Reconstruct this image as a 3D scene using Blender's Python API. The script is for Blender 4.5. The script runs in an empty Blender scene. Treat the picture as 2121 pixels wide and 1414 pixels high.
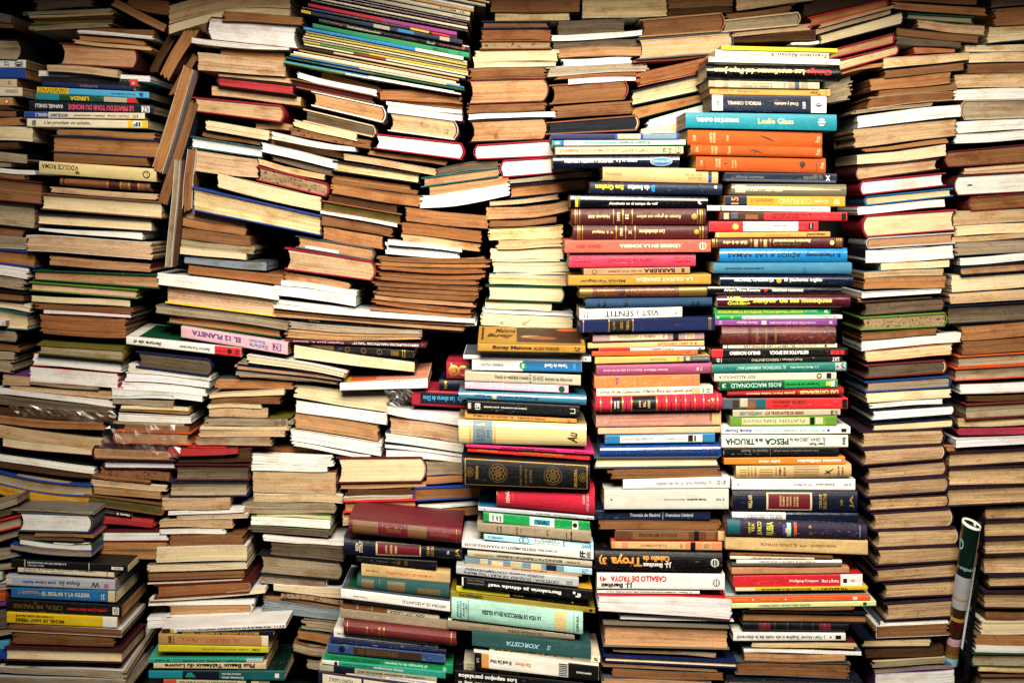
# A wall of stacked second-hand books: every book is an object with its own cover, page block and printing.
import bpy, bmesh, math, random
from mathutils import Vector
random.seed(11)
scene = bpy.context.scene
COL = scene.collection

# ------------------------------------------------------------------ camera
cam_d = bpy.data.cameras.new("camera")
cam = bpy.data.objects.new("camera", cam_d)
COL.objects.link(cam)
cam.location = (0.0, -2.4, 0.848)
cam.rotation_euler = (math.radians(90), 0, 0)
cam_d.sensor_width = 36.0
cam_d.lens = 36.0 * 2.4 / 1.6968
cam_d.shift_y = -287.0 / 2121.0
cam_d.clip_end = 50
scene.camera = cam
# ------------------------------------------------------------------ world and lamps
world = bpy.data.worlds.new("World")
scene.world = world
world.use_nodes = True
bgn = world.node_tree.nodes["Background"]
bgn.inputs[0].default_value = (0.42, 0.66, 1.0, 1)
bgn.inputs[1].default_value = 0.03
def area(name, loc, target, sx, sy, power, col):
    d = bpy.data.lights.new(name, 'AREA'); d.shape = 'RECTANGLE'; d.size = sx; d.size_y = sy
    d.energy = power; d.color = col
    o = bpy.data.objects.new(name, d); COL.objects.link(o)
    o.location = loc
    o.rotation_euler = (Vector(target) - Vector(loc)).to_track_quat('-Z', 'Y').to_euler()
    return o
key = area("key_lamp", (0.14, -1.62, 1.85), (0.14, 0.0, 0.66), 1.3, 0.8, 19.0, (1.0, 0.90, 0.745))
key.data.spread = math.radians(63)
scene.cycles.diffuse_bounces = 1
scene.view_settings.view_transform = 'Standard'
scene.view_settings.look = 'None'
scene.view_settings.exposure = 0.0
scene.view_settings.gamma = 1.0

# ------------------------------------------------------------------ colours
def lin(h):
    c = [int(h[i:i+2], 16) / 255 for i in (0, 2, 4)]
    return tuple((x / 12.92 if x <= 0.04045 else ((x + 0.055) / 1.055) ** 2.4) for x in c) + (1.0,)
HEX = dict(w='f3f1ec', wv='f3f0f4', i='e8d4aa', ic='e6ca98', c='d2b088', t='c4956a', o='b27c4e', b='8a5f3c', d='54381f', g='a8977d', gd='6e5f4c',
 pi='d8b394', r2='a0683f', redp='b8383c', sp1='8d6140', sp2='a98e6e', ol='5b5226', en='c6a47a', en2='d6b284', inkp='20242c', slatep='8d9aa6', pinkp='c23a5a',
 white='eeebe4', ivory='e8dcc0', cream='d9c49a', tan='b98d58', brown='7a5230', dbrown='3a2616', grey='77736c', silver='b9bcc0', black='121214', inkblack='08090c',
 inknavy='081228', inkblue='0d1a34', navy='15204c', blue='1c449c', blued='17408c', blueink='0e1a48', steel='1f6aa4', steelb='3f7d9c', steelw='2c4f80', steeldk='23405f', slate='47535f', slateb='6d8a9c',
 sky='4aa8d8', azure='1a7fc0', azured='2a88b4', turq='1b889e', teal='2a9a86', tealc='145a60', tealdk='27504e', tealgrey='1f6f66', iceblue='a8d4e4', mint='a9dccb', mintg='d3e0a4',
 green='12924a', greenb='128a54', dgreen='0d4a2e', moss='5d8a2a', lime='6ba028', olive='66601e', oliveg='8f7a22', olivegrey='77715a', acid='cfc31c', chart='d8dc4a', yellow='efc81c', yellowb='cdb02c', gold='d6a02c', ochre='dd9c2e', mustard='a8822e', straw='d8c48a', wheat='cfae78', wheatg='d0aa62', wheatp='d8ac8c',
 apricot='dc9a4a', orange='bd541e', orangeb='e4822a', orangew='d8743e', redorange='df5a2a', rust='c4562a', red='d0282c', redb='cc2430', redd='9a1e22', crimson='9e1f30', crimsonb='bc1f38', crimsonp='d43a58', crimsonr='c02440', salmon='d98a70', salmonr='cf5a48', salmonb='bd8560',
 maroon='561820', maroonb='6e2424', oxblood='681626', wine='4a1620', umber='4a1618', bloodleather='5c2220', bloodbrown='5a2a22', rosewood='c08878', sienna='86522c', purple='6c3a78', purpledk='241936', plum='2c1a2c', violet='5a3a88', violetb='7c4288', mauve='a8688c', mauved='94446a', magenta='c82a6e', magentad='a8388c', pink='d8506c', pinkl='dfb0c0', stone='b8b096', stoneb='9a8a72', stonew='c9cbbd', tealnight='08221c', oldgold='a87c2a', foil='c9a24c', bronze='8c6a34')
C = {k: lin(v) for k, v in HEX.items()}

# ------------------------------------------------------------------ materials (colour comes from each object's own colour)
def newmat(name):
    m = bpy.data.materials.new(name); m.use_nodes = True
    nt = m.node_tree; nt.nodes.clear()
    out = nt.nodes.new('ShaderNodeOutputMaterial'); bs = nt.nodes.new('ShaderNodeBsdfPrincipled')
    nt.links.new(bs.outputs[0], out.inputs[0])
    return m, nt, bs
class G:
    def __init__(s, nt): s.nt = nt
    def n(s, t, **kw):
        x = s.nt.nodes.new(t)
        for k, v in kw.items(): setattr(x, k, v)
        return x
    def l(s, a, b): s.nt.links.new(a, b)
    def math(s, op, a, b=None, c=None, clamp=False):
        x = s.n('ShaderNodeMath', operation=op); x.use_clamp = clamp
        for i, v in enumerate((a, b, c)):
            if v is None: continue
            if isinstance(v, (int, float)): x.inputs[i].default_value = v
            else: s.l(v, x.inputs[i])
        return x.outputs[0]
    def comb(s, a, b, c):
        x = s.n('ShaderNodeCombineXYZ')
        for i, v in enumerate((a, b, c)):
            if isinstance(v, (int, float)): x.inputs[i].default_value = v
            else: s.l(v, x.inputs[i])
        return x.outputs[0]
    def noise(s, vec, scale=1.0, detail=2.0, rough=0.5):
        x = s.n('ShaderNodeTexNoise'); s.l(vec, x.inputs['Vector'])
        x.inputs['Scale'].default_value = scale; x.inputs['Detail'].default_value = detail; x.inputs['Roughness'].default_value = rough
        return x.outputs[0]
    def ramp(s, v, a, b, lo=0.0, hi=1.0):
        x = s.n('ShaderNodeMapRange'); s.l(v, x.inputs[0])
        for i, q in enumerate((a, b, lo, hi)): x.inputs[i + 1].default_value = q
        return x.outputs[0]
    def mix(s, f, a, b, mode='MIX'):
        x = s.n('ShaderNodeMix', data_type='RGBA', blend_type=mode)
        if isinstance(f, (int, float)): x.inputs[0].default_value = f
        else: s.l(f, x.inputs[0])
        for i, v in ((6, a), (7, b)):
            if isinstance(v, tuple): x.inputs[i].default_value = v
            else: s.l(v, x.inputs[i])
        return x.outputs[2]
    def vscale(s, col, f):
        x = s.n('ShaderNodeVectorMath', operation='SCALE'); s.l(col, x.inputs[0])
        if isinstance(f, (int, float)): x.inputs[3].default_value = f
        else: s.l(f, x.inputs[3])
        return x.outputs[0]
def base(g):
    at = g.n('ShaderNodeAttribute', attribute_name='col'); uv = g.n('ShaderNodeUVMap'); sp = g.n('ShaderNodeSeparateXYZ')
    g.l(uv.outputs[0], sp.inputs[0])
    r = g.math('MULTIPLY', at.outputs['Alpha'], 173.0)
    return at.outputs['Color'], at.outputs['Alpha'], sp.outputs[0], sp.outputs[1], r
def page_mat(name, contrast, spots, stain):
    m, nt, bs = newmat(name); g = G(nt)
    col, rnd, u, v, r = base(g)
    warp = g.noise(g.comb(g.math('MULTIPLY', u, 9), g.math('MULTIPLY', v, 9), r), 1, 2)
    vw = g.math('ADD', v, g.math('MULTIPLY', warp, 0.0022))
    n1 = g.noise(g.comb(g.math('MULTIPLY', u, 7), g.math('MULTIPLY', vw, 420), r), 1, 4, 0.75)
    n2 = g.noise(g.comb(g.math('MULTIPLY', u, 22), g.math('MULTIPLY', vw, 1500), r), 1, 2, 0.6)
    n4 = g.noise(g.comb(g.math('MULTIPLY', u, 11), g.math('MULTIPLY', vw, 330), g.math('ADD', r, 31)), 1, 2, 0.6)
    n3 = g.noise(g.comb(g.math('MULTIPLY', u, 22), g.math('MULTIPLY', v, 45), r), 1, 5, 0.65)
    grain = g.noise(g.comb(g.math('MULTIPLY', u, 420), g.math('MULTIPLY', v, 700), r), 1, 2, 0.7)
    f = g.math('ADD', g.ramp(n1, 0.33, 0.67, 1 - contrast, 1 + contrast * 0.45), g.ramp(n2, 0.3, 0.7, -contrast * .55, contrast * .4))
    n5 = g.noise(g.comb(g.math('MULTIPLY', u, 4), g.math('MULTIPLY', vw, 150), g.math('ADD', r, 77)), 1, 3, 0.6)
    f = g.math('ADD', f, g.ramp(n5, 0.3, 0.7, -contrast * .7, contrast * .45))
    f = g.math('ADD', f, g.ramp(grain, 0.3, 0.7, -0.13, 0.12))
    gap = g.math('MULTIPLY', g.ramp(n4, 0.63, 0.72, 0.0, 1.0), g.ramp(rnd, 0.0, 1.0, 0.15, 0.75))
    f = g.math('MULTIPLY', f, g.math('SUBTRACT', 1.0, g.math('MULTIPLY', gap, 0.55)))
    c1 = g.vscale(col, f)
    brown = g.mix(1.0, c1, (0.62, 0.40, 0.22, 1), 'MULTIPLY')
    c2 = g.mix(g.math('MULTIPLY', g.ramp(n3, 0.5, 0.75), stain), c1, brown)
    sv = g.noise(g.comb(g.math('MULTIPLY', u, 230), g.math('MULTIPLY', v, 260), r), 1, 1, 0.5)
    c3 = g.mix(g.math('MULTIPLY', g.ramp(sv, 0.68 - spots * .1, 0.74 - spots * .1), min(1, spots)), c2, g.mix(1.0, c2, (0.3, 0.17, 0.10, 1), 'MULTIPLY'))
    g.l(c3, bs.inputs['Base Color']); bs.inputs['Roughness'].default_value = 0.85
    bs.inputs['Specular IOR Level'].default_value = 0.15
    bmp = g.n('ShaderNodeBump'); bmp.inputs['Strength'].default_value = 0.55; bmp.inputs['Distance'].default_value = 0.0007
    h = g.math('SUBTRACT', g.math('ADD', n1, g.math('MULTIPLY', n2, 0.6)), gap)
    g.l(h, bmp.inputs['Height']); g.l(bmp.outputs[0], bs.inputs['Normal'])
    return m
MP = page_mat("page_edges", 0.30, 0.35, 1.0)
MPS = page_mat("foxed_page_edges", 0.22, 0.95, 0.8)
MPM = page_mat("mottled_page_edges", 0.42, 0.45, 0.9)
MPW = page_mat("clean_page_edges", 0.15, 0.1, 0.6)
def cover_mat(name, rough, spec, wear, mottle, weave=0.0, coat=0.0):
    m, nt, bs = newmat(name); g = G(nt)
    col, rnd, u, v, r = base(g)
    big = g.noise(g.comb(g.math('MULTIPLY', u, 18), g.math('MULTIPLY', v, 40), r), 1, 4, 0.6)
    fine = g.noise(g.comb(g.math('MULTIPLY', u, 160), g.math('MULTIPLY', v, 260), r), 1, 4, 0.7)
    streak = g.noise(g.comb(g.math('MULTIPLY', u, 10), g.math('MULTIPLY', v, 420), r), 1, 3, 0.7)
    f = g.math('ADD', g.ramp(big, 0.3, 0.7, 1 - mottle, 1 + mottle * .7), g.ramp(fine, 0.3, 0.7, -mottle * .5, mottle * .5))
    c1 = g.vscale(col, f)
    scuff = g.math('MULTIPLY', g.ramp(g.math('ADD', g.math('MULTIPLY', fine, 0.6), g.math('MULTIPLY', streak, 0.5)), 0.64, 0.74), wear, clamp=True)
    pale = g.mix(0.45, c1, (0.62, 0.54, 0.42, 1))
    c2 = g.mix(scuff, c1, pale)
    g.l(c2, bs.inputs['Base Color'])
    g.l(g.ramp(fine, 0.3, 0.7, max(0.08, rough - .08), rough + .12), bs.inputs['Roughness'])
    bs.inputs['Specular IOR Level'].default_value = spec
    bs.inputs['Coat Weight'].default_value = coat; bs.inputs['Coat Roughness'].default_value = 0.12
    bmp = g.n('ShaderNodeBump'); bmp.inputs['Strength'].default_value = 0.35; bmp.inputs['Distance'].default_value = 0.0006
    h = g.math('ADD', g.math('MULTIPLY', fine, 0.5), g.math('MULTIPLY', big, 1.2))
    if weave:
        w1 = g.math('MULTIPLY', g.math('SINE', g.math('MULTIPLY', u, 5200)), g.math('SINE', g.math('MULTIPLY', v, 5200)))
        h = g.math('ADD', h, g.math('MULTIPLY', w1, weave))
    g.l(h, bmp.inputs['Height']); g.l(bmp.outputs[0], bs.inputs['Normal'])
    return m
MC = {'paper': cover_mat("card_cover", 0.46, 0.25, 0.8, 0.16), 'gloss': cover_mat("laminated_cover", 0.2, 0.5, 0.2, 0.10, coat=0.6),
      'cloth': cover_mat("cloth_cover", 0.75, 0.2, 0.35, 0.14, 0.25), 'leather': cover_mat("leather_cover", 0.45, 0.3, 0.14, 0.28),
      'worn': cover_mat("scuffed_cover", 0.6, 0.3, 1.6, 0.26), 'marble': cover_mat("marbled_cover", 0.4, 0.5, 1.3, 0.65)}
def ink_mat(name, metal, rough):
    m, nt, bs = newmat(name); g = G(nt)
    col, rnd, u, v, r = base(g)
    tc = g.n('ShaderNodeTexCoord')
    nz = g.noise(tc.outputs['Object'], 320, 3, 0.7)
    g.l(g.vscale(col, g.ramp(nz, 0.3, 0.7, 0.82, 1.12)), bs.inputs['Base Color'])
    bs.inputs['Metallic'].default_value = metal; bs.inputs['Roughness'].default_value = rough
    bs.inputs['Specular IOR Level'].default_value = 0.3
    return m
MINK = ink_mat("printing_ink", 0.0, 0.5)
MFOIL = ink_mat("gilt_foil", 0.55, 0.38)
def hatch_mat():
    m, nt, bs = newmat("printed_hatching"); g = G(nt)
    col, rnd, u, v, r = base(g)
    s = g.math('MULTIPLY', g.math('SINE', g.math('MULTIPLY', g.math('ADD', u, v), 1900)), g.math('SINE', g.math('MULTIPLY', g.math('SUBTRACT', u, v), 1900)))
    g.l(col, bs.inputs['Base Color']); bs.inputs['Roughness'].default_value = 0.5
    tr = g.n('ShaderNodeBsdfTransparent'); mx = g.n('ShaderNodeMixShader')
    g.l(g.ramp(s, -0.12, 0.12), mx.inputs[0]); g.l(tr.outputs[0], mx.inputs[1]); g.l(bs.outputs[0], mx.inputs[2])
    out = [n for n in nt.nodes if n.type == 'OUTPUT_MATERIAL'][0]
    g.l(mx.outputs[0], out.inputs[0])
    return m
MHATCH = hatch_mat()

# ------------------------------------------------------------------ mesh helpers
MASS = {}
def link(name, verts, faces, uvs, mat, color, parent, smooth=False):
    if parent == 'mass':
        V, F, U, K = MASS.setdefault(mat.name, ([], [], [], []))
        n0 = len(V); a = random.random()
        V.extend(verts); F.extend(tuple(i + n0 for i in f) for f in faces); U.extend(uvs); K.extend([(color[0], color[1], color[2], a)] * len(verts))
        return None
    o0 = parent.location if parent else Vector((0, 0, 0))
    me = bpy.data.meshes.new(name)
    me.from_pydata([(v[0] - o0[0], v[1] - o0[1], v[2] - o0[2]) for v in verts], [], faces)
    if uvs:
        lay = me.uv_layers.new(name="UVMap")
        flat = [c for f in uvs for p in f for c in p]
        lay.data.foreach_set("uv", flat)
    at = me.attributes.new("col", 'FLOAT_COLOR', 'POINT')
    at.data.foreach_set("color", [color[0], color[1], color[2], random.random()] * len(verts))
    me.materials.append(mat)
    if smooth: me.polygons.foreach_set("use_smooth", [True] * len(me.polygons))
    ob = bpy.data.objects.new(name, me); COL.objects.link(ob)
    if parent: ob.parent = parent
    return ob
def build_mass(name, label):
    """the thinnest paperbacks, past the count that stay single objects, joined into one"""
    V = []; F = []; U = []; K = []; MI = []
    me = bpy.data.meshes.new(name)
    for i, (mn, (v, f, u, k)) in enumerate(MASS.items()):
        n0 = len(V); V += v; F += [tuple(j + n0 for j in q) for q in f]; U += u; K += k; MI += [i] * len(f)
        me.materials.append(bpy.data.materials[mn])
    me.from_pydata(V, [], F)
    me.uv_layers.new(name="UVMap").data.foreach_set("uv", [c for f in U for p in f for c in p])
    me.attributes.new("col", 'FLOAT_COLOR', 'POINT').data.foreach_set("color", [c for k in K for c in k])
    me.polygons.foreach_set("material_index", MI)
    ob = bpy.data.objects.new(name, me); COL.objects.link(ob)
    ob['kind'] = 'stuff'; ob['label'] = label; ob['category'] = 'books'
    return ob
class Shape:
    """bilinear slab: u along the face, v up its thickness, w metres into the stack"""
    def __init__(s, q, y, sag, pt, yaw, wave):
        s.tl, s.tr, s.br, s.bl = [Vector((q[i] / 1000, q[i + 1] / 1000)) for i in (0, 2, 4, 6)]
        s.y = y / 1000; s.sag = sag / 1000; s.pt = math.tan(math.radians(pt)); s.yaw = yaw; s.wave = wave
        s.L = ((s.tr - s.tl).length + (s.br - s.bl).length) / 2
        s.T = ((s.tl - s.bl).length + (s.tr - s.br).length) / 2
        s.ph = random.uniform(0, 6.28)
        d = (s.tr + s.br - s.tl - s.bl); d.normalize(); s.nrm = Vector((-d[1], d[0]))
    def __call__(s, u, v, w):
        a = s.bl.lerp(s.br, u); b = s.tl.lerp(s.tr, u); p = a.lerp(b, v)
        k = -s.sag * 4 * u * (1 - u) + s.wave * math.sin(u * 6.0 + s.ph)
        p = p + s.nrm * k
        return (p[0], s.y + w + s.yaw * (u - .5) * s.L, p[1] + w * s.pt)
def slab(sh, u0, u1, v0, v1, w0, w1, nu):
    """closed box in shape space"""
    V = []; F = []; U = []
    for i in range(nu + 1):
        u = u0 + (u1 - u0) * i / nu
        V += [sh(u, v0, w0), sh(u, v1, w0), sh(u, v1, w1), sh(u, v0, w1)]
    L, T, W = sh.L, sh.T, w1 - w0
    for i in range(nu):
        a = i * 4; b = a + 4; x0 = (u0 + (u1 - u0) * i / nu) * L; x1 = (u0 + (u1 - u0) * (i + 1) / nu) * L
        F += [(a, b, b + 1, a + 1), (a + 1, b + 1, b + 2, a + 2), (a + 2, b + 2, b + 3, a + 3), (a + 3, b + 3, b, a)]
        U += [[(x0, v0 * T), (x1, v0 * T), (x1, v1 * T), (x0, v1 * T)], [(x0, 0), (x1, 0), (x1, W), (x0, W)],
              [(x0, v1 * T), (x1, v1 * T), (x1, v0 * T), (x0, v0 * T)], [(x0, W), (x1, W), (x1, 0), (x0, 0)]]
    e = nu * 4
    F += [(0, 1, 2, 3), (e, e + 3, e + 2, e + 1)]
    U += [[(0, 0), (0, T), (W, T), (W, 0)], [(0, 0), (W, 0), (W, T), (0, T)]]
    return V, F, U
def strip(outer, inner, n, fn, ulen):
    """sheet with thickness: outer and inner 2D paths extruded n steps; fn(p, t) gives the point"""
    V = []; F = []; U = []; m = len(outer)
    d = [0.0]
    for i in range(1, m): d.append(d[-1] + math.hypot(outer[i][2] - outer[i - 1][2], outer[i][3] - outer[i - 1][3]))
    for j in range(n + 1):
        t = j / n
        V += [fn(p, t) for p in outer] + [fn(p, t) for p in inner]
    for j in range(n):
        a = j * 2 * m; b = a + 2 * m; x0 = j / n * ulen; x1 = (j + 1) / n * ulen
        for i in range(m - 1):
            F.append((a + i, a + i + 1, b + i + 1, b + i)); U.append([(x0, -d[i]), (x0, -d[i + 1]), (x1, -d[i + 1]), (x1, -d[i])])
            F.append((b + m + i, b + m + i + 1, a + m + i + 1, a + m + i)); U.append([(x1, -d[i]), (x1, -d[i + 1]), (x0, -d[i + 1]), (x0, -d[i])])
        for i in (0, m - 1):
            q = (a + i, b + i, b + m + i, a + m + i)
            F.append(q if i == 0 else q[::-1]); U.append([(x0, 0), (x1, 0), (x1, .001), (x0, .001)])
    for j in (0, n):
        a = j * 2 * m
        for i in range(m - 1):
            q = (a + i, a + m + i, a + m + i + 1, a + i + 1)
            F.append(q if j == 0 else q[::-1]); U.append([(0, -d[i]), (.001, -d[i]), (.001, -d[i + 1]), (0, -d[i + 1])])
    return V, F, U
def pages(sh, u0, u1, v0, v1, w0, D, rough, conc=0.0, endL=0.0, endR=0.0, nu=10):
    """page block made of many ledges of sheets; endL / endR: + hollow, - rounded end (metres)"""
    T = sh.T * (v1 - v0)
    n = max(3, min(16, int(T / 0.0022)))
    cuts = sorted([0, 1] + [min(.97, max(.03, (k + random.uniform(-.35, .35)) / n)) for k in range(1, n)])
    V = []; F = []; U = []; rows = []
    walk = 0.0
    for k in range(n):
        walk = walk * 0.6 + random.uniform(-1, 1) * 0.00022 * rough
        if random.random() < 0.10: walk += random.uniform(-1, 1) * 0.0008 * rough
        tl = random.uniform(-1, 1) * 0.0003 * rough
        eL = random.uniform(-1, 1) * 0.0011 * rough * rough; eR = random.uniform(-1, 1) * 0.0011 * rough * rough
        for q in (cuts[k], cuts[k + 1]):
            rows.append((q, walk, tl, eL, eR))
    L = sh.L
    for q, wk, tl, eL, eR in rows:
        v = v0 + (v1 - v0) * q; bow = 1 - (2 * q - 1) ** 2
        ua = u0 + (endL * bow + eL) / L; ub = u1 - (endR * bow + eR) / L
        for i in range(nu + 1):
            s = i / nu
            V.append(sh(ua + (ub - ua) * s, v, w0 + conc * bow + max(-0.0015, wk + tl * (s - .5))))
        V.append(sh(ub, v, D)); V.append(sh(ua, v, D))
    st = nu + 3; m = len(rows)
    for k in range(m - 1):
        a = k * st; b = a + st; ya = rows[k][0] * T; yb = rows[k + 1][0] * T
        for i in range(nu):
            x0 = i / nu * L; x1 = (i + 1) / nu * L
            F.append((a + i, a + i + 1, b + i + 1, b + i)); U.append([(x0, ya), (x1, ya), (x1, yb), (x0, yb)])
        F.append((a + nu, a + nu + 1, b + nu + 1, b + nu)); U.append([(L, ya), (L + D, ya), (L + D, yb), (L, yb)])
        F.append((a + nu + 1, a + nu + 2, b + nu + 2, b + nu + 1)); U.append([(0, ya), (L, ya), (L, yb), (0, yb)])
        F.append((a + nu + 2, a, b, b + nu + 2)); U.append([(-D, ya), (0, ya), (0, yb), (-D, yb)])
    top = [(m - 1) * st + i for i in range(st)]; bot = list(range(st))[::-1]
    F += [tuple(top), tuple(bot)]; U += [[(0, 0)] * st, [(0, 0)] * st]
    return V, F, U
VS = [0, .03, .1, .22, .36, .5, .64, .78, .9, .97, 1]
def spine_w(v, b, p):
    k = abs(2 * v - 1) ** p
    return -b * (1 - k)
def spine_wl(v, b, p):
    for a, c in zip(VS, VS[1:]):
        if v <= c:
            t = (v - a) / (c - a); return spine_w(a, b, p) * (1 - t) + spine_w(c, b, p) * t
    return spine_w(1, b, p)
FONT = {}
def prepare_text(keys):
    obs = []
    for txt, bold, ital in keys:
        cu = bpy.data.curves.new("t", 'FONT'); cu.body = txt; cu.resolution_u = 2
        cu.offset = 0.042 if bold else 0.020
        if ital: cu.shear = 0.32
        ob = bpy.data.objects.new("t", cu); COL.objects.link(ob); obs.append((ob, cu, (txt, bold, ital)))
    dg = bpy.context.evaluated_depsgraph_get()
    for ob, cu, key in obs:
        me = bpy.data.meshes.new_from_object(ob.evaluated_get(dg))
        bm = bmesh.new(); bm.from_mesh(me); bpy.data.meshes.remove(me)
        if bm.verts:
            xs = [v.co.x for v in bm.verts]; ys = [v.co.y for v in bm.verts]
            x0, x1, y0, y1 = min(xs), max(xs), min(ys), max(ys)
            for v in bm.verts: v.co = ((v.co.x - x0) / max(1e-6, x1 - x0), (v.co.y - y0) / max(1e-6, y1 - y0), 0)
        FONT[key] = bm
    for ob, cu, key in obs:
        bpy.data.objects.remove(ob); bpy.data.curves.remove(cu)
def text_mesh(txt, bold, ital):
    return FONT[(txt, bold, ital)]
def printing(sh, root, deco, b, p, D, lift=0.0):
    """lettering, printed shapes and one painted glare streak on the front face (or on the top cover), each a hair proud of the one below"""
    for k, d in enumerate(deco):
        off = -0.00025 - 0.00006 * k - lift
        fw = lambda v: spine_wl(min(1, max(0, v)), b, p) + off
        kind = d[0]; V = []; F = []; U = []
        if kind == 'Y':
            _, u0, u1, w0, w1, col, fl, txt = d
            bm = text_mesh(txt, 'b' in fl, 'i' in fl); bm.verts.index_update()
            V = [sh(u0 + v.co.x * (u1 - u0), 1 + (0.0003 + 0.00008 * k) / sh.T, (w0 + v.co.y * (w1 - w0)) * D) for v in bm.verts]
            F = [tuple(v.index for v in f.verts) for f in bm.faces]; U = [[(0, 0)] * len(f) for f in F]
            name = "lettering"; mat = MINK
        elif kind == 'T':
            _, u0, u1, v0, v1, col, fl, txt = d
            bm = text_mesh(txt, 'b' in fl, 'i' in fl).copy()
            rot = 'r' in fl
            for v in bm.verts:
                x, y = v.co.x, v.co.y
                if rot: q = (u1 - y * (u1 - u0), v0 + x * (v1 - v0))
                elif 'f' in fl: q = (u1 - x * (u1 - u0), v1 - y * (v1 - v0))
                else: q = (u0 + x * (u1 - u0), v0 + y * (v1 - v0))
                v.co = (q[0], q[1], 0)
            if b > 0.0025:
                for s in VS[2:-2]:
                    if v0 < s < v1:
                        bmesh.ops.bisect_plane(bm, geom=bm.verts[:] + bm.edges[:] + bm.faces[:], plane_co=(0, s, 0), plane_no=(0, 1, 0))
            bm.verts.index_update()
            V = [sh(v.co.x, v.co.y, fw(v.co.y)) for v in bm.verts]
            F = [tuple(v.index for v in f.verts) for f in bm.faces]
            U = [[(v.co.x * sh.L, v.co.y * sh.T) for v in f.verts] for f in bm.faces]
            bm.free(); name = "lettering"
            mat = MFOIL if col in ('foil', 'bronze') else MINK
        else:
            col = d[-1]; mat = MHATCH if kind == 'X' else MFOIL if col in ('foil', 'bronze') else MINK
            name = "printed_band"
            if kind in 'RX':
                _, u0, u1, v0, v1, _c = d
                u0 = max(u0, 0.001); u1 = min(u1, 0.999); v0 = max(v0, 0.012); v1 = min(v1, 0.988)
                vs = [v0] + [s for s in VS if v0 < s < v1] + [v1]; nu = max(1, int((u1 - u0) * sh.L / 0.012))
                for v in vs:
                    for i in range(nu + 1):
                        u = u0 + (u1 - u0) * i / nu
                        V.append(sh(u, v, fw(v)))
                for j in range(len(vs) - 1):
                    for i in range(nu):
                        a = j * (nu + 1) + i
                        F.append((a, a + 1, a + nu + 2, a + nu + 1))
                        xx = [(u0 + (u1 - u0) * (i + q) / nu) * sh.L for q in (0, 1)]
                        U.append([(xx[0], vs[j] * sh.T), (xx[1], vs[j] * sh.T), (xx[1], vs[j + 1] * sh.T), (xx[0], vs[j + 1] * sh.T)])
            elif kind in 'OEK':
                rings = []
                if kind == 'O': _, uc, vc, r, _c = d; rings = [(uc, vc, 0, r * sh.T / sh.L, r)]
                elif kind == 'E': _, uc, vc, ru, rv, _c = d; rings = [(uc, vc, 0, ru, rv)]
                else:
                    _, uc, vc, r, _c = d; asp = sh.T / sh.L
                    for a in range(8):
                        t = a * math.pi / 4
                        rings.append((uc + r * .62 * math.cos(t) * asp, vc + r * .62 * math.sin(t), .62, r * .3 * asp, r * .3))
                    rings += [(uc, vc, .55, r * .26 * asp, r * .26), (uc, vc, .0, r * .08 * asp, r * .08)]
                    name = "gilt_rosette"
                for uc, vc, inn, ru, rv in rings:
                    s0 = len(V); n = 20
                    if inn == 0:
                        for rr in (1.0, .5):
                            V += [sh(uc + ru * rr * math.cos(i * 2 * math.pi / n), vc + rv * rr * math.sin(i * 2 * math.pi / n), fw(vc + rv * rr * math.sin(i * 2 * math.pi / n))) for i in range(n)]
                        F.append(tuple(s0 + n + i for i in range(n))); U.append([(0, 0)] * n)
                    else:
                        for rr in (1.0, inn):
                            V += [sh(uc + ru * rr * math.cos(i * 2 * math.pi / n), vc + rv * rr * math.sin(i * 2 * math.pi / n), fw(vc + rv * rr * math.sin(i * 2 * math.pi / n))) for i in range(n)]
                    for i in range(n):
                        i2 = (i + 1) % n
                        F.append((s0 + i, s0 + i2, s0 + n + i2, s0 + n + i)); U.append([(0, 0)] * 4)
                if kind != 'K': name = "printed_emblem"
            elif kind == 'L':
                _, u0, v0, u1, v1, wd, _c = d
                dx, dy = (u1 - u0) * sh.L, (v1 - v0) * sh.T; ln = math.hypot(dx, dy); px, py = -dy / ln, dx / ln
                h = wd * sh.T / 2; n = 10
                for i in range(n + 1):
                    t = i / n; tp = h * (0.35 + 0.65 * math.sin(math.pi * t))
                    for sg in (-1, 1):
                        u = u0 + (u1 - u0) * t + sg * px * tp / sh.L; v = v0 + (v1 - v0) * t + sg * py * tp / sh.T
                        V.append(sh(u, v, fw(v)))
                for i in range(n):
                    F.append((2 * i, 2 * i + 2, 2 * i + 3, 2 * i + 1)); U.append([(0, 0)] * 4)
                name = "drawing_or_glare"
            elif kind in 'UV':
                name = 'cover_picture'; o2 = (0.0003 + 0.00008 * k) / sh.T
                if kind == 'U':
                    _, u0, u1, w0, w1, _c = d
                    u0 = max(u0, 0.004); u1 = min(u1, 0.996); nu = max(1, int((u1 - u0) * sh.L / 0.02))
                    for w in (w0 * D, w1 * D):
                        V += [sh(u0 + (u1 - u0) * i / nu, 1 + o2, w) for i in range(nu + 1)]
                    for i in range(nu): F.append((i, i + 1, nu + 2 + i, nu + 1 + i)); U.append([(u0 * sh.L + i * .02, w0 * D), (u0 * sh.L + i * .02 + .02, w0 * D), (u0 * sh.L + i * .02 + .02, w1 * D), (u0 * sh.L + i * .02, w1 * D)])
                    mat = MC['paper']
                else:
                    _, uc, wc, r, _c = d; n = 20
                    V = [sh(uc + r * math.cos(i * 2 * math.pi / n), 1 + o2, wc * D + r * .45 * sh.L * math.sin(i * 2 * math.pi / n)) for i in range(n)]
                    F = [tuple(range(n))]; U = [[(0, 0)] * n]
                name = "cover_picture"
        if F: link(name, V, F, U, mat, C[col], root)
WHITE_PAGES = {'w', 'wv', 'i'}
def jit(c, a=0.06):
    k = 1 + random.uniform(-a, a); return (min(1, c[0] * k), min(1, c[1] * k * (1 + random.uniform(-.02, .02))), min(1, c[2] * k * (1 + random.uniform(-.05, .05))), 1)
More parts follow.
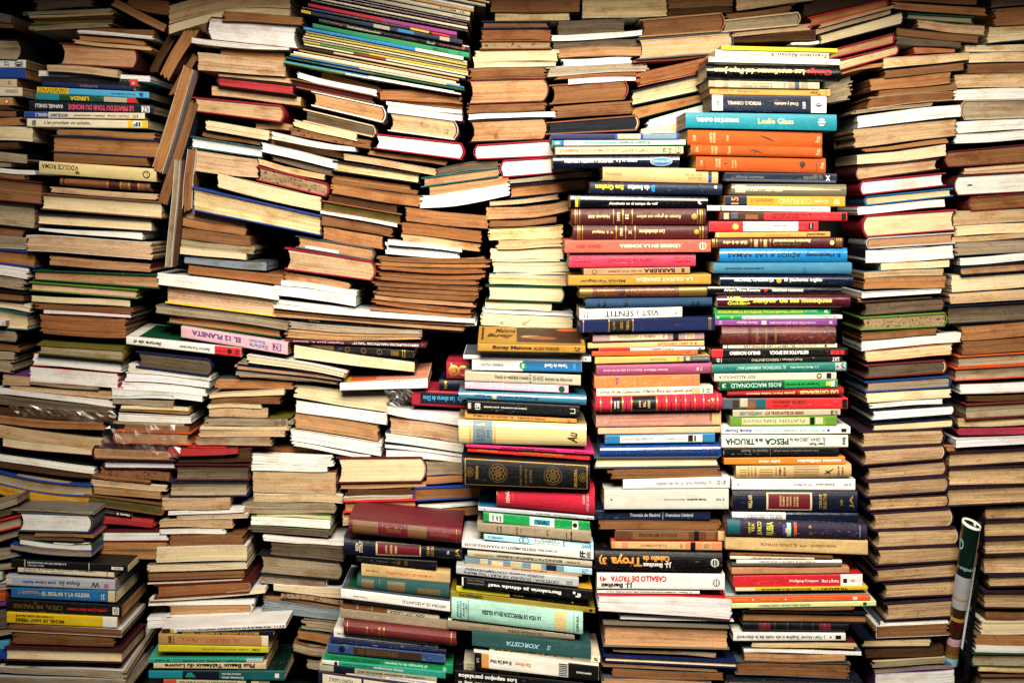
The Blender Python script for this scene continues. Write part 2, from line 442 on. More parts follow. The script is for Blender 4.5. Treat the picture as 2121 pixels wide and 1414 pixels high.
ROWS = []
NAMES = {'p': 'paperback_book', 'h': 'hardback_book', 'c': 'comic_book', 'm': 'magazine', 'k': 'booklet'}
def B(kind, nm, label, stack, *a, **k):
    ROWS.append(((kind, NAMES[nm], label + (" down in " + STACKS[stack] if label else ""), *a), k))
def make_book(kind, name, label, q, y, page, cover, deco, s=0.0, pt=0.0, D=None, sp=None, m=None, r=0.0, hard=0, mag=0, mass=0):
    yaw = random.uniform(-.012, .012)
    wave = random.uniform(0.2, 1.0) / 1000 if kind in 'PQM' else 0.0
    if kind == 'P' and not s: s = random.uniform(-.9, .9)
    sh = Shape(q, y, s, pt, yaw, wave)
    depth = (D or random.uniform(125, 165)) / 1000
    if mass: root = 'mass'
    else:
        root = bpy.data.objects.new(name, None); COL.objects.link(root)
        root.empty_display_size = 0.02
        root.location = sh(.5, 0, 0)
        root['label'] = label; root['category'] = name.replace('_', ' ')
        root['group'] = GROUPS[name]
    pc = jit(C[page], .08); cc = jit(C[cover], .05)
    pm = MPS if page in ('sp1', 'sp2') else MPM if page in ('en', 'en2', 'gd', 'd') else MPW if page in WHITE_PAGES else MP
    T, L = sh.T, sh.L
    if kind == 'S':
        bul = r / 1000 if r else 0.0009
        p = 2.4 if r else 7.0
        if hard:
            t = 0.0026
            cm = MC[m or 'paper']
            fa = 0.006
            out = [(fa, 1, fa, T), (0.0022, 1, .0022, T)] + [(spine_w(v, bul, p), v, spine_w(v, bul, p), v * T) for v in VS[::-1]] + [(0.0022, 0, .0022, 0), (fa, 0, fa, 0)]
            k = t * .7 / T
            inn = [(a + t * .6, min(1 - k, max(k, b)), 0, 0) for a, b, _, _ in out]
            link("spine", *strip(out, inn, 12, lambda pp, tt: sh(tt, pp[1], pp[0]), L), cm, cc, root, False)
            for v0, v1 in ((1 - t / T, 1), (0, t / T)):
                link("cover_board", *slab(sh, -.004, 1.004, v0 + .0005, v1 - .0005, .0075, depth, 8), cm, cc, root)
            link("page_block", *pages(sh, .012, .988, t / T, 1 - t / T, .004, depth - .004, 1.0), pm, pc, root)
        else:
            t = 0.0005 if not mag else 0.0003
            cm = MC[m or ('gloss' if mag and random.random() < .5 else 'paper')]
            out = [(depth, 1, depth, T)] + [(spine_w(v, bul, p) + (bul if 0 else 0), v, spine_w(v, bul, p), v * T) for v in VS[::-1]] + [(depth, 0, depth, 0)]
            k = t / T
            inn = [(a + (0 if a == depth else t), min(1 - k, max(k, b)), 0, 0) for a, b, _, _ in out]
            link("cover", *strip(out, inn, 14, lambda pp, tt: sh(tt, pp[1], pp[0]), L), cm, cc, root)
            link("page_block", *pages(sh, .002, .998, k, 1 - k, .0012, depth - .001, .7), pm, pc, root)
        printing(sh, root, deco, bul, p, depth)
    elif kind == 'H':
        t = 0.0021; k = t / T; ov = 0.0025; cm = MC[m or 'cloth']
        R = sp == 'R'
        bul = min(0.008, T * .22); hol = min(.005, T * .16)
        fe = -0.004 / L
        a0, a1 = (fe, 1.0) if R else (0.0, 1 - fe)
        for v0, v1 in ((1.0005, 1 + k), (-k, -.0005)):
            link("cover_board", *slab(sh, a0, a1, v0, v1, -ov, depth, 10), cm, cc, root)
        sgn = 1 if R else -1; e = 1.0 if R else 0.0
        vs = [1 + k] + [x for x in VS[::-1]][1:-1] + [-k]
        def ue(v): return e + sgn * (0.0015 + bul * (1 - abs(2 * min(1, max(0, v)) - 1) ** 2.2)) / L
        out = [(e - sgn * .0 / L + sgn * .0006 / L, 1 + k, 0, 0)] + [(ue(v), v, ue(v) * L, v * T) for v in vs] + [(e + sgn * .0006 / L, -k, 0, 0)]
        out = out[1:-1]
        inn = [(x[0] - sgn * t * .7 / L, min(1 + k * .3, max(-k * .3, x[1])), 0, 0) for x in out]
        link("spine", *strip(out, inn, 3, lambda pp, tt: sh(pp[0], pp[1], -ov + (depth + ov) * tt), depth), cm, cc, root)
        if random.random() < .6:
            hb = [(x[0] - sgn * .0022 / L, x[1], x[0] * L, x[1] * T) for x in out[1:-1]]
            hi = [(x[0] - sgn * .0017 / L, x[1], 0, 0) for x in hb]
            link("headband", *strip(hb, hi, 1, lambda pp, tt: sh(pp[0], pp[1], -.0009 + .004 * tt), .004), MC['cloth'], C[random.choice(['sienna', 'cream', 'oxblood', 'stoneb'])], root)
        eL, eR = (hol, -bul * .8) if R else (-bul * .8, hol)
        link("page_block", *pages(sh, .004 if R else .006, .994 if R else .996, 0, 1, 0, depth - .003, .8, 0, eL, eR, 12), pm, pc, root)
        printing(sh, root, deco, 0, 2, depth, 0.0008)
    elif kind == 'F':
        t = 0.0021; k = t / T; cm = MC[m or 'cloth']; ov = .0035
        for v0, v1 in ((1.0005, 1 + k), (-k, -.0005)):
            link("cover_board", *slab(sh, -.003 / L, 1 + .003 / L, v0, v1, -ov, depth, 12), cm, cc, root)
        link("spine", *slab(sh, -.003 / L, 1 + .003 / L, -k, 1 + k, depth + .0004, depth + .003, 4), cm, cc, root)
        link("page_block", *pages(sh, 0, 1, 0, 1, 0, depth - .001, .9, min(.005, T * .14)), pm, pc, root)
        printing(sh, root, deco, 0, 2, depth, 0.0008)
    else:
        t = 0.00045 if T > .008 else 0.0003
        k = t / T; cm = MC[m or 'paper']; ov = random.uniform(-.0004, .0012)
        rough = 1.9 if kind == 'M' else random.choice([.8, 1.0, 1.3, 1.7])
        if page in ('b', 'd', 'g', 'gd', 'r2', 'o'): rough *= 1.3
        if name == 'booklet': rough = 2.2
        side = random.choice(['B', 'B', 'C'])
        if side == 'C' and kind == 'P' and abs(sh.tl[0] + sh.tr[0]) > .3:
            R = (sh.tl[0] + sh.tr[0]) < 0
            a, b_ = (-ov / L, 1.0) if R else (1 + ov / L, 0.0)
            nn = 8
            out = [(a + (b_ - a) * i / nn, 1, a * L + (b_ - a) * i / nn * L, T) for i in range(nn)] + [(b_, v, b_ * L, v * T) for v in (1, .9, .5, .1, 0)] + [(a + (b_ - a) * i / nn, 0, a * L + (b_ - a) * i / nn * L, 0) for i in range(nn - 1, -1, -1)]
            dt = (-t if R else t) / L
            inn = [(x[0] + (dt if abs(x[0] - b_) < 1e-6 else 0), min(1 - k, max(k, x[1])), 0, 0) for x in out]
            link("cover", *strip(out, inn, 2, lambda pp, tt: sh(pp[0], pp[1], -ov + (depth + ov) * tt), depth), cm, cc, root)
            g0, g1 = (0, 1 - 1.5 * t / L) if R else (1.5 * t / L, 1)
        else:
            out = [(-ov, 1, -ov, T), (depth, 1, depth, T), (depth, 0, depth, 0), (-ov, 0, -ov, 0)]
            inn = [(-ov, 1 - k, 0, 0), (depth - t, 1 - k, 0, 0), (depth - t, k, 0, 0), (-ov, k, 0, 0)]
            link("cover", *strip(out, inn, 12, lambda pp, tt: sh(tt, pp[1], pp[0]), L), cm, cc, root)
            g0, g1 = .001, .999
        link("page_block", *pages(sh, g0, g1, k * 1.02, 1 - k * 1.02, 0, depth - 1.5 * t, rough), pm, pc, root)
        printing(sh, root, deco, 0, 2, depth, 0.0008)
    return root
GROUPS = {'hardback_book': 'hardbacks in the wall of books', 'paperback_book': 'paperbacks in the wall of books', 'magazine': 'magazines among the books',
          'comic_book': 'comics in the tilted pile', 'booklet': 'tattered brown booklets'}

# ------------------------------------------------------------------ the setting
m, nt, bs = newmat("dark_board"); g = G(nt)
tc = g.n('ShaderNodeTexCoord')
nz = g.noise(tc.outputs['Object'], 9, 4, .6)
g.l(g.mix(nz, (0.003, 0.003, 0.002, 1), (0.008, 0.006, 0.005, 1)), bs.inputs['Base Color']); bs.inputs['Roughness'].default_value = .9
MDARK = m
def wbox(name, x0, x1, y0, y1, z0, z1, mat, col=(1, 1, 1, 1), parent=None):
    V = [(x0, y0, z0), (x1, y0, z0), (x1, y1, z0), (x0, y1, z0), (x0, y0, z1), (x1, y0, z1), (x1, y1, z1), (x0, y1, z1)]
    F = [(3, 2, 1, 0), (4, 5, 6, 7), (0, 1, 5, 4), (1, 2, 6, 5), (2, 3, 7, 6), (3, 0, 4, 7)]
    return link(name, V, F, None, mat, col, parent)
o = wbox("back_wall", -1.3, 1.3, 0.24, 0.27, -0.02, 1.5, MDARK); o['kind'] = 'structure'  # near-black colour stands in for deep shade in the gaps
o = wbox("shade_board", -1.4, 1.4, -0.24, 0.24, 1.262, 1.33, MDARK); o['kind'] = 'structure'  # added board out of view, there to shade the top row
o = wbox("plinth", -1.2, 1.2, -0.22, -0.08, 0.03, 0.07, MDARK); o['kind'] = 'structure'
o = wbox("floor", -1.6, 1.6, -2.6, 0.24, 0.0, 0.03, MDARK); o['kind'] = 'structure'

# ------------------------------------------------------------------ the books
STACKS = {'A': 'the far left edge stack', 'AB': 'the wide sagging lower-left pile', 'Z': 'the dim bottom-left edge pile', 'B': 'the second stack from left', 'K': 'the low pile of white paperbacks', 'LL': 'the bottom-left front pile', 'N': 'the pale stack below crumpled newspapers', 'NF': 'the bottom front pile with green', 'L': 'the leaning group at left', 'C': 'the stack beside the leaning books', 'E': 'the middle stack under the comics', 'ER': "the stack below the comics' right", 'COM': 'the tilted comics pile', 'F': 'the upper centre tan stack', 'W': 'the pile behind red leather volume', 'M': 'the front stack under gold paperback', 'X': 'the front stack under red leather', 'G': 'the stack above the mint spine', 'GR': 'the tilted stack beside yellow spine', 'I': 'the dim pile above yellow spine', 'J': 'the tallest front spine column', 'H': 'the shorter front spine column', 'RT': 'the tilted top-right pile', 'R': 'the tall right page-edge stack', 'RE': 'the dark-bound set, right stack', 'RB': 'the pile under dark-bound set', 'Q': 'the far right edge stack', 'QE': 'the dark set beside rolled brochure', 'NB': 'the tattered brown booklet pile'}
B('S','p','','A',(-898.3,1173.5,-829.7,1158.2,-829.7,1144.6,-898.3,1151.4),-2.7,'g','grey',[],mass=1)
B('P','p','','A',(-899.5,1155.2,-826.6,1143.3,-826.6,1136.6,-899.5,1143.3),0.6,'b','brown',[],mass=1)
B('H','h','thick greyish-edged hardback, black cover, 3rd','A',(-934.3,1119.0,-821.3,1116.4,-821.3,1085.0,-934.3,1089.2),2.7,'g','black',[],sp='R')
B('S','p','medium paperback, white spine, black lettering, 4th','A',(-900.2,1085.8,-805.9,1084.5,-805.9,1071.4,-900.2,1072.2),2.4,'o','white',[('T',0.62,0.7,0.2,0.8,'black','r','27',),('T',0.8,0.95,0.15,0.85,'black','r','MX',)])
B('S','p','','A',(-900.3,1071.9,-806.9,1070.2,-806.9,1054.4,-900.3,1055.3),2.7,'o','blue',[],mass=1)
B('S','p','','A',(-900.0,1053.5,-821.0,1052.6,-821.0,1039.5,-900.0,1039.9),1.7,'o','cream',[('T',0.82,0.88,0.3,0.8,'black','f','13',)],mass=1)
B('S','p','medium paperback, ivory spine, brown lettering, 7th','A',(-899.5,1040.6,-811.2,1038.4,-811.2,1024.5,-899.5,1025.4),0.4,'c','ivory',[('T',0.68,0.92,0.35,0.75,'brown','f','OVIDIO',)])
B('S','p','','A',(-899.9,1022.9,-827.7,1022.0,-827.7,1009.3,-899.9,1010.7),1.6,'c','tan',[('O',0.86,0.5,0.34,'rust',),('O',0.86,0.5,0.2,'white',)],mass=1)
B('P','p','','A',(-899.2,1009.2,-829.6,1008.8,-829.6,1001.5,-899.2,1001.5),-0.3,'d','dbrown',[],mass=1)
B('P','p','','A',(-900.3,1001.7,-821.3,1000.9,-821.3,990.7,-900.3,991.5),2.6,'b','black',[],mass=1)
B('P','p','','A',(-899.2,991.4,-813.5,988.8,-813.5,975.2,-899.2,977.8),-0.4,'o','black',[],mass=1)
B('P','p','','A',(-898.3,976.8,-793.2,971.7,-793.2,948.8,-898.3,954.8),-2.7,'i','white',[],D=170,mass=1)
B('P','p','','A',(-899.0,949.8,-815.9,947.2,-815.9,936.6,-899.0,939.6),-0.8,'d','dbrown',[],mass=1)
B('P','p','','A',(-899.1,938.3,-802.4,929.4,-802.4,913.8,-899.1,919.3),-0.5,'g','black',[],D=170,mass=1)
B('P','p','','A',(-900.3,920.2,-832.3,917.6,-832.3,907.1,-900.3,909.2),2.6,'g','grey',[],mass=1)
B('M','m','thin white-edged magazine, white cover, 16th','A',(-899.1,909.1,-792.2,901.4,-792.2,894.3,-899.1,901.4),-0.5,'w','white',[])
B('P','p','','A',(-900.3,900.7,-803.5,894.4,-803.5,886.7,-900.3,891.3),2.7,'b','grey',[],mass=1)
B('F','h','thick brown-edged hardback, maroon cover, 18th','A',(-899.9,893.8,-781.1,880.3,-781.1,847.1,-899.9,858.2),1.7,'b','maroon',[])
B('F','h','thick greyish-edged hardback, black cover, 19th','A',(-899.2,851.4,-792.3,841.2,-792.3,806.4,-899.2,817.5),-0.3,'g','black',[])
B('P','p','','A',(-900.1,810.6,-810.1,804.7,-810.1,789.4,-900.1,796.2),2.2,'b','black',[],mass=1)
B('P','p','','A',(-899.5,798.8,-803.6,788.6,-803.6,769.9,-899.5,778.4),0.5,'g','white',[],mass=1)
B('F','h','medium orange-tan-edged hardback, blue cover, 22nd','A',(-899.2,775.0,-791.5,764.8,-791.5,742.8,-899.2,755.5),-0.2,'o','blue',[])
B('P','p','','A',(-899.2,753.8,-802.4,739.4,-802.4,721.6,-899.2,737.7),-0.4,'w','white',[],mass=1)
B('P','p','','A',(-899.2,732.6,-808.4,722.1,-808.4,703.8,-899.2,715.7),-0.4,'g','grey',[],mass=1)
B('F','h','medium brown-edged hardback, black cover, 25th','A',(-898.9,706.4,-809.8,697.4,-809.8,685.7,-898.9,692.8),-1.1,'b','black',[])
B('P','p','','A',(-900.2,690.0,-798.3,679.5,-798.3,667.1,-900.2,681.5),2.4,'i','white',[],mass=1)
B('F','h','thick ivory-edged hardback, dark teal cover, 27th','A',(-899.2,678.3,-803.3,663.1,-803.3,639.0,-899.2,646.1),-0.4,'i','tealc',[])
B('S','p','','A',(-892.9,655.9,-833.0,653.9,-833.0,645.5,-892.9,647.5),-17.2,'t','white',[('T',0.9,0.98,0.2,0.8,'black','f','CO',)],mass=1)
B('H','h','medium greyish-edged hardback, black cover, 29th','A',(-899.2,643.5,-822.8,635.9,-822.8,618.1,-899.2,625.7),-0.3,'g','black',[],sp='R')
B('P','p','','A',(-900.3,620.4,-817.9,610.5,-817.9,600.0,-900.3,607.6),2.6,'b','dbrown',[],mass=1)
B('P','p','','A',(-900.3,603.4,-825.5,599.5,-825.5,588.4,-900.3,590.6),2.6,'g','white',[],mass=1)
B('P','p','','A',(-900.0,592.4,-827.8,586.5,-827.8,566.1,-900.0,575.4),1.8,'g','grey',[],mass=1)
B('P','p','','A',(-842.9,564.4,-797.1,559.6,-797.1,544.7,-842.9,546.4),-1.1,'c','purple',[],mass=1)
B('P','p','thin cream-edged paperback, brown cover, 1st','AB',(-828.0,545.5,-661.3,536.7,-661.3,522.9,-828.0,540.1),-7.6,'c','brown',[])
B('P','p','thin white-edged paperback, white cover, 2nd','AB',(-856.1,542.6,-656.4,521.4,-656.4,510.1,-856.1,534.1),-6.9,'w','white',[],s=-1.36)
B('P','p','medium dark grey-edged paperback, brown cover, 3rd','AB',(-855.5,532.6,-658.5,510.3,-658.5,501.0,-855.5,517.4),-8.5,'gd','brown',[],s=2.04)
B('P','p','medium dark brown-edged paperback, black cover, 4th','AB',(-855.8,512.2,-654.5,501.2,-654.5,486.0,-855.8,498.7),-7.7,'d','black',[],s=2.55)
B('P','p','medium orange-tan-edged paperback, brown cover, 5th','AB',(-856.2,499.1,-675.1,485.0,-675.1,472.0,-856.2,485.0),-6.8,'o','brown',[],s=2.04)
B('P','p','medium cream-edged paperback, cream cover, 6th','AB',(-855.1,483.8,-677.6,457.6,-677.6,441.5,-855.1,464.4),-9.8,'c','cream',[],s=3.39)
B('P','p','medium ivory-edged paperback, red cover, 7th','AB',(-840.4,464.6,-687.9,440.3,-687.9,432.1,-840.4,447.0),-9.2,'i','red',[],s=2.38)
B('P','p','medium white-edged paperback, black cover, 8th','AB',(-856.3,436.7,-689.6,414.7,-689.6,400.9,-856.3,424.0),-6.5,'w','black',[],s=2.04)
B('P','p','','AB',(-855.6,423.6,-693.2,400.7,-693.2,394.0,-855.6,413.4),-8.4,'d','dbrown',[],s=2.72,mass=1)
B('F','h','medium greyish-edged hardback, blue cover, 10th','AB',(-855.7,406.6,-695.0,382.1,-695.0,366.3,-855.7,388.8),-8.2,'g','blue',[],m='paper',s=5.77)
B('P','p','medium gold-edged paperback, gold cover, 11th','AB',(-854.9,385.0,-667.3,363.0,-667.3,343.9,-854.9,370.6),-10.3,'gold','gold',[],s=6.11)
B('P','p','','Z',(-872.6,355.7,-795.2,373.8,-795.2,363.1,-872.6,344.2),-71.4,'g','navy',[],D=60,mass=1)
B('P','p','','Z',(-873.6,340.3,-793.6,359.2,-793.6,349.4,-873.6,330.4),-68.7,'gd','dbrown',[],D=60,mass=1)
B('F','h','medium greyish-edged hardback, red cover, 3rd','Z',(-872.0,324.7,-790.5,345.3,-790.5,330.5,-872.0,309.9),-72.9,'g','red',[],D=60)
B('P','p','','Z',(-873.9,307.1,-793.1,325.2,-793.1,312.0,-873.9,287.3),-67.7,'g','slate',[],D=60,mass=1)
B('P','p','','Z',(-873.3,289.1,-791.7,289.1,-791.7,280.0,-873.3,266.0),-69.5,'g','slate',[],D=60,mass=1)
B('P','p','','Z',(-872.5,261.6,-797.6,272.3,-797.6,261.6,-872.5,253.4),-71.5,'g','navy',[],D=60,mass=1)
B('S','p','','Z',(-872.1,255.3,-819.1,255.3,-819.1,242.1,-872.1,242.1),-72.6,'t','mint',[],D=60,mass=1)
B('P','p','','Z',(-873.3,236.4,-805.7,238.0,-805.7,228.1,-873.3,219.9),-69.5,'g','white',[],D=60,mass=1)
B('P','p','','Z',(-872.0,222.4,-814.4,224.1,-814.4,209.3,-872.0,207.6),-72.8,'rust','rust',[],D=60,mass=1)
B('S','p','','Z',(-872.5,204.0,-812.4,208.9,-812.4,200.7,-872.5,195.8),-71.6,'c','purple',[],D=60,mass=1)
B('P','p','','Z',(-872.9,190.5,-810.3,195.4,-810.3,164.1,-872.9,155.9),-70.4,'gd','navy',[],D=60,mass=1)
B('P','p','','Z',(-872.2,154.8,-802.3,163.0,-802.3,156.4,-872.2,144.9),-72.3,'g','olive',[],D=60,mass=1)
B('S','p','','Z',(-873.4,139.0,-810.0,143.9,-810.0,130.8,-873.4,125.8),-69.0,'g','sky',[],D=60,mass=1)
B('S','p','','Z',(-872.9,124.6,-811.9,129.6,-811.9,116.4,-872.9,104.9),-70.6,'g','blue',[],D=60,mass=1)
B('P','p','thick dark grey-edged paperback, grey cover, 1st','B',(-786.4,1206.2,-689.2,1206.2,-689.2,1172.1,-786.4,1164.8),-10.5,'gd','grey',[])
B('M','m','thin greyish-edged magazine, grey cover, 2nd','B',(-801.9,1162.7,-660.7,1168.8,-660.7,1162.4,-801.9,1157.3),-9.7,'g','grey',[])
B('M','m','thin cream-edged magazine, brown cover, 3rd','B',(-795.2,1156.6,-656.7,1161.7,-656.7,1157.0,-795.2,1151.9),-12.0,'c','brown',[])
B('M','m','thin dark brown-edged magazine, dark brown cover, 4th','B',(-788.2,1151.5,-657.4,1156.6,-657.4,1151.2,-788.2,1147.5),-12.7,'d','dbrown',[])
B('M','m','thin olive-edged magazine, olive cover, 5th','B',(-790.8,1147.5,-659.0,1151.2,-659.0,1146.3,-790.8,1140.4),-9.8,'olive','olive',[])
B('M','m','thin greyish-edged magazine, grey cover, 6th','B',(-793.8,1139.9,-659.5,1145.8,-659.5,1138.2,-793.8,1131.8),-11.0,'g','grey',[])
B('P','p','','B',(-710.4,1138.0,-590.7,1131.9,-590.7,1122.1,-710.4,1128.5),-7.4,'b','brown',[],mass=1)
B('P','p','','B',(-714.3,1131.7,-590.1,1121.6,-590.1,1116.4,-714.3,1126.3),-17.2,'w','white',[],s=-1.02,mass=1)
B('P','p','','B',(-713.6,1124.2,-606.4,1114.1,-606.4,1106.1,-713.6,1116.3),-10.9,'o','brown',[],mass=1)
B('P','p','','B',(-719.4,1116.4,-593.0,1103.8,-593.0,1097.9,-719.4,1110.5),-17.0,'c','gold',[],s=1.02,mass=1)
B('H','h','thick tan-edged hardback, maroon cover, 11th','B',(-742.9,1109.4,-624.7,1103.0,-624.7,1071.2,-742.9,1077.3),-11.9,'t','maroon',[],sp='R')
B('P','p','','B',(-763.0,1074.6,-647.1,1066.2,-647.1,1053.6,-763.0,1064.5),-22.7,'c','cream',[],s=-1.02,mass=1)
B('P','p','thin white-edged paperback, white cover, 13th','B',(-782.2,1066.8,-598.5,1058.0,-598.5,1048.3,-782.2,1057.6),-5.3,'w','white',[])
B('S','p','medium paperback, black spine, dark wine lettering, 14th','B',(-778.2,1057.5,-618.3,1051.7,-618.3,1039.2,-778.2,1047.6),-7.1,'g','black',[('R',0.92,1,0,1,'red',),('T',0.37,0.6,0.35,0.85,'wine','f','CACERES',),('T',0.94,0.97,0.3,0.7,'cream','r','E',)])
B('S','p','thin paperback, navy spine, grey lettering, 15th','B',(-775.0,1048.8,-623.7,1040.4,-623.7,1032.8,-775.0,1040.4),-9.1,'i','navy',[('T',0.4,0.6,0.2,0.7,'grey','f','RONDA',)])
B('S','p','thin paperback, sky blue spine, black lettering, 16th','B',(-783.9,1039.1,-599.5,1030.7,-599.5,1020.2,-783.9,1029.0),-7.7,'o','sky',[('R',0,0.28,0,1,'yellow',),('T',0.01,0.27,0.1,0.5,'black','f','ADRIATICO',),('T',0.01,0.27,0.55,0.92,'black','f','ORIENTAL',),('T',0.66,0.88,0.35,0.6,'navy','f','GUIAS OCEANO',),('T',0.91,0.95,0.2,0.8,'navy','f','a',)])
B('S','p','thin paperback, dark green spine, yellow lettering, 17th','B',(-786.3,1029.3,-620.5,1021.3,-620.5,1011.7,-786.3,1017.9),-8.3,'c','dgreen',[('R',0,0.235,0.02,0.98,'turq',),('T',0.34,0.53,0.15,0.75,'yellow','fb','LERIDA',),('R',0.68,0.91,0.1,0.9,'stone',),('R',0.915,1,0,1,'red',)])
B('S','p','medium paperback, navy spine, white lettering, 18th','B',(-797.4,1016.8,-591.9,1009.2,-591.9,994.3,-797.4,999.9),-7.8,'g','inknavy',[('T',0.05,0.27,0.25,0.7,'white','f','RAPHAËL DINELLI',),('T',0.315,0.84,0.22,0.78,'pink','fb','LE PIRATE DU TOUR DU MONDE',),('R',0.905,0.97,0.15,0.85,'white',),('T',0.915,0.96,0.2,0.8,'black','f','RZ',)])
B('S','p','thin paperback, ivory spine, white lettering, 19th','B',(-804.5,998.1,-605.9,995.9,-605.9,985.8,-804.5,988.3),-9.4,'t','ivory',[('R',0,0.2,0,1,'blue',),('T',0.09,0.19,0.2,0.8,'white','f','NAVAL 2',),('T',0.21,0.36,0.2,0.75,'blue','fb','MODELISMO',),('T',0.41,0.67,0.25,0.7,'brown','fi','Detalles y equipamiento',),('T',0.69,0.87,0.25,0.7,'rust','fi','Theodor Vieweg',),('T',0.9,0.95,0.2,0.7,'black','f','JC',)])
B('S','p','medium paperback, ivory spine, black lettering, 20th','B',(-800.9,987.0,-601.3,983.3,-601.3,970.5,-800.9,973.5),-7.5,'i','ivory',[('T',0.14,0.54,0.25,0.78,'black','ni',"L'an prochain on achète...",),('R',0.835,1,0,1,'yellow',),('R',0.875,0.95,0.06,0.94,'white',),('T',0.88,0.94,0.2,0.8,'tealc','fb','IF',),('T',0.04,0.075,0.15,0.85,'black','r','GENIAL',)])
B('P','p','thin orange-tan-edged paperback, dark teal cover, 21st','B',(-751.2,968.7,-589.8,963.6,-589.8,951.9,-751.2,959.5),-9.7,'o','tealc',[])
B('F','h','thick orange-tan-edged hardback, navy cover, 22nd','B',(-756.0,957.8,-583.7,949.4,-583.7,923.4,-756.0,933.3),-10.3,'o','navy',[])
B('S','p','medium paperback, brown spine, 23rd','B',(-754.7,929.9,-601.9,921.3,-601.9,908.4,-754.7,915.2),-11.9,'t','brown',[],m='gloss',r=2)
B('S','p','medium paperback, pale straw spine, black lettering, 24th','B',(-775.7,916.6,-583.2,903.5,-583.2,882.3,-775.7,896.4),-22.7,'o','straw',[('T',0.02,0.3,0.42,0.82,'black','f','DOLCE ROMA',),('O',0.915,0.5,0.3,'black',),('O',0.915,0.5,0.22,'straw',),('T',0.9,0.93,0.35,0.65,'black','f','L',),('T',0.31,0.345,0.15,0.8,'brown','r','P',)],r=2)
B('S','h','medium hardback, sienna brown spine, 25th','B',(-743.4,888.5,-595.7,881.4,-595.7,866.6,-743.4,876.7),-12.9,'i','sienna',[('R',0.03,0.05,0,1,'dbrown',),('R',0.52,0.535,0,1,'foil',),('R',0.54,0.66,0.05,0.95,'wine',),('R',0.665,0.68,0,1,'foil',),('R',0.76,0.775,0,1,'foil',),('R',0.785,0.86,0.05,0.95,'wine',),('R',0.865,0.88,0,1,'foil',),('R',0.95,0.96,0,1,'dbrown',)],hard=1,r=5,m='leather')
B('P','p','thin cream-edged paperback, navy cover, 26th','B',(-761.7,874.2,-584.3,862.4,-584.3,851.9,-761.7,864.5),-11.1,'c','navy',[])
B('F','h','medium ivory-edged hardback, brown cover, 27th','B',(-773.3,861.9,-579.7,847.7,-579.7,823.8,-773.3,839.2),-9.3,'i','brown',[])
B('F','h','medium ivory-edged hardback, navy cover, 28th','B',(-781.2,829.1,-596.0,817.9,-596.0,802.0,-781.2,814.2),-8.4,'i','inknavy',[])
B('P','p','','B',(-781.5,806.4,-610.6,798.1,-610.6,786.8,-781.5,802.0),-7.5,'w','white',[],mass=1)
B('P','p','thick pinkish-edged paperback, white cover, 30th','B',(-798.6,794.4,-593.3,781.4,-593.3,754.1,-798.6,768.4),-15.9,'pi','white',[],s=-2.04)
B('P','p','medium tan-edged paperback, maroon cover, 31st','B',(-762.3,761.0,-595.4,747.3,-595.4,732.8,-762.3,744.6),-11.0,'t','maroon',[])
B('F','h','medium tan-edged hardback, dark green cover, 32nd','B',(-787.5,735.5,-585.3,727.5,-585.3,708.7,-787.5,722.5),-7.1,'t','dgreen',[])
B('F','h','thin pinkish-edged hardback, moss green cover, 33rd','B',(-791.5,716.3,-619.6,703.5,-619.6,692.3,-791.5,705.7),-12.0,'pi','moss',[])
B('P','p','medium ivory-edged paperback, black cover, 34th','B',(-793.1,695.8,-629.9,687.3,-629.9,675.5,-793.1,685.1),-8.1,'i','black',[])
B('P','p','','B',(-783.6,681.5,-627.2,673.8,-627.2,663.4,-783.6,672.5),-8.7,'b','brown',[],mass=1)
B('P','p','','B',(-773.7,672.1,-629.9,663.6,-629.9,658.6,-773.7,665.7),-7.9,'w','red',[],mass=1)
B('P','p','thick reddish-brown-edged paperback, black cover, 37th','B',(-776.4,664.2,-636.1,657.7,-636.1,624.9,-776.4,633.1),-10.2,'r2','black',[],D=180,s=2.38)
B('H','h','medium greyish-edged hardback, olive cover, 38th','B',(-775.5,614.5,-640.0,605.4,-640.0,590.9,-775.5,602.7),-20.7,'g','olive',[],sp='R',pt=7)
B('P','p','medium white-edged paperback, rust cover, 39th','B',(-790.8,600.1,-644.9,587.3,-644.9,568.7,-790.8,580.5),-8.9,'w','rust',[])
B('P','p','thick white-edged paperback, red cover, 40th','B',(-795.8,578.0,-650.3,566.2,-650.3,542.5,-795.8,553.3),-7.8,'w','red',[])
B('P','p','','B',(-795.1,553.2,-682.0,544.8,-682.0,538.7,-795.1,548.8),-12.2,'g','brown',[],mass=1)
B('H','h','medium dark grey-edged hardback, navy cover, 1st','K',(-616.0,601.5,-500.4,589.4,-500.4,565.3,-616.0,579.6),-12.7,'gd','navy',[],sp='R',pt=6)
B('P','p','','K',(-632.5,583.6,-496.2,562.5,-496.2,555.4,-632.5,569.8),-10.9,'w','white',[],s=-1.36,mass=1)
B('P','p','medium white-edged paperback, white cover, 3rd','K',(-636.6,569.3,-499.0,555.1,-499.0,543.7,-636.6,554.8),-11.4,'w','white',[],s=-1.36)
B('P','p','medium white-edged paperback, white cover, 4th','K',(-643.0,553.9,-504.9,541.1,-504.9,529.9,-643.0,541.7),-9.7,'w','white',[],s=-1.7)
B('P','p','thin white-edged paperback, white cover, 5th','K',(-659.2,542.1,-510.6,530.2,-510.6,520.1,-659.2,531.3),-12.2,'w','white',[],s=-2.38)
B('P','p','','K',(-661.6,531.2,-557.8,529.6,-557.8,524.2,-661.6,525.9),-12.7,'w','dgreen',[],mass=1)
B('P','p','','K',(-658.7,525.0,-558.2,521.6,-558.2,509.8,-658.7,516.6),-11.1,'g','grey',[],mass=1)
B('P','p','','K',(-644.5,514.8,-533.8,511.7,-533.8,504.0,-644.5,508.4),-10.4,'i','black',[],mass=1)
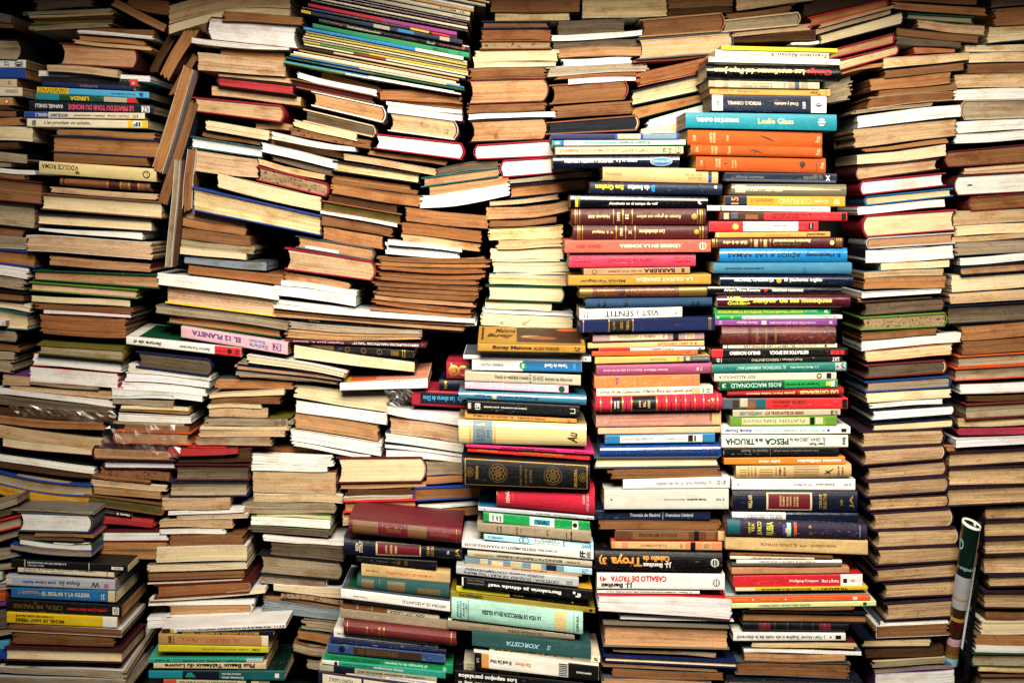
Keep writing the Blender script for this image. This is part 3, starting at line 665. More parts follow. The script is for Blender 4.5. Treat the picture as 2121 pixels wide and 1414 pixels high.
B('P','p','','K',(-647.3,508.2,-532.4,503.8,-532.4,499.1,-647.3,504.5),-9.4,'o','moss',[],mass=1)
B('P','p','','K',(-649.8,502.2,-529.0,497.1,-529.0,485.2,-649.8,489.3),-9.4,'w','white',[],s=1.7,mass=1)
B('P','p','','K',(-658.2,488.0,-540.7,485.0,-540.7,479.6,-658.2,483.8),-9.9,'g','grey',[],s=1.36,mass=1)
B('P','p','','K',(-639.7,483.6,-532.3,479.2,-532.3,468.4,-639.7,471.1),-9.4,'b','brown',[],mass=1)
B('H','h','medium tan-edged hardback, rust cover, 13th','K',(-651.6,471.5,-532.6,467.4,-532.6,450.9,-651.6,454.9),-12.1,'t','rust',[],sp='L')
B('H','h','medium tan-edged hardback, dark wine cover, 14th','K',(-685.7,446.6,-556.0,441.2,-556.0,425.4,-685.7,428.8),-16.9,'t','wine',[],sp='L')
B('H','h','thin white-edged hardback, dark wine cover, 15th','K',(-670.9,423.4,-556.8,421.1,-556.8,411.3,-670.9,412.3),-9.6,'w','wine',[],sp='L')
B('P','p','medium speckled brown-edged paperback, brown cover, 16th','K',(-679.1,412.9,-564.9,402.8,-564.9,388.6,-679.1,397.7),-7.7,'sp1','brown',[])
B('P','p','','K',(-691.7,401.1,-596.3,389.8,-596.3,384.7,-691.7,394.9),-10.6,'o','brown',[],mass=1)
B('P','p','','K',(-695.1,391.9,-570.8,380.8,-570.8,372.3,-695.1,382.8),-7.6,'c','white',[],s=1.02,mass=1)
B('P','p','','K',(-689.3,381.3,-580.3,371.2,-580.3,360.4,-689.3,369.5),-10.4,'t','tan',[],mass=1)
B('H','h','medium olive-edged hardback, brown cover, 20th','K',(-701.2,366.1,-577.8,349.9,-577.8,335.2,-701.2,352.9),-10.2,'ol','brown',[],sp='R')
B('S','p','','K',(-682.4,344.2,-627.5,335.8,-627.5,329.0,-682.4,335.8),-10.7,'g','black',[('T',0.1,0.5,0.3,0.7,'grey','f',"roman de l'est",),('T',0.55,0.95,0.25,0.75,'white','fb','Historia 16',)],mass=1)
B('P','p','','K',(-684.2,333.4,-591.2,326.6,-591.2,311.7,-684.2,318.1),-7.4,'redp','maroon',[],mass=1)
B('H','h','medium white-edged hardback, maroon cover, 23rd','K',(-682.3,305.8,-568.1,305.8,-568.1,291.9,-682.3,290.9),-8.2,'w','maroon',[],sp='L')
B('P','p','','K',(-683.7,289.1,-568.7,289.1,-568.7,278.0,-683.7,276.3),-9.3,'o','tan',[],s=1.02,mass=1)
B('P','p','','K',(-679.9,276.7,-581.0,275.7,-581.0,260.7,-679.9,267.4),-10.8,'o','grey',[],s=1.36,mass=1)
B('P','p','','LL',(-801.2,357.7,-669.8,353.4,-669.8,348.8,-801.2,355.1),-77.7,'g','grey',[],D=140,mass=1)
B('H','h','thick white-edged hardback, slate cover, 2nd','LL',(-788.8,351.3,-679.0,347.0,-679.0,321.7,-788.8,324.0),-75.6,'w','slate',[],sp='R',D=140)
B('P','p','','LL',(-766.9,319.3,-672.3,316.0,-672.3,311.0,-766.9,313.3),-74.8,'o','purple',[],D=140,mass=1)
B('P','p','','LL',(-791.4,316.1,-689.4,309.9,-689.4,305.4,-791.4,307.9),-72.7,'gd','brown',[],D=140,mass=1)
B('P','p','','LL',(-789.0,308.4,-674.8,300.2,-674.8,290.3,-789.0,300.2),-74.9,'w','dgreen',[],D=140,s=2.72,mass=1)
B('P','p','','LL',(-803.6,301.6,-673.9,290.8,-673.9,280.9,-803.6,293.1),-77.9,'g','blue',[],D=140,s=3.05,mass=1)
B('S','p','medium paperback, black spine, white lettering, 7th','LL',(-803.8,276.9,-616.4,267.1,-616.4,255.5,-803.8,264.8),-74.9,'i','black',[('R',0.115,0.12,0,1,'white',),('R',0.665,0.67,0,1,'white',),('T',0.14,0.47,0.55,0.8,'white','f','LA EDAD DE LA AFLICCION',),('T',0.14,0.28,0.2,0.42,'white','f','Jane Smiley',),('R',0.86,0.96,0.3,0.7,'white',),('T',0.88,0.95,0.38,0.62,'black','f','VERSAL',)],D=140)
B('S','p','thin paperback, ivory spine, mauve lettering, 8th','LL',(-793.8,262.9,-639.2,256.7,-639.2,246.8,-793.8,255.7),-72.9,'c','ivory',[('T',0.06,0.48,0.15,0.55,'mauve','f','JOHANN W. von GOETHE',),('T',0.06,0.8,0.68,0.95,'black','f','HERMANN Y DOROTEA REINEKE EL ZORRO',),('R',0.925,0.935,0,1,'pink',)],D=130)
B('S','p','medium paperback, silver spine, blue lettering, 9th','LL',(-811.5,251.0,-636.5,242.8,-636.5,227.3,-811.5,235.2),-76.4,'g','silver',[('T',0.15,0.46,0.3,0.65,'blue','fb','José López Rubio',),('T',0.48,0.68,0.25,0.8,'black','fi','Roque Six',),('O',0.92,0.4,0.25,'mauve',),('T',0.78,0.86,0.2,0.75,'black','f','W',),('T',0,0.06,0.2,0.7,'white','f','S',)],D=140)
B('S','p','medium paperback, steel spine, gold lettering, 10th','LL',(-803.1,231.4,-634.7,226.5,-634.7,207.9,-803.1,215.7),-77.0,'i','steel',[('T',0.07,0.26,0.4,0.75,'gold','n','J. GUITTON',),('T',0.27,0.75,0.36,0.72,'ivory','n','- EL SEGLAR Y LA IGLESIA',),('R',0.925,0.99,0,1,'cream',),('T',0.86,0.89,0.2,0.7,'ivory','f','51',)],D=150)
B('S','p','medium paperback, black spine, bronze lettering, 11th','LL',(-811.2,212.8,-626.2,203.0,-626.2,183.3,-811.2,193.9),-75.1,'t','black',[('T',0.06,0.49,0.3,0.75,'bronze','fb','CELA, MI PADRE',),('T',0.53,0.87,0.38,0.62,'red','fb','CAMILO JOSE CELA CONDE',),('R',0.92,0.975,0.2,0.8,'white',),('T',0.93,0.965,0.25,0.75,'black','f','ESA',)],D=160)
B('S','p','medium paperback, yellow spine, black lettering, 12th','LL',(-809.4,193.2,-632.9,184.0,-632.9,166.9,-809.4,175.8),-77.7,'t','yellow',[('T',0.08,0.52,0.18,0.5,'black','fb','MICHEL DE SAINT PIERRE',),('T',0.08,0.42,0.62,0.82,'black','fb','LA PASION DEL PADRE DELANCE',),('R',0.87,1,0,1,'white',)],D=140)
B('P','p','medium brown-edged paperback, white cover, 13th','LL',(-807.0,173.4,-626.2,164.5,-626.2,152.0,-807.0,161.3),-75.2,'b','white',[],D=150)
B('P','p','medium brown-edged paperback, brown cover, 14th','LL',(-801.2,159.9,-640.0,154.0,-640.0,135.9,-801.2,139.8),-72.9,'b','brown',[],D=140)
B('F','h','medium ivory-edged hardback, dark wine cover, 15th','LL',(-811.1,135.0,-627.0,129.7,-627.0,112.6,-811.1,117.6),-75.3,'i','wine',[],D=140)
B('M','m','thin greyish-edged magazine, white cover, 16th','LL',(-824.5,103.7,-624.5,96.8,-624.5,83.7,-824.5,95.2),-72.2,'g','white',[],D=200,pt=5)
B('P','p','thin greyish-edged paperback, silver cover, 17th','LL',(-825.1,89.1,-620.4,82.0,-620.4,73.5,-825.1,80.0),-75.2,'g','silver',[],D=180)
B('P','p','medium greyish-edged paperback, grey cover, 18th','LL',(-827.4,80.6,-618.9,74.0,-618.9,59.6,-827.4,64.5),-77.9,'g','grey',[],D=180)
B('M','m','thin ivory-edged magazine, white cover, 1st','N',(-431.9,600.2,-272.8,571.4,-272.8,563.0,-431.9,588.2),-32.2,'i','white',[],s=-1.36)
B('M','m','thin greyish-edged magazine, grey cover, 2nd','N',(-443.2,591.4,-277.0,568.9,-277.0,559.8,-443.2,584.4),-25.2,'g','grey',[],s=-1.36)
B('M','m','thin tan-edged magazine, blue cover, 3rd','N',(-451.7,581.8,-277.0,560.4,-277.0,555.4,-451.7,575.6),-24.6,'t','blue',[],s=-1.36)
B('M','m','thin greyish-edged magazine, brown cover, 4th','N',(-447.7,574.9,-282.7,558.1,-282.7,549.7,-447.7,563.2),-19.2,'g','brown',[],s=-1.7)
B('P','p','medium orange-tan-edged paperback, slate cover, 5th','N',(-487.4,558.7,-362.4,555.3,-362.4,541.1,-487.4,541.8),-10.0,'o','slate',[])
B('P','p','','N',(-498.5,532.1,-375.3,541.2,-375.3,531.4,-498.5,525.4),-13.6,'i','cream',[],s=-2.04,mass=1)
B('P','p','medium brown-edged paperback, brown cover, 7th','N',(-495.4,528.6,-382.3,529.2,-382.3,516.7,-495.4,513.4),-12.2,'b','brown',[],s=-2.38)
B('P','p','','N',(-501.0,515.9,-413.3,516.9,-413.3,510.2,-501.0,510.2),-13.7,'i','cream',[],s=-0.68,mass=1)
B('P','p','','N',(-499.1,510.2,-401.9,511.2,-401.9,494.6,-499.1,495.6),-11.0,'c','black',[],mass=1)
B('P','p','medium greyish-edged paperback, olive cover, 10th','N',(-506.0,493.2,-365.7,493.8,-365.7,477.6,-506.0,479.3),-10.3,'g','olive',[('E',0.84,0.5,0.02,0.2,'gd',),('E',0.92,0.6,0.028,0.35,'gd',)],s=-0.68)
B('P','p','','N',(-514.5,479.4,-367.7,478.2,-367.7,473.4,-514.5,474.1),-13.9,'i','cream',[],mass=1)
B('P','p','','N',(-514.3,472.8,-374.3,473.3,-374.3,463.2,-514.3,463.2),-14.9,'c','cream',[],mass=1)
B('P','p','medium greyish-edged paperback, red cover, 13th','N',(-521.2,462.5,-397.2,463.0,-397.2,447.8,-521.2,448.7),-14.1,'g','red',[])
B('P','p','','N',(-562.8,448.1,-450.2,447.8,-450.2,437.0,-562.8,432.7),-23.8,'redp','black',[],s=1.7,mass=1)
B('P','p','medium dark brown-edged paperback, dark wine cover, 15th','N',(-549.9,430.9,-430.1,444.4,-430.1,420.8,-549.9,419.5),-13.9,'d','wine',[])
B('F','h','medium dark grey-edged hardback, dark wine cover, 16th','N',(-551.7,416.5,-435.3,415.7,-435.3,393.7,-551.7,393.7),-13.4,'gd','wine',[])
B('F','h','medium greyish-edged hardback, navy cover, 17th','N',(-562.6,388.1,-438.4,388.1,-438.4,366.4,-562.6,366.1),-10.4,'g','navy',[])
B('P','p','medium cream-edged paperback, brown cover, 18th','N',(-576.5,363.1,-465.1,363.8,-465.1,343.7,-576.5,341.1),-12.1,'c','brown',[])
B('P','p','','N',(-567.5,340.2,-442.5,347.0,-442.5,338.6,-567.5,333.5),-11.1,'w','white',[],s=1.02,mass=1)
B('P','p','','N',(-552.7,330.7,-436.1,335.4,-436.1,328.7,-552.7,325.3),-9.2,'c','white',[],mass=1)
B('P','p','','N',(-581.4,323.9,-461.4,326.3,-461.4,311.8,-581.4,313.5),-9.2,'c','cream',[],mass=1)
B('P','p','','N',(-581.1,309.7,-474.6,310.8,-474.6,302.6,-581.1,303.0),-10.7,'w','white',[],mass=1)
B('P','p','medium brown-edged paperback, brown cover, 23rd','N',(-564.2,301.3,-443.4,303.0,-443.4,282.0,-564.2,281.0),-10.6,'b','brown',[])
B('P','p','thick ivory-edged paperback, white cover, 24th','N',(-585.5,280.7,-437.0,284.0,-437.0,259.4,-585.5,256.0),-13.2,'i','white',[])
B('P','p','medium ivory-edged paperback, grey cover, 25th','N',(-600.3,252.4,-436.7,257.1,-436.7,245.3,-600.3,240.2),-14.7,'i','grey',[])
B('P','p','medium brown-edged paperback, navy cover, 26th','N',(-599.4,238.8,-442.4,242.8,-442.4,230.3,-599.4,225.9),-11.7,'b','navy',[])
B('P','p','','N',(-600.4,223.7,-444.3,229.4,-444.3,226.7,-600.4,219.9),-14.6,'i','inknavy',[],mass=1)
B('H','h','medium reddish-brown-edged hardback, maroon cover, 28th','N',(-585.1,218.3,-433.3,225.8,-433.3,208.9,-585.1,200.1),-14.9,'r2','maroon',[],sp='R')
B('P','p','','N',(-597.0,196.7,-406.4,214.9,-406.4,206.5,-597.0,193.0),-14.7,'i','white',[],s=2.38,mass=1)
B('P','p','','N',(-599.5,190.3,-424.7,195.4,-424.7,188.0,-599.5,184.4),-11.2,'w','white',[],mass=1)
B('H','h','medium tan-edged hardback, white cover, 31st','N',(-566.0,185.0,-432.5,186.7,-432.5,173.5,-566.0,168.5),-10.3,'t','white',[],sp='R')
B('P','p','medium white-edged paperback, white cover, 32nd','N',(-601.4,164.7,-425.7,170.8,-425.7,156.3,-601.4,146.2),-10.4,'w','white',[],s=-1.02)
B('S','p','thin paperback, white spine, black lettering, 1st','NF',(-561.2,166.3,-362.6,174.5,-362.6,167.3,-561.2,158.8),-79.0,'t','white',[('R',0,0.07,0,1,'dbrown',),('O',0.085,0.5,0.4,'gold',),('T',0.12,0.3,0.3,0.7,'black','n','Thomas De Quincey',),('T',0.3,0.88,0.3,0.7,'black','nb','Del asesinato considerado como una de las Bellas Artes',),('T',0.91,0.99,0.3,0.7,'black','n','1133',)],D=120)
B('S','p','thin paperback, navy spine, gold lettering, 2nd','NF',(-536.2,162.2,-382.0,163.6,-382.0,155.7,-536.2,158.3),-80.7,'i','inknavy',[('T',0.05,0.85,0.15,0.75,'gold','fb','BIBLIOTECA UNIVERSAL DE MISTERIO Y TERROR',)],D=120)
B('S','p','medium paperback, tan spine, rust lettering, 3rd','NF',(-565.4,159.3,-390.0,155.7,-390.0,138.7,-565.4,142.0),-82.0,'o','tan',[('T',0.2,0.74,0.3,0.7,'rust','fi','EL TALENT. - Part 1.',),('R',0.94,1,0,1,'ivory',),('T',0.08,0.13,0.15,0.85,'black','r','JOHN MANYÀ',),('R',0.135,0.14,0.1,0.9,'black',)],D=120)
B('S','p','thin paperback, bright yellow spine, olive lettering, 4th','NF',(-565.3,141.8,-389.9,138.2,-389.9,128.7,-565.3,130.6),-82.5,'i','acid',[('T',0.4,0.82,0.35,0.7,'olive','f','el zodiaco, clave del hombre y del universo',),('T',0.85,0.92,0.3,0.7,'black','f','ROMA',)],D=120)
B('S','p','thin paperback, teal spine, black lettering, 5th','NF',(-581.8,119.9,-398.2,119.9,-398.2,113.0,-581.8,112.4),-81.8,'g','teal',[('T',0.06,0.18,0.25,0.75,'black','f','M. Oraison',),('T',0.3,0.85,0.2,0.75,'black','f','Psicología y sentido del pecado',),('R',0.855,1,0,1,'silver',),('U',0.05,0.95,0.05,0.5,'moss',),('U',0.35,0.45,0.1,0.3,'white',)],D=130,pt=4)
B('S','p','thin paperback, cream spine, black lettering, 6th','NF',(-573.6,112.3,-393.3,113.1,-393.3,102.6,-573.6,103.9),-82.0,'c','cream',[('T',0.1,0.9,0.2,0.9,'black','fb','Plus Beaux Tableaux du Louvre',)],D=120)
B('S','p','medium paperback, dark teal spine, teal lettering, 7th','NF',(-581.6,100.1,-363.7,100.5,-363.7,84.7,-581.6,88.0),-82.5,'c','tealc',[('U',0,1,0.02,0.98,'tealnight',),('R',0,0.25,0,1,'turq',),('R',0.25,0.52,0,1,'inknavy',),('T',0.27,0.35,0.2,0.8,'teal','n','&',),('T',0.54,0.7,0.1,0.35,'white','f','Sin levantar cabeza',),('T',0.54,0.68,0.55,0.8,'white','f','Andrea Vinyoles',),('R',0.93,0.96,0.3,0.75,'white',)],D=140)
B('S','p','medium paperback, cream spine, black lettering, 8th','NF',(-557.7,86.2,-388.7,84.5,-388.7,73.4,-557.7,75.0),-79.9,'t','cream',[('R',0,0.12,0,1,'rust',),('T',0.15,0.7,0.35,0.75,'black','f','SALVADOR DE MADARIAGA EL CORAZON DE PIEDRA VERDE',),('R',0.78,0.83,0,1,'black',),('X',0.9,1,0,1,'brown',)],D=120)
B('Q','p','','L',(-656.8,1185.3,-572.2,1142.5,-578.7,1131.3,-664.8,1174.4),1.9,'o','olive',[],D=90,mass=1)
B('P','p','leaning orange-tan-edged paperback, dark brown cover, 1st','L',(-643.8,1201.7,-575.1,1186.2,-575.1,1162.2,-643.8,1181.1),28.3,'o','dbrown',[],s=5.09)
B('Q','p','','L',(-606.7,1068.8,-571.6,1135.6,-558.8,1130.4,-593.0,1064.5),21.0,'d','black',[],D=120,mass=1)
B('Q','p','','L',(-583.2,1062.5,-544.2,1132.9,-517.9,1133.7,-568.0,1052.3),-1.8,'o','maroon',[],D=120,mass=1)
B('Q','p','','L',(-574.2,1027.4,-532.3,1097.5,-524.6,1090.7,-555.4,1031.7),17.2,'b','brown',[],D=100,mass=1)
B('Q','p','','L',(-588.6,906.7,-536.3,1072.6,-521.2,1064.2,-572.3,895.6),-29.4,'o','white',[],D=45,mass=1)
B('Q','p','','L',(-583.9,851.4,-530.7,1016.2,-517.5,1010.3,-569.2,843.2),-9.4,'b','slate',[],D=45,mass=1)
B('Q','p','','L',(-544.3,837.9,-535.0,936.6,-520.6,935.8,-528.6,838.7),-12.7,'b','white',[],D=45,mass=1)
B('Q','p','','L',(-569.2,741.8,-553.1,918.6,-544.0,918.6,-559.2,742.4),-23.3,'g','white',[],D=60,mass=1)
B('Q','p','','L',(-559.8,742.6,-545.6,918.6,-538.2,918.6,-550.0,745.0),-12.0,'d','inknavy',[],D=60,mass=1)
B('Q','p','','L',(-552.8,759.6,-546.0,888.7,-538.3,888.7,-545.1,759.6),2.2,'dbrown','dbrown',[],D=100,mass=1)
B('P','p','thick cream-edged paperback, cream cover, 1st','C',(-567.7,1173.4,-366.9,1198.8,-366.9,1169.0,-567.7,1143.8),-2.9,'c','cream',[],s=-10.52)
B('P','p','medium ivory-edged paperback, cream cover, 3rd','C',(-566.6,1141.8,-366.2,1167.4,-366.2,1157.2,-566.6,1127.1),-7.4,'i','cream',[],s=-10.52)
B('P','p','medium orange-tan-edged paperback, brown cover, 2nd','C',(-475.3,1163.2,-343.8,1152.8,-343.8,1140.3,-475.3,1147.2),-15.8,'o','brown',[])
B('H','h','thick white-edged hardback, maroon cover, 4th','C',(-495.6,1153.0,-354.6,1140.2,-354.6,1103.3,-495.6,1117.8),-5.9,'w','maroon',[],sp='L')
B('P','p','','C',(-527.5,1119.1,-367.4,1102.9,-367.4,1098.8,-527.5,1110.3),-16.0,'w','white',[],s=1.7,mass=1)
B('P','p','medium orange-tan-edged paperback, brown cover, 6th','C',(-482.1,1109.1,-376.8,1097.2,-376.8,1081.9,-482.1,1093.8),1.1,'o','brown',[])
B('P','p','thick cream-edged paperback, cream cover, 7th','C',(-518.7,1095.5,-374.9,1081.6,-374.9,1055.9,-518.7,1066.4),-5.9,'c','cream',[],s=-1.02)
B('P','p','','C',(-486.7,1064.4,-365.2,1053.6,-365.2,1045.8,-486.7,1058.3),2.9,'c','gold',[],mass=1)
B('H','h','medium red-stained-edged hardback, black cover, 9th','C',(-484.2,1054.9,-360.6,1040.7,-360.6,1027.1,-484.2,1042.4),-5.3,'redp','black',[],sp='L')
B('P','p','medium cream-edged paperback, tan cover, 10th','C',(-498.4,1041.6,-350.4,1023.2,-350.4,1009.3,-498.4,1026.3),6.2,'c','tan',[])
B('H','h','medium cream-edged hardback, crimson cover, 11th','C',(-524.0,1020.4,-381.8,1006.8,-381.8,983.1,-524.0,1000.7),-5.1,'c','crimson',[],sp='R')
B('P','p','','C',(-426.5,982.8,-365.1,978.3,-365.1,967.1,-426.5,972.2),13.2,'t','brown',[],mass=1)
B('P','p','medium ivory-edged paperback, black cover, 13th','C',(-505.3,984.9,-401.6,968.0,-401.6,950.4,-505.3,968.0),-2.9,'i','black',[])
B('P','p','','C',(-513.6,966.2,-416.7,949.2,-416.7,942.9,-513.6,959.4),5.8,'b','brown',[],mass=1)
B('F','h','medium white-edged hardback, dark teal cover, 15th','C',(-527.7,955.9,-414.0,937.3,-414.0,924.1,-527.7,940.7),-7.6,'w','tealc',[],m='marble')
B('P','p','thick cream-edged paperback, cream cover, 16th','C',(-529.2,936.4,-420.0,919.8,-420.0,889.3,-529.2,901.3),-4.6,'c','cream',[],s=1.02)
B('P','p','thick ivory-edged paperback, black cover, 17th','C',(-485.8,897.4,-315.9,857.8,-315.9,833.6,-485.8,873.0),-7.2,'i','black',[],s=1.7)
B('F','h','thick pale yellow-edged hardback, blue cover, 18th','C',(-523.3,871.6,-316.8,825.7,-316.8,796.1,-523.3,837.5),-16.0,'ic','blue',[])
B('P','p','','C',(-547.6,842.9,-442.2,815.3,-442.2,805.1,-547.6,824.2),5.7,'pi','brown',[],mass=1)
B('P','p','','C',(-546.4,824.3,-440.5,805.0,-440.5,792.7,-546.4,810.0),-3.5,'o','brown',[],mass=1)
B('P','p','medium brown-edged paperback, brown cover, 21st','C',(-552.3,808.0,-432.0,792.8,-432.0,776.5,-552.3,790.0),-3.8,'b','brown',[],s=1.02)
B('P','p','medium greyish-edged paperback, grey cover, 22nd','C',(-550.6,788.7,-426.9,775.8,-426.9,762.2,-550.6,775.1),-3.4,'g','grey',[])
B('P','p','','C',(-548.5,775.2,-439.3,763.3,-439.3,753.2,-548.5,763.3),-5.5,'i','cream',[],mass=1)
B('P','p','medium blue-grey-edged paperback, slate cover, 24th','C',(-541.0,758.0,-405.7,749.9,-405.7,735.4,-541.0,747.9),-8.6,'slatep','slate',[])
B('P','p','medium reddish-brown-edged paperback, brown cover, 25th','C',(-535.2,746.0,-377.6,729.1,-377.6,712.5,-535.2,730.8),-4.5,'r2','brown',[])
B('P','p','medium white-edged paperback, white cover, 26th','C',(-584.7,732.7,-386.1,708.6,-386.1,687.4,-584.7,713.5),-9.8,'w','white',[],s=-1.02)
B('F','h','thick pinkish-edged hardback, yellow cover, 27th','C',(-570.8,710.9,-393.5,686.5,-393.5,662.0,-570.8,684.3),-0.5,'pi','yellow',[])
B('P','p','medium greyish-edged paperback, grey cover, 28th','C',(-586.4,680.6,-369.5,651.9,-369.5,638.4,-586.4,667.8),-13.1,'g','grey',[])
B('F','h','thin orange-tan-edged hardback, dark green cover, 29th','C',(-566.4,663.1,-384.4,637.6,-384.4,627.5,-566.4,651.5),-4.7,'o','dgreen',[])
B('S','p','medium paperback, pale pink spine, violet lettering, 30th','C',(-542.6,646.0,-367.8,618.5,-367.8,599.0,-542.6,627.6),-23.9,'o','pinkl',[('T',0.1,0.56,0.35,0.8,'violet','fb','EL 12 PLANETA',),('T',0.64,0.79,0.55,0.85,'steel','f','Sitchin',),('T',0.64,0.82,0.15,0.48,'steel','f','Zecharia',),('R',0.86,0.94,0.2,0.8,'violet',),('T',0.87,0.93,0.25,0.75,'pinkl','f','BZ',)])
B('S','p','medium paperback, white spine, black lettering, 31st','C',(-632.6,629.2,-444.4,610.1,-444.4,594.9,-632.6,616.6),-23.5,'o','white',[('T',0.06,0.31,0.25,0.78,'black','fib','Segura de ti',),('T',0.46,0.73,0.25,0.6,'black','fi','Beatrice Poschenrieder',),('R',0.77,1,0,1,'red',),('T',0.78,0.87,0.35,0.55,'black','f','Nueva Mujer',),('O',0.9,0.5,0.28,'black',),('T',0.95,0.98,0.25,0.75,'black','r','BIB',),('U',0.1,0.95,0.05,0.9,'dgreen',)],pt=4)
B('P','p','','E',(-316.1,1066.8,-218.7,1041.1,-218.7,1030.9,-316.1,1049.7),17.5,'o','brown',[],mass=1)
B('P','p','','E',(-354.6,1064.2,-225.6,1034.3,-225.6,1024.1,-354.6,1054.7),-0.0,'w','white',[],s=1.36,mass=1)
B('F','h','thin dark wine-edged hardback, sienna brown cover, 3rd','E',(-364.4,1051.6,-232.4,1024.8,-232.4,1015.6,-364.4,1041.8),-0.2,'wine','sienna',[])
B('H','h','medium tan-edged hardback, white cover, 4th','E',(-328.2,1030.4,-215.1,1005.8,-215.1,982.9,-328.2,1009.5),-0.1,'t','white',[],sp='R')
B('H','h','medium dark grey-edged hardback, cream cover, 5th','E',(-342.3,1000.9,-231.0,974.4,-231.0,958.4,-342.3,983.9),2.9,'gd','cream',[],sp='R')
B('P','p','','E',(-361.4,986.1,-257.0,963.1,-257.0,949.5,-361.4,974.9),0.4,'i','cream',[],mass=1)
B('P','p','medium speckled brown-edged paperback, brown cover, 7th','E',(-368.4,973.3,-234.3,951.2,-234.3,937.7,-368.4,961.4),1.9,'sp1','brown',[])
B('P','p','','E',(-396.7,965.1,-258.8,939.0,-258.8,932.3,-396.7,952.6),-7.0,'w','white',[],s=2.04,mass=1)
B('P','p','','E',(-406.9,953.7,-276.9,929.7,-276.9,920.5,-406.9,940.0),18.2,'o','brown',[],mass=1)
B('P','p','medium white-edged paperback, white cover, 10th','E',(-412.6,948.5,-288.3,918.7,-288.3,904.3,-412.6,933.2),-8.0,'w','white',[],s=1.02)
B('P','p','','E',(-397.0,929.8,-295.2,903.7,-295.2,891.8,-397.0,918.9),0.2,'gd','brown',[],mass=1)
B('P','p','','E',(-419.5,920.4,-310.3,894.0,-310.3,884.5,-419.5,910.3),-7.4,'ic','crimson',[],mass=1)
B('H','h','medium speckled grey-edged hardback, crimson cover, 13th','E',(-418.3,906.2,-307.9,879.1,-307.9,860.2,-418.3,886.6),-6.3,'sp2','crimson',[],sp='R')
B('P','p','','E',(-303.8,861.2,-190.9,842.6,-190.9,832.4,-303.8,851.0),1.0,'d','brown',[],mass=1)
B('F','h','medium olive-edged hardback, sienna brown cover, 15th','E',(-312.1,850.0,-185.7,828.0,-185.7,814.7,-312.1,837.5),-0.1,'ol','sienna',[])
B('P','p','','E',(-316.1,835.8,-189.3,813.8,-189.3,808.1,-316.1,831.1),-8.3,'w','white',[],mass=1)
B('P','p','medium brown-edged paperback, brown cover, 17th','E',(-317.0,830.7,-199.1,808.6,-199.1,791.7,-317.0,812.0),-1.7,'b','brown',[])
B('P','p','medium orange-tan-edged paperback, brown cover, 18th','E',(-312.1,810.3,-214.8,791.6,-214.8,770.4,-312.1,788.2),2.4,'o','brown',[])
B('H','h','medium tan-edged hardback, slate cover, 19th','E',(-353.9,791.4,-231.6,771.1,-231.6,754.5,-353.9,775.2),-4.4,'t','slate',[('R',0.1,0.55,0,0.28,'white',)],sp='R')
B('H','h','thick cream-edged hardback, crimson cover, 20th','E',(-371.4,771.5,-232.6,750.2,-232.6,721.4,-371.4,740.0),-6.5,'c','crimson',[],sp='R')
B('P','p','','E',(-376.8,733.9,-269.9,715.2,-269.9,702.7,-376.8,720.3),1.3,'t','brown',[],mass=1)
B('P','p','','E',(-381.0,720.9,-256.0,703.0,-256.0,695.5,-381.0,712.4),-9.6,'w','white',[],mass=1)
B('P','p','medium white-edged paperback, white cover, 23rd','E',(-392.0,712.5,-257.6,695.2,-257.6,677.8,-392.0,696.4),-10.0,'w','white',[])
B('M','m','thin white-edged magazine, silver cover, 24th','E',(-393.5,689.9,-60.6,651.2,-60.6,644.4,-393.5,681.4),-0.4,'w','silver',[],D=200,s=1.36)
B('M','m','thin white-edged magazine, grey cover, 25th','E',(-392.0,681.7,-63.8,656.7,-63.8,649.2,-392.0,674.2),-9.6,'w','grey',[],D=200,s=2.38)
B('M','m','thin orange-tan-edged magazine, brown cover, 26th','E',(-392.4,674.1,-72.8,649.3,-72.8,642.5,-392.4,666.9),-2.5,'o','brown',[],D=200,s=1.02)
B('M','m','thin tan-edged magazine, tan cover, 27th','E',(-395.4,666.7,-81.4,641.6,-81.4,636.5,-395.4,660.3),0.3,'t','tan',[],D=200,s=0.68)
B('S','p','thin paperback, navy spine, white lettering, 28th','E',(-352.2,659.8,-81.6,640.0,-81.6,631.5,-352.2,650.2),7.2,'o','inknavy',[('T',0.05,0.1,0.2,0.8,'white','n','8',),('T',0.1,0.12,0.2,0.8,'white','n','22',)],D=180)
B('M','m','thin greyish-edged magazine, silver cover, 29th','E',(-370.1,651.2,-149.2,635.6,-149.2,630.5,-370.1,640.7),-0.6,'g','silver',[],D=180,s=2.38)
B('M','m','thin tan-edged magazine, tan cover, 30th','E',(-371.8,638.8,-151.0,632.0,-151.0,626.9,-371.8,632.0),1.8,'t','tan',[],D=180,s=1.36)
B('M','m','thin tan-edged magazine, cream cover, 31st','E',(-373.9,636.5,-150.5,627.7,-150.5,622.6,-373.9,626.0),-6.7,'t','cream',[],D=180,s=2.72)
B('S','p','paperback, dark wine spine, pale pink lettering, 32nd','E',(-375.7,623.6,-142.1,615.8,-142.1,608.3,-375.7,617.5),-6.2,'o','wine',[('T',0.06,0.42,0.2,0.75,'pinkl','f','Capitán José A. Gómez',),('T',0.48,0.95,0.2,0.75,'white','f','GEROGLIFICOS NAUTICOS "SALTI"',)])
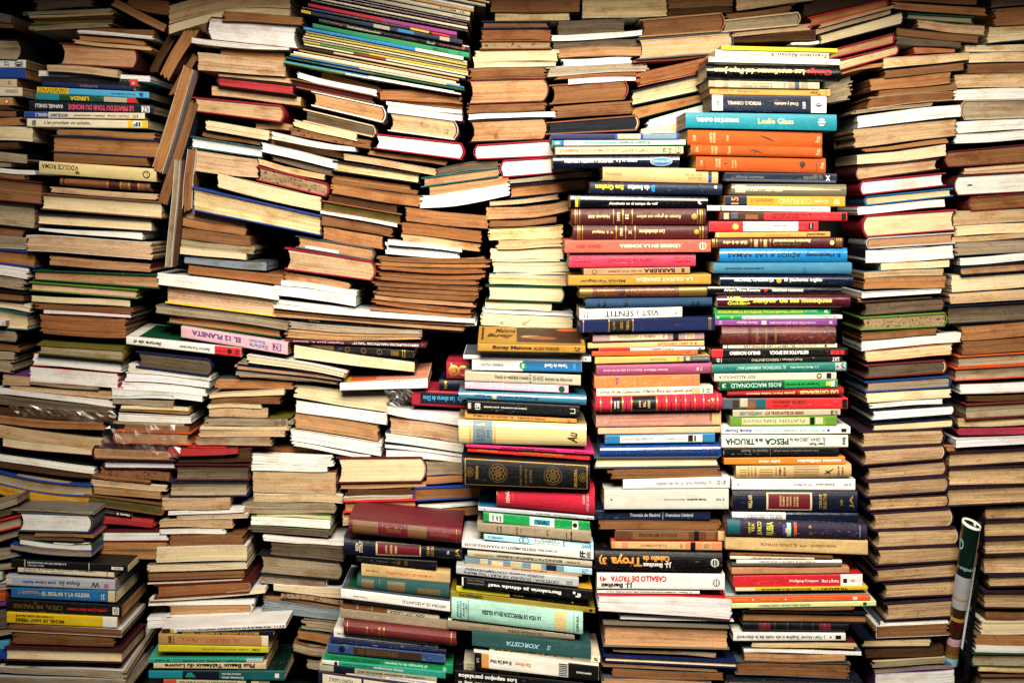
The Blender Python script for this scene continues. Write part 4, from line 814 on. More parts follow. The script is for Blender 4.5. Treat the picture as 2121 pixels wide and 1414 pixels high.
B('S','p','medium paperback, black spine, 33rd','E',(-352.0,616.9,-162.8,603.3,-162.8,589.7,-352.0,606.7),-0.0,'i','black',[('X',0.1,0.3,0.1,0.9,'bronze',),('O',0.42,0.5,0.38,'bronze',),('O',0.42,0.5,0.26,'black',),('O',0.56,0.5,0.38,'bronze',),('O',0.56,0.5,0.26,'black',),('O',0.7,0.5,0.38,'bronze',),('O',0.7,0.5,0.26,'black',),('R',0.8,0.87,0.2,0.8,'bronze',),('R',0.9,0.905,0,1,'foil',),('R',0.92,0.925,0,1,'foil',)])
B('P','p','medium ivory-edged paperback, navy cover, 34th','E',(-359.1,613.7,-160.3,585.0,-160.3,568.4,-359.1,592.1),-12.5,'i','inknavy',[])
B('S','p','medium paperback, white spine, black lettering, 35th','E',(-281.9,552.3,-138.4,560.6,-138.4,544.9,-281.9,540.5),-26.3,'o','white',[('U',0,0.18,0.02,0.98,'gold',),('U',0.18,1,0.02,0.98,'salmon',),('U',0.1,0.4,0.1,0.95,'rust',),('T',0.55,0.95,0.85,0.98,'black','n','NARRATIVA',)],pt=5,D=130)
B('P','p','thick ivory-edged paperback, white cover, 36th','E',(-358.4,547.6,-207.5,532.4,-207.5,501.2,-358.4,525.6),-2.7,'i','white',[],s=-0.68)
B('P','p','medium white-edged paperback, white cover, 37th','E',(-357.3,521.0,-207.1,499.9,-207.1,481.2,-357.3,501.9),1.4,'w','white',[],s=0.68)
B('P','p','thick tan-edged paperback, brown cover, 38th','E',(-358.8,500.2,-221.3,479.5,-221.3,453.2,-358.8,475.2),-0.4,'t','brown',[],s=-1.02)
B('P','p','medium white-edged paperback, white cover, 39th','E',(-366.0,474.1,-216.9,451.0,-216.9,429.3,-366.0,455.2),-2.7,'w','white',[],s=-0.68)
B('P','p','','E',(-361.9,453.6,-233.9,430.6,-233.9,424.6,-361.9,446.2),-2.0,'w','white',[],mass=1)
B('P','p','','E',(-418.7,445.2,-315.9,434.9,-315.9,429.8,-418.7,434.9),22.2,'r2','brown',[],mass=1)
B('P','p','medium white-edged paperback, white cover, 42nd','E',(-430.5,432.5,-298.0,429.8,-298.0,411.1,-430.5,415.5),2.3,'w','white',[],s=1.36)
B('P','p','','E',(-431.9,414.9,-306.2,410.8,-306.2,403.0,-431.9,404.7),0.3,'w','white',[],s=1.02,mass=1)
B('P','p','thick cream-edged paperback, brown cover, 44th','E',(-429.7,403.4,-292.1,401.6,-292.1,366.0,-429.7,369.4),2.6,'c','brown',[],s=1.02)
B('P','p','medium pale yellow-edged paperback, white cover, 45th','E',(-428.7,367.1,-280.9,363.7,-280.9,350.1,-428.7,353.5),1.6,'ic','white',[])
B('P','p','medium greyish-edged paperback, grey cover, 46th','E',(-445.0,353.3,-294.6,349.9,-294.6,332.9,-445.0,332.9),2.6,'g','grey',[])
B('P','p','','E',(-422.3,333.3,-300.5,331.3,-300.5,324.5,-422.3,330.3),-1.0,'i','moss',[],mass=1)
B('P','p','medium white-edged paperback, lime cover, 48th','E',(-431.5,330.1,-300.9,324.0,-300.9,308.4,-431.5,315.5),-1.7,'w','lime',[],s=-0.68)
B('M','m','thin dark grey-edged magazine, grey cover, 49th','E',(-431.4,313.6,-303.4,305.2,-303.4,295.0,-431.4,304.5),-2.4,'gd','grey',[],s=-1.02)
B('P','p','','E',(-410.9,299.1,-277.6,288.9,-277.6,279.7,-410.9,288.2),2.1,'w','white',[],mass=1)
B('P','p','medium dark grey-edged paperback, dark brown cover, 51st','E',(-398.5,287.0,-279.7,279.9,-279.7,254.8,-398.5,267.3),-1.3,'gd','dbrown',[],s=0.68)
B('H','h','thick greyish-edged hardback, black cover, 52nd','E',(-416.3,265.5,-287.4,252.6,-287.4,225.2,-416.3,237.0),-1.0,'g','black',[],sp='R')
B('P','p','','E',(-415.2,232.5,-307.3,223.0,-307.3,208.7,-415.2,218.9),2.1,'g','white',[],mass=1)
B('P','p','','E',(-394.9,216.7,-283.0,211.6,-283.0,194.7,-394.9,207.4),-2.3,'i','white',[],s=1.02,mass=1)
B('P','p','','E',(-382.1,204.1,-279.6,192.1,-279.6,182.9,-382.1,194.8),-2.8,'sp2','black',[],mass=1)
B('P','p','','E',(-412.6,198.7,-283.5,181.7,-283.5,176.6,-412.6,191.9),1.7,'o','black',[],mass=1)
B('P','p','medium blue-grey-edged paperback, grey cover, 57th','E',(-411.8,192.7,-284.7,175.8,-284.7,156.8,-411.8,172.7),-2.7,'slatep','grey',[])
B('P','p','','E',(-344.5,161.6,-285.9,154.8,-285.9,134.5,-344.5,142.9),0.6,'g','grey',[],mass=1)
B('P','p','','E',(-354.6,141.4,-296.9,133.6,-296.9,115.9,-354.6,127.8),0.1,'o','dgreen',[],mass=1)
B('P','p','','E',(-361.8,121.3,-307.5,111.8,-307.5,96.5,-361.8,106.7),-2.9,'g','brown',[],mass=1)
B('P','p','','E',(-340.4,89.7,-316.6,86.3,-316.6,71.0,-340.4,74.4),8.0,'g','white',[],mass=1)
B('P','p','medium orange-tan-edged paperback, crimson cover, 1st','ER',(-218.8,1036.0,-84.8,1028.6,-84.8,1011.6,-218.8,1019.7),0.0,'o','crimson',[],s=-1.7)
B('P','p','','ER',(-190.8,1021.5,-83.4,1009.9,-83.4,1002.7,-190.8,1013.0),10.4,'o','brown',[],mass=1)
B('P','p','','ER',(-208.5,1015.5,-83.0,1001.3,-83.0,995.2,-208.5,1010.4),-2.1,'w','white',[],s=0.68,mass=1)
B('P','p','','ER',(-205.2,1010.5,-83.0,993.9,-83.0,984.2,-205.2,998.6),-1.0,'w','white',[],s=0.68,mass=1)
B('H','h','thick cream-edged hardback, silver cover, 5th','ER',(-201.8,996.6,-96.6,983.1,-96.6,953.9,-201.8,968.5),-0.2,'c','silver',[('T',0.48,0.51,0.6,0.75,'grey','ni','6',),('T',0.85,0.92,0.25,0.5,'grey','ni','12',)],sp='R')
B('H','h','medium white-edged hardback, crimson cover, 6th','ER',(-223.7,959.8,-84.4,944.3,-84.4,921.0,-223.7,938.9),-10.9,'w','crimson',[],sp='R')
B('P','p','','ER',(-236.1,934.3,-107.8,919.0,-107.8,908.8,-236.1,927.5),2.7,'o','brown',[],mass=1)
B('P','p','thin cream-edged paperback, cream cover, 8th','ER',(-277.6,928.9,-125.2,903.5,-125.2,892.7,-277.6,918.8),-5.1,'c','cream',[],s=-1.02)
B('F','h','medium pale yellow-edged hardback, black cover, 9th','ER',(-293.6,915.4,-154.8,894.4,-154.8,881.5,-293.6,901.8),-6.3,'ic','black',[])
B('P','p','','ER',(-297.4,897.0,-169.1,877.9,-169.1,869.8,-297.4,886.8),4.4,'o','brown',[],mass=1)
B('P','p','','ER',(-295.3,888.4,-157.8,868.7,-157.8,861.9,-295.3,879.9),0.9,'b','brown',[],mass=1)
B('P','p','medium orange-tan-edged paperback, brown cover, 12th','ER',(-298.0,879.8,-151.5,859.5,-151.5,840.9,-298.0,862.9),-5.0,'o','brown',[])
B('P','p','medium orange-tan-edged paperback, brown cover, 13th','ER',(-175.2,840.2,-39.7,825.6,-39.7,804.5,-175.2,817.2),-4.7,'o','brown',[])
B('P','p','medium reddish-brown-edged paperback, brown cover, 14th','ER',(-181.3,815.4,-50.8,800.9,-50.8,782.4,-181.3,796.8),-2.1,'r2','brown',[])
B('P','p','medium cream-edged paperback, tan cover, 15th','ER',(-183.2,796.7,-55.1,779.8,-55.1,767.9,-183.2,783.1),0.6,'c','tan',[])
B('P','p','','ER',(-204.3,788.5,-82.7,772.3,-82.7,767.2,-204.3,780.1),-10.9,'w','white',[],mass=1)
B('P','p','medium white-edged paperback, black cover, 17th','ER',(-208.3,783.3,-88.0,766.3,-88.0,754.5,-208.3,762.9),-3.7,'w','black',[],s=0.68)
B('P','p','thick brown-edged paperback, brown cover, 1st','F',(-35.4,1196.6,111.8,1196.6,111.8,1163.2,-35.4,1162.4),-6.8,'b','brown',[])
B('P','p','medium pale yellow-edged paperback, cream cover, 2nd','F',(-27.9,1163.1,95.1,1162.2,95.1,1150.4,-27.9,1149.5),-1.6,'ic','cream',[],s=0.68)
B('F','h','thin brown-edged hardback, navy cover, 3rd','F',(-47.4,1146.3,58.6,1146.3,58.6,1138.2,-47.4,1137.2),-2.6,'b','navy',[])
B('P','p','medium reddish-brown-edged paperback, brown cover, 4th','F',(-49.1,1135.3,64.6,1134.3,64.6,1118.2,-49.1,1117.7),-1.2,'r2','brown',[])
B('F','h','thin speckled grey-edged hardback, sienna brown cover, 5th','F',(-49.8,1114.1,62.7,1114.5,62.7,1104.0,-49.8,1103.0),-5.7,'sp2','sienna',[])
B('P','p','medium ivory-edged paperback, cream cover, 6th','F',(-61.8,1099.6,75.5,1101.9,75.5,1083.3,-61.8,1081.6),-2.6,'i','cream',[])
B('P','p','','F',(-62.6,1081.0,72.2,1081.7,72.2,1074.9,-62.6,1071.5),-1.8,'i','white',[],mass=1)
B('P','p','medium brown-edged paperback, brown cover, 8th','F',(-70.2,1070.6,56.0,1072.3,56.0,1055.2,-70.2,1051.3),-3.5,'b','brown',[])
B('H','h','thick tan-edged hardback, maroon cover, 9th','F',(-70.1,1049.0,51.7,1051.8,51.7,1016.6,-70.1,1012.5),-6.5,'t','maroon',[],sp='R')
B('P','p','medium brown-edged paperback, brown cover, 10th','F',(-73.5,1008.5,56.0,1012.9,56.0,1000.8,-73.5,995.3),-5.9,'b','brown',[])
B('P','p','','F',(-72.0,994.5,71.3,999.2,71.3,990.9,-72.0,985.8),-2.6,'w','white',[],mass=1)
B('H','h','thick tan-edged hardback, black cover, 12th','F',(-67.7,981.9,51.8,987.0,51.8,954.1,-67.7,949.7),-1.9,'t','black',[('E',0.345,0.2,0.03,0.12,'brown',),('E',0.35,0.3,0.015,0.1,'brown',)],sp='R')
B('H','h','medium white-edged hardback, crimson cover, 13th','F',(-57.4,941.8,116.9,952.9,116.9,928.6,-57.4,921.4),-6.5,'w','crimson',[],sp='L')
B('H','h','medium white-edged hardback, crimson cover, 14th','F',(-13.5,916.4,118.7,925.1,118.7,902.2,-13.5,892.0),-4.4,'w','crimson',[],sp='L')
B('P','p','','F',(-5.0,886.6,133.9,900.1,133.9,890.0,-5.0,879.8),-5.2,'g','black',[],mass=1)
B('F','h','medium orange-tan-edged hardback, navy cover, 19th','F',(-0.8,875.1,129.0,886.7,129.0,870.4,-0.8,857.8),-1.5,'o','inknavy',[])
B('P','p','','F',(-122.0,905.3,-19.4,921.6,-19.4,907.0,-122.0,892.8),-1.3,'gd','grey',[],s=-1.02,mass=1)
B('H','h','medium tan-edged hardback, dark teal cover, 16th','F',(-146.4,888.0,-23.6,904.2,-23.6,892.7,-146.4,875.8),-5.1,'t','tealc',[],sp='R')
B('P','p','medium tan-edged paperback, tan cover, 18th','F',(-136.3,873.1,-6.7,893.4,-6.7,878.2,-136.3,859.5),-3.6,'t','tan',[],s=1.02)
B('P','p','medium white-edged paperback, white cover, 20th','F',(-149.8,859.5,-5.8,879.8,-5.8,859.5,-149.8,839.2),-5.4,'w','white',[],s=3.73)
B('P','p','','F',(-37.1,849.3,76.3,861.2,76.3,853.6,-37.1,842.6),-6.6,'c','cream',[],s=0.68,mass=1)
B('P','p','medium tan-edged paperback, dark wine cover, 22nd','F',(-42.2,840.2,97.5,851.9,97.5,835.0,-42.2,818.9),-4.8,'t','wine',[],s=3.73)
B('P','p','','F',(-37.1,817.2,73.7,824.0,73.7,814.6,-37.1,807.0),-5.8,'b','brown',[],s=0.68,mass=1)
B('P','p','medium pale yellow-edged paperback, cream cover, 24th','F',(-38.1,805.3,84.0,812.0,84.0,791.7,-38.1,785.9),-1.5,'ic','cream',[],s=1.02)
B('P','p','medium cream-edged paperback, cream cover, 25th','F',(-24.4,786.7,83.0,790.1,83.0,775.7,-24.4,771.5),-6.1,'c','cream',[],s=0.68)
B('P','p','medium ivory-edged paperback, white cover, 26th','F',(-35.5,772.3,85.7,773.7,85.7,755.4,-35.5,756.1),-1.4,'i','white',[],s=0.68)
B('P','p','','F',(-32.1,754.6,78.8,754.6,78.8,750.5,-32.1,750.5),-6.2,'i','cream',[],mass=1)
B('P','p','medium ivory-edged paperback, sky blue cover, 28th','F',(-31.3,750.1,94.1,749.4,94.1,734.1,-31.3,732.4),-3.7,'i','sky',[])
B('P','p','','F',(-27.0,732.4,95.0,733.4,95.0,730.0,-27.0,728.7),-3.0,'i','white',[],mass=1)
B('P','p','medium pale yellow-edged paperback, white cover, 30th','F',(-37.2,729.4,101.7,727.4,101.7,710.8,-37.2,713.8),-4.3,'ic','white',[])
B('H','h','medium ivory-edged hardback, dark green cover, 31st','F',(-39.7,709.9,81.3,707.2,81.3,684.9,-39.7,689.6),-6.6,'i','dgreen',[],sp='R')
B('P','p','','F',(-44.0,686.6,65.4,681.5,65.4,668.0,-44.0,673.9),-2.6,'i','cream',[],mass=1)
B('P','p','','F',(-48.2,672.3,101.0,666.2,101.0,659.4,-48.2,666.2),-1.8,'w','white',[],mass=1)
B('P','p','medium ivory-edged paperback, white cover, 34th','F',(-49.9,665.5,99.2,658.8,99.2,639.3,-49.9,646.1),-4.2,'i','white',[('E',0.22,0.3,0.025,0.12,'g',),('E',0.47,0.35,0.03,0.14,'g',),('L',0.47,0.35,0.55,0.75,0.08,'g',)])
B('S','h','thick hardback, crimson spine, 1st','W',(-107.9,586.3,-47.2,584.3,-47.2,557.6,-107.9,559.0),-12.6,'t','crimson',[('O',0.2,0.5,0.32,'foil',),('O',0.2,0.5,0.22,'crimson',),('O',0.2,0.5,0.14,'foil',),('R',0.12,0.14,0.05,0.95,'foil',),('O',0.45,0.5,0.32,'foil',),('O',0.45,0.5,0.22,'crimson',)],r=4,hard=1,m='cloth')
B('S','p','medium paperback, navy spine, gold lettering, 2nd','W',(-120.0,556.8,-57.4,555.1,-57.4,536.9,-120.0,539.2),-8.6,'t','inknavy',[('T',0.12,0.22,0.15,0.85,'foil','r','San José',)],r=3)
B('S','p','thick paperback, crimson spine, sky blue lettering, 3rd','W',(-165.2,540.0,-47.1,534.9,-47.1,508.6,-165.2,515.3),-14.2,'t','crimson',[('R',0.12,1,0.15,0.88,'inknavy',),('T',0.16,0.6,0.35,0.68,'sky','f','Las afueras de Dios',),('T',0.64,0.78,0.35,0.68,'sky','f','Gala',)])
B('P','p','medium white-edged paperback, white cover, 4th','W',(-211.1,512.1,-86.4,503.3,-86.4,479.9,-211.1,500.9),-0.9,'w','white',[],s=2.72)
B('P','p','thick cream-edged paperback, brown cover, 5th','W',(-200.9,493.1,-89.0,477.2,-89.0,450.7,-200.9,467.0),-0.8,'c','brown',[],s=-0.68)
B('P','p','medium white-edged paperback, slate cover, 6th','W',(-209.2,468.1,-76.2,449.5,-76.2,434.2,-209.2,452.8),-3.6,'w','slate',[],s=-0.68)
B('P','p','','W',(-211.1,449.0,-83.0,433.7,-83.0,426.9,-211.1,442.2),-0.7,'w','blue',[],s=-1.36,mass=1)
B('P','p','','W',(-208.5,439.0,-83.0,427.2,-83.0,418.7,-208.5,428.9),-2.0,'w','white',[],s=-1.36,mass=1)
B('H','h','thick ivory-edged hardback, maroon cover, 10th','W',(-287.1,425.8,-149.8,426.5,-149.8,388.9,-287.1,387.2),-4.1,'i','maroon',[],sp='R')
B('P','p','','W',(-144.9,420.2,-74.5,417.7,-74.5,399.0,-144.9,397.3),-1.1,'g','grey',[],mass=1)
B('P','p','','W',(-141.7,396.1,-74.6,397.8,-74.6,385.1,-141.7,381.7),0.9,'o','blue',[],mass=1)
B('P','p','','W',(-285.0,382.8,-141.6,386.2,-141.6,377.7,-285.0,374.3),-0.5,'t','brown',[],mass=1)
B('P','p','','W',(-271.5,371.6,-162.9,375.7,-162.9,364.9,-271.5,360.4),0.9,'d','brown',[],mass=1)
B('H','h','medium brown-edged hardback, blue cover, 13th','W',(-159.2,375.5,-33.8,380.3,-33.8,363.7,-159.2,357.2),-3.4,'b','blue',[],sp='L')
B('P','p','','W',(-278.0,361.1,-155.9,364.5,-155.9,360.2,-278.0,354.3),-2.3,'g','white',[],mass=1)
B('F','h','medium orange-tan-edged hardback, red cover, 16th','W',(-276.1,353.7,-160.8,356.7,-160.8,343.2,-276.1,338.4),-4.1,'o','red',[])
B('P','p','','W',(-155.1,348.3,-50.8,354.2,-50.8,348.3,-155.1,340.6),-1.8,'w','white',[],mass=1)
B('P','p','','W',(-125.2,340.4,-50.7,345.5,-50.7,332.8,-125.2,331.1),-4.6,'o','tan',[],mass=1)
B('P','p','','W',(-280.0,331.7,-222.3,338.5,-222.3,324.9,-280.0,313.0),0.4,'c','cream',[],mass=1)
B('S','p','medium paperback, oldgold spine, black lettering, 1st','M',(-53.2,629.8,113.8,625.8,113.8,614.9,-53.2,617.9),-150.9,'i','oldgold',[('T',0.14,0.5,0.2,0.82,'black','nb','Bugsy Malone',),('T',0.52,0.76,0.28,0.75,'black','n','ALAN PARKER',),('T',0.9,0.95,0.15,0.85,'black','r','AZ',),('U',0,1,0.02,0.98,'oldgold',),('U',0.355,0.975,0.08,0.96,'bronze',),('U',0.365,0.965,0.11,0.94,'dbrown',),('V',0.5,0.42,0.1,'salmonb',),('V',0.6,0.36,0.14,'sienna',),('V',0.74,0.5,0.13,'umber',),('V',0.85,0.84,0.105,'rust',),('Y',0.08,0.33,0.3,0.55,'dbrown','nib','Bugsy',),('Y',0.16,0.35,0.62,0.85,'dbrown','ni','Malone',),('Y',0.03,0.05,0.2,0.9,'dbrown','n','I',)],pt=9,D=110)
B('S','p','thin paperback, white spine, silver lettering, 2nd','M',(-76.3,609.2,123.8,606.6,123.8,598.6,-76.3,603.4),-127.0,'o','white',[('T',0.26,0.44,0.3,0.7,'silver','f',"l'ànec esventrat",),('T',0.95,0.97,0.3,0.7,'black','f','2',),('U',0,1,0.02,0.98,'slate',)],D=170)
B('S','p','medium paperback, white spine, black lettering, 3rd','M',(-62.6,602.2,109.3,599.6,109.3,582.6,-62.6,585.8),-127.8,'i','white',[('R',0.463,1,0,1,'steel',),('T',0.085,0.285,0.4,0.65,'black','f','BARBARA WILSON',),('O',0.463,0.5,0.34,'green',),('R',0.455,0.475,0.32,0.68,'white',),('T',0.66,0.87,0.38,0.72,'white','f','Tardes de Gaudí',),('T',0.92,0.945,0.2,0.8,'sky','r','108',)],D=130)
B('S','p','medium paperback, stone grey spine, black lettering, 4th','M',(-73.9,584.0,107.8,577.6,107.8,561.5,-73.9,568.7),-126.1,'g','stone',[('T',0.26,0.55,0.38,0.75,'black','n','Hacia la realidad creada',),('T',0.585,0.68,0.3,0.78,'grey','nb','545',),('T',0.69,0.93,0.35,0.7,'black','n','Aurora de Albornoz',),('O',0.565,0.85,0.12,'grey',),('O',0.565,0.5,0.12,'grey',),('O',0.565,0.15,0.12,'grey',)],D=130)
B('S','p','medium paperback, pale pink spine, white lettering, 5th','M',(-73.9,568.5,88.6,562.8,88.6,549.3,-73.9,556.4),-124.1,'t','pinkl',[('T',0.64,0.9,0.52,0.88,'white','fb','ANDREU XANDRI:',),('T',0.66,0.9,0.12,0.45,'white','fb','MISTICA I FONÇA',),('T',0.4,0.6,0.3,0.6,'white','f','Rosa Ma. Tarradelt',),('O',0.935,0.45,0.38,'dgreen',),('R',0.065,0.07,0,1,'white',),('R',0.245,0.25,0,1,'white',),('R',0.365,0.37,0,1,'white',),('R',0.615,0.62,0,1,'white',),('T',0.02,0.045,0.25,0.8,'white','r','92',)],D=120)
B('S','p','medium paperback, steel blue spine, navy lettering, 6th','M',(-83.6,553.2,116.7,546.1,116.7,530.7,-83.6,540.3),-124.4,'t','steelb',[('T',0.12,0.25,0.35,0.75,'inknavy','f','W. Büdeler',),('T',0.3,0.62,0.3,0.75,'inknavy','f','El asalto al espacio',),('R',0.265,0.295,0.2,0.8,'cream',)],r=4,m='gloss',D=150)
B('S','p','medium paperback, black spine, white lettering, 7th','M',(-70.6,538.6,106.1,529.6,106.1,512.5,-70.6,520.9),-127.9,'g','inkblack',[('T',0.15,0.53,0.42,0.6,'white','f','RABOS DE LAGARTIJA - JUAN MARSÉ',),('R',0.01,0.015,0.3,0.8,'white',),('R',0.02,0.025,0.3,0.8,'white',),('R',0.03,0.035,0.3,0.8,'white',),('T',0.07,0.12,0.25,0.8,'white','r','158',),('R',0.915,0.96,0.28,0.33,'white',),('R',0.955,0.96,0.28,0.72,'white',),('R',0.915,0.96,0.67,0.72,'white',)],D=120)
B('S','p','thin paperback, apricot spine, black lettering, 8th','M',(-74.0,519.1,101.6,508.6,101.6,502.2,-74.0,509.4),-122.1,'t','apricot',[('T',0.07,0.43,0.3,0.7,'black','f','EL ORIGEN DE LA FAMILIA',),('T',0.47,0.72,0.3,0.7,'black','f','FEDERICO ENGELS',),('O',0.93,0.4,0.3,'black',),('O',0.93,0.4,0.16,'apricot',)],D=120)
B('S','h','thick hardback, pale straw spine, bronze lettering, 9th','M',(-83.6,508.2,116.7,500.2,116.7,466.4,-83.6,471.2),-124.6,'g','straw',[('R',0.11,0.265,0.01,0.99,'slateb',),('T',0.14,0.17,0.15,0.85,'bronze','r','LEON',),('T',0.175,0.205,0.1,0.9,'bronze','r','TOLSTOI',),('T',0.22,0.24,0.3,0.6,'bronze','r','III',),('X',0.085,0.1,0,1,'foil',),('X',0.275,0.29,0,1,'foil',),('T',0.85,0.93,0.15,0.65,'dbrown','ri','Au',)],hard=1,r=6,m='gloss',D=140)
B('S','p','thin paperback, magenta spine, black lettering, 10th','M',(-72.4,469.2,128.9,458.0,128.9,452.5,-72.4,464.4),-122.5,'c','magenta',[('T',0.27,0.7,0.2,0.75,'black','fb','DICCIONARIO EMPRESARIAL STANFORD',),('T',0.84,0.95,0.2,0.7,'black','f','L. Guimón',)],D=150)
B('S','p','thin paperback, red spine, gold lettering, 11th','M',(-70.1,465.1,122.8,449.8,122.8,442.5,-70.1,456.3),-117.2,'i','red',[('T',0.08,0.24,0.35,0.65,'gold','f','PLAZA & JANES',),('T',0.45,0.78,0.55,0.9,'gold','f','UN HOMBRE HONESTO',),('T',0.45,0.9,0.05,0.45,'bronze','f','JULES ROMAINS',)],D=140)
B('S','h','thick hardback, black spine, gold lettering, 12th','M',(-77.4,451.5,121.5,439.5,121.5,400.4,-77.4,408.3),-140.6,'g','inkblack',[('R',0.02,0.98,0.955,0.97,'foil',),('R',0.02,0.98,0.03,0.045,'foil',),('R',0.02,0.025,0.03,0.97,'foil',),('R',0.975,0.98,0.03,0.97,'foil',),('O',0.28,0.5,0.35,'bronze',),('O',0.28,0.5,0.33,'inkblack',),('K',0.28,0.5,0.3,'bronze',),('O',0.71,0.5,0.35,'bronze',),('O',0.71,0.5,0.33,'inkblack',),('K',0.71,0.5,0.3,'bronze',),('K',0.055,0.5,0.2,'bronze',),('K',0.945,0.5,0.2,'bronze',),('T',0.105,0.125,0.25,0.75,'foil','r','STENDHAL',),('T',0.45,0.47,0.1,0.85,'bronze','r','ROJO Y NEGRO/',),('T',0.49,0.51,0.15,0.75,'bronze','r','LA CARTUJA',),('T',0.525,0.545,0.2,0.7,'bronze','r','DE PARMA',),('T',0.875,0.9,0.12,0.8,'foil','r','BRUGUERA',)],hard=1,r=3,m='leather',D=150)
B('S','h','thick hardback, crimson spine, ivory lettering, 13th','M',(-24.4,401.9,129.7,400.3,129.7,358.4,-24.4,371.9),-122.3,'g','crimsonb',[('T',0.09,0.135,0.25,0.95,'ivory','r','ESPAÑA',),('T',0.155,0.175,0.35,0.9,'rust','r','CRISTAL',),('T',0.875,0.9,0.4,0.75,'pinkl','r','GUIAS',),('T',0.915,0.94,0.1,0.8,'pinkl','r','AFRODISIO AGUADO',),('R',0,0.01,0,1,'bronze',)],hard=1,r=7,m='cloth',D=130)
B('S','p','thin paperback, silver spine, black lettering, 14th','M',(-53.0,371.1,128.9,355.3,128.9,350.2,-53.0,364.7),-122.9,'t','silver',[('T',0.5,0.62,0.3,0.7,'black','f','Miguel Mihura',),('T',0.65,0.86,0.3,0.7,'black','f','Tres sombreros de copa',),('T',0.94,0.985,0.3,0.6,'black','f','EL PAIS',),('T',0.05,0.06,0.3,0.8,'blue','r','44',),('U',0,1,0.02,0.95,'steel',)],D=160)
B('S','p','medium paperback, green spine, navy lettering, 15th','M',(-45.0,362.8,122.5,346.7,122.5,331.6,-45.0,347.5),-122.0,'i','green',[('R',0.055,0.185,0.08,0.92,'white',),('R',0.435,0.665,0.05,0.95,'white',),('R',0.475,0.625,0.2,0.75,'turq',),('T',0.5,0.6,0.25,0.65,'inknavy','n','VA',),('R',0.835,0.89,0.1,0.92,'white',),('O',0.86,0.5,0.25,'black',),('T',0.08,0.1,0.2,0.8,'black','r','SUAREZ',),('T',0.12,0.14,0.25,0.75,'black','r','ALBERT',),('T',0.15,0.17,0.2,0.8,'black','r','MADRID',)],D=120)
B('S','p','medium paperback, worn taupe spine, black lettering, 16th','M',(-54.5,346.4,123.8,333.5,123.8,316.7,-54.5,332.7),-127.8,'g','stoneb',[('T',0.17,0.185,0.2,0.8,'black','r','SAETAS',),('T',0.2,0.215,0.15,0.85,'black','r','DEL AMOR',),('T',0.34,0.355,0.1,0.9,'black','r','SUD',),('T',0.38,0.39,0.3,0.7,'black','r','VI',),('T',0.61,0.625,0.2,0.8,'black','r','VEL 57',),('T',0.78,0.79,0.2,0.8,'black','r','RUBIO',),('T',0.82,0.835,0.1,0.9,'black','r','MAXIMO',),('R',0.12,0.122,0,1,'grey',),('R',0.26,0.262,0,1,'grey',),('R',0.51,0.512,0,1,'grey',),('R',0.7,0.702,0,1,'grey',)],D=130,m='worn')
B('S','p','thin paperback, ice blue spine, turq lettering, 17th','M',(-44.2,328.7,128.0,314.2,128.0,301.5,-44.2,319.8),-123.9,'o','iceblue',[('R',0.43,0.72,0.05,0.95,'white',),('T',0.46,0.7,0.5,0.92,'turq','nb','ENFERMERIA',),('T',0.46,0.69,0.12,0.45,'turq','n','profesión con futuro',),('T',0.04,0.17,0.4,0.75,'turq','nb','C. Eseverri',),('O',0.365,0.5,0.7,'turq',),('O',0.365,0.5,0.55,'white',),('T',0.34,0.39,0.1,0.9,'turq','nb','K',),('R',0.725,0.735,0,1,'turq',),('R',0.735,0.9,0.3,0.65,'white',),('T',0.89,0.98,0.2,0.7,'turq','f','SWF',)],D=130)
B('S','p','medium paperback, white spine, navy lettering, 18th','M',(-78.6,318.8,127.8,304.4,127.8,289.1,-78.6,307.6),-127.8,'c','white',[('T',0.02,0.56,0.25,0.75,'inknavy','f','INSTRUMENTOS PARAPSÍQUICOS',),('T',0.58,0.72,0.4,0.7,'black','fi','G. Harry Stine',),('T',0.895,0.94,0.15,0.85,'black','rb','FF',),('T',0.945,0.98,0.15,0.85,'grey','rb','MR',)],D=150)
B('S','p','medium paperback, stone grey spine, black lettering, 19th','M',(-69.9,303.3,125.7,287.2,125.7,275.9,-69.9,292.0),-123.3,'g','stone',[('T',0.06,0.22,0.3,0.6,'black','f','JUAN MANTOVANI',),('T',0.23,0.76,0.25,0.68,'inknavy','fb','EDUCACIÓN Y PLENITUD HUMANA',),('T',0.79,0.9,0.35,0.6,'black','f','EL ATENEO',)],r=2,D=120)
B('S','p','thin paperback, blue-grey spine, grey lettering, 20th','M',(-74.0,291.7,125.7,274.0,125.7,263.7,-74.0,282.0),-122.0,'t','slateb',[('R',0.12,0.18,0.1,0.95,'stone',),('R',0.21,0.3,0,0.8,'cream',),('R',0.36,0.45,0.1,1,'stone',),('R',0.52,0.6,0,0.9,'straw',),('R',0.64,0.72,0.1,1,'inknavy',),('R',0.78,1,0,1,'iceblue',),('T',0.92,0.97,0.15,0.85,'grey','r','PU',)],D=120)
B('S','p','thin paperback, tan spine, black lettering, 21st','M',(-72.4,282.2,109.6,266.1,109.6,261.2,-72.4,274.1),-122.5,'i','tan',[('T',0.4,0.7,0.3,0.8,'black','f','CUENTOS URBANICOLAS',)],D=120)
B('S','p','medium paperback, silver spine, black lettering, 22nd','M',(-87.2,281.3,104.2,261.3,104.2,247.6,-87.2,269.3),-135.0,'g','silver',[('T',0.06,0.84,0.12,0.5,'black','f','CAYETANA - DUQUESA DE ALBA / Tico Medina',),('T',0.07,0.72,0.6,0.92,'wine','fi','DOPESA muestras CONTEMPORANEAS',),('T',0.9,0.95,0.2,0.6,'grey','r','DE',)],D=150)
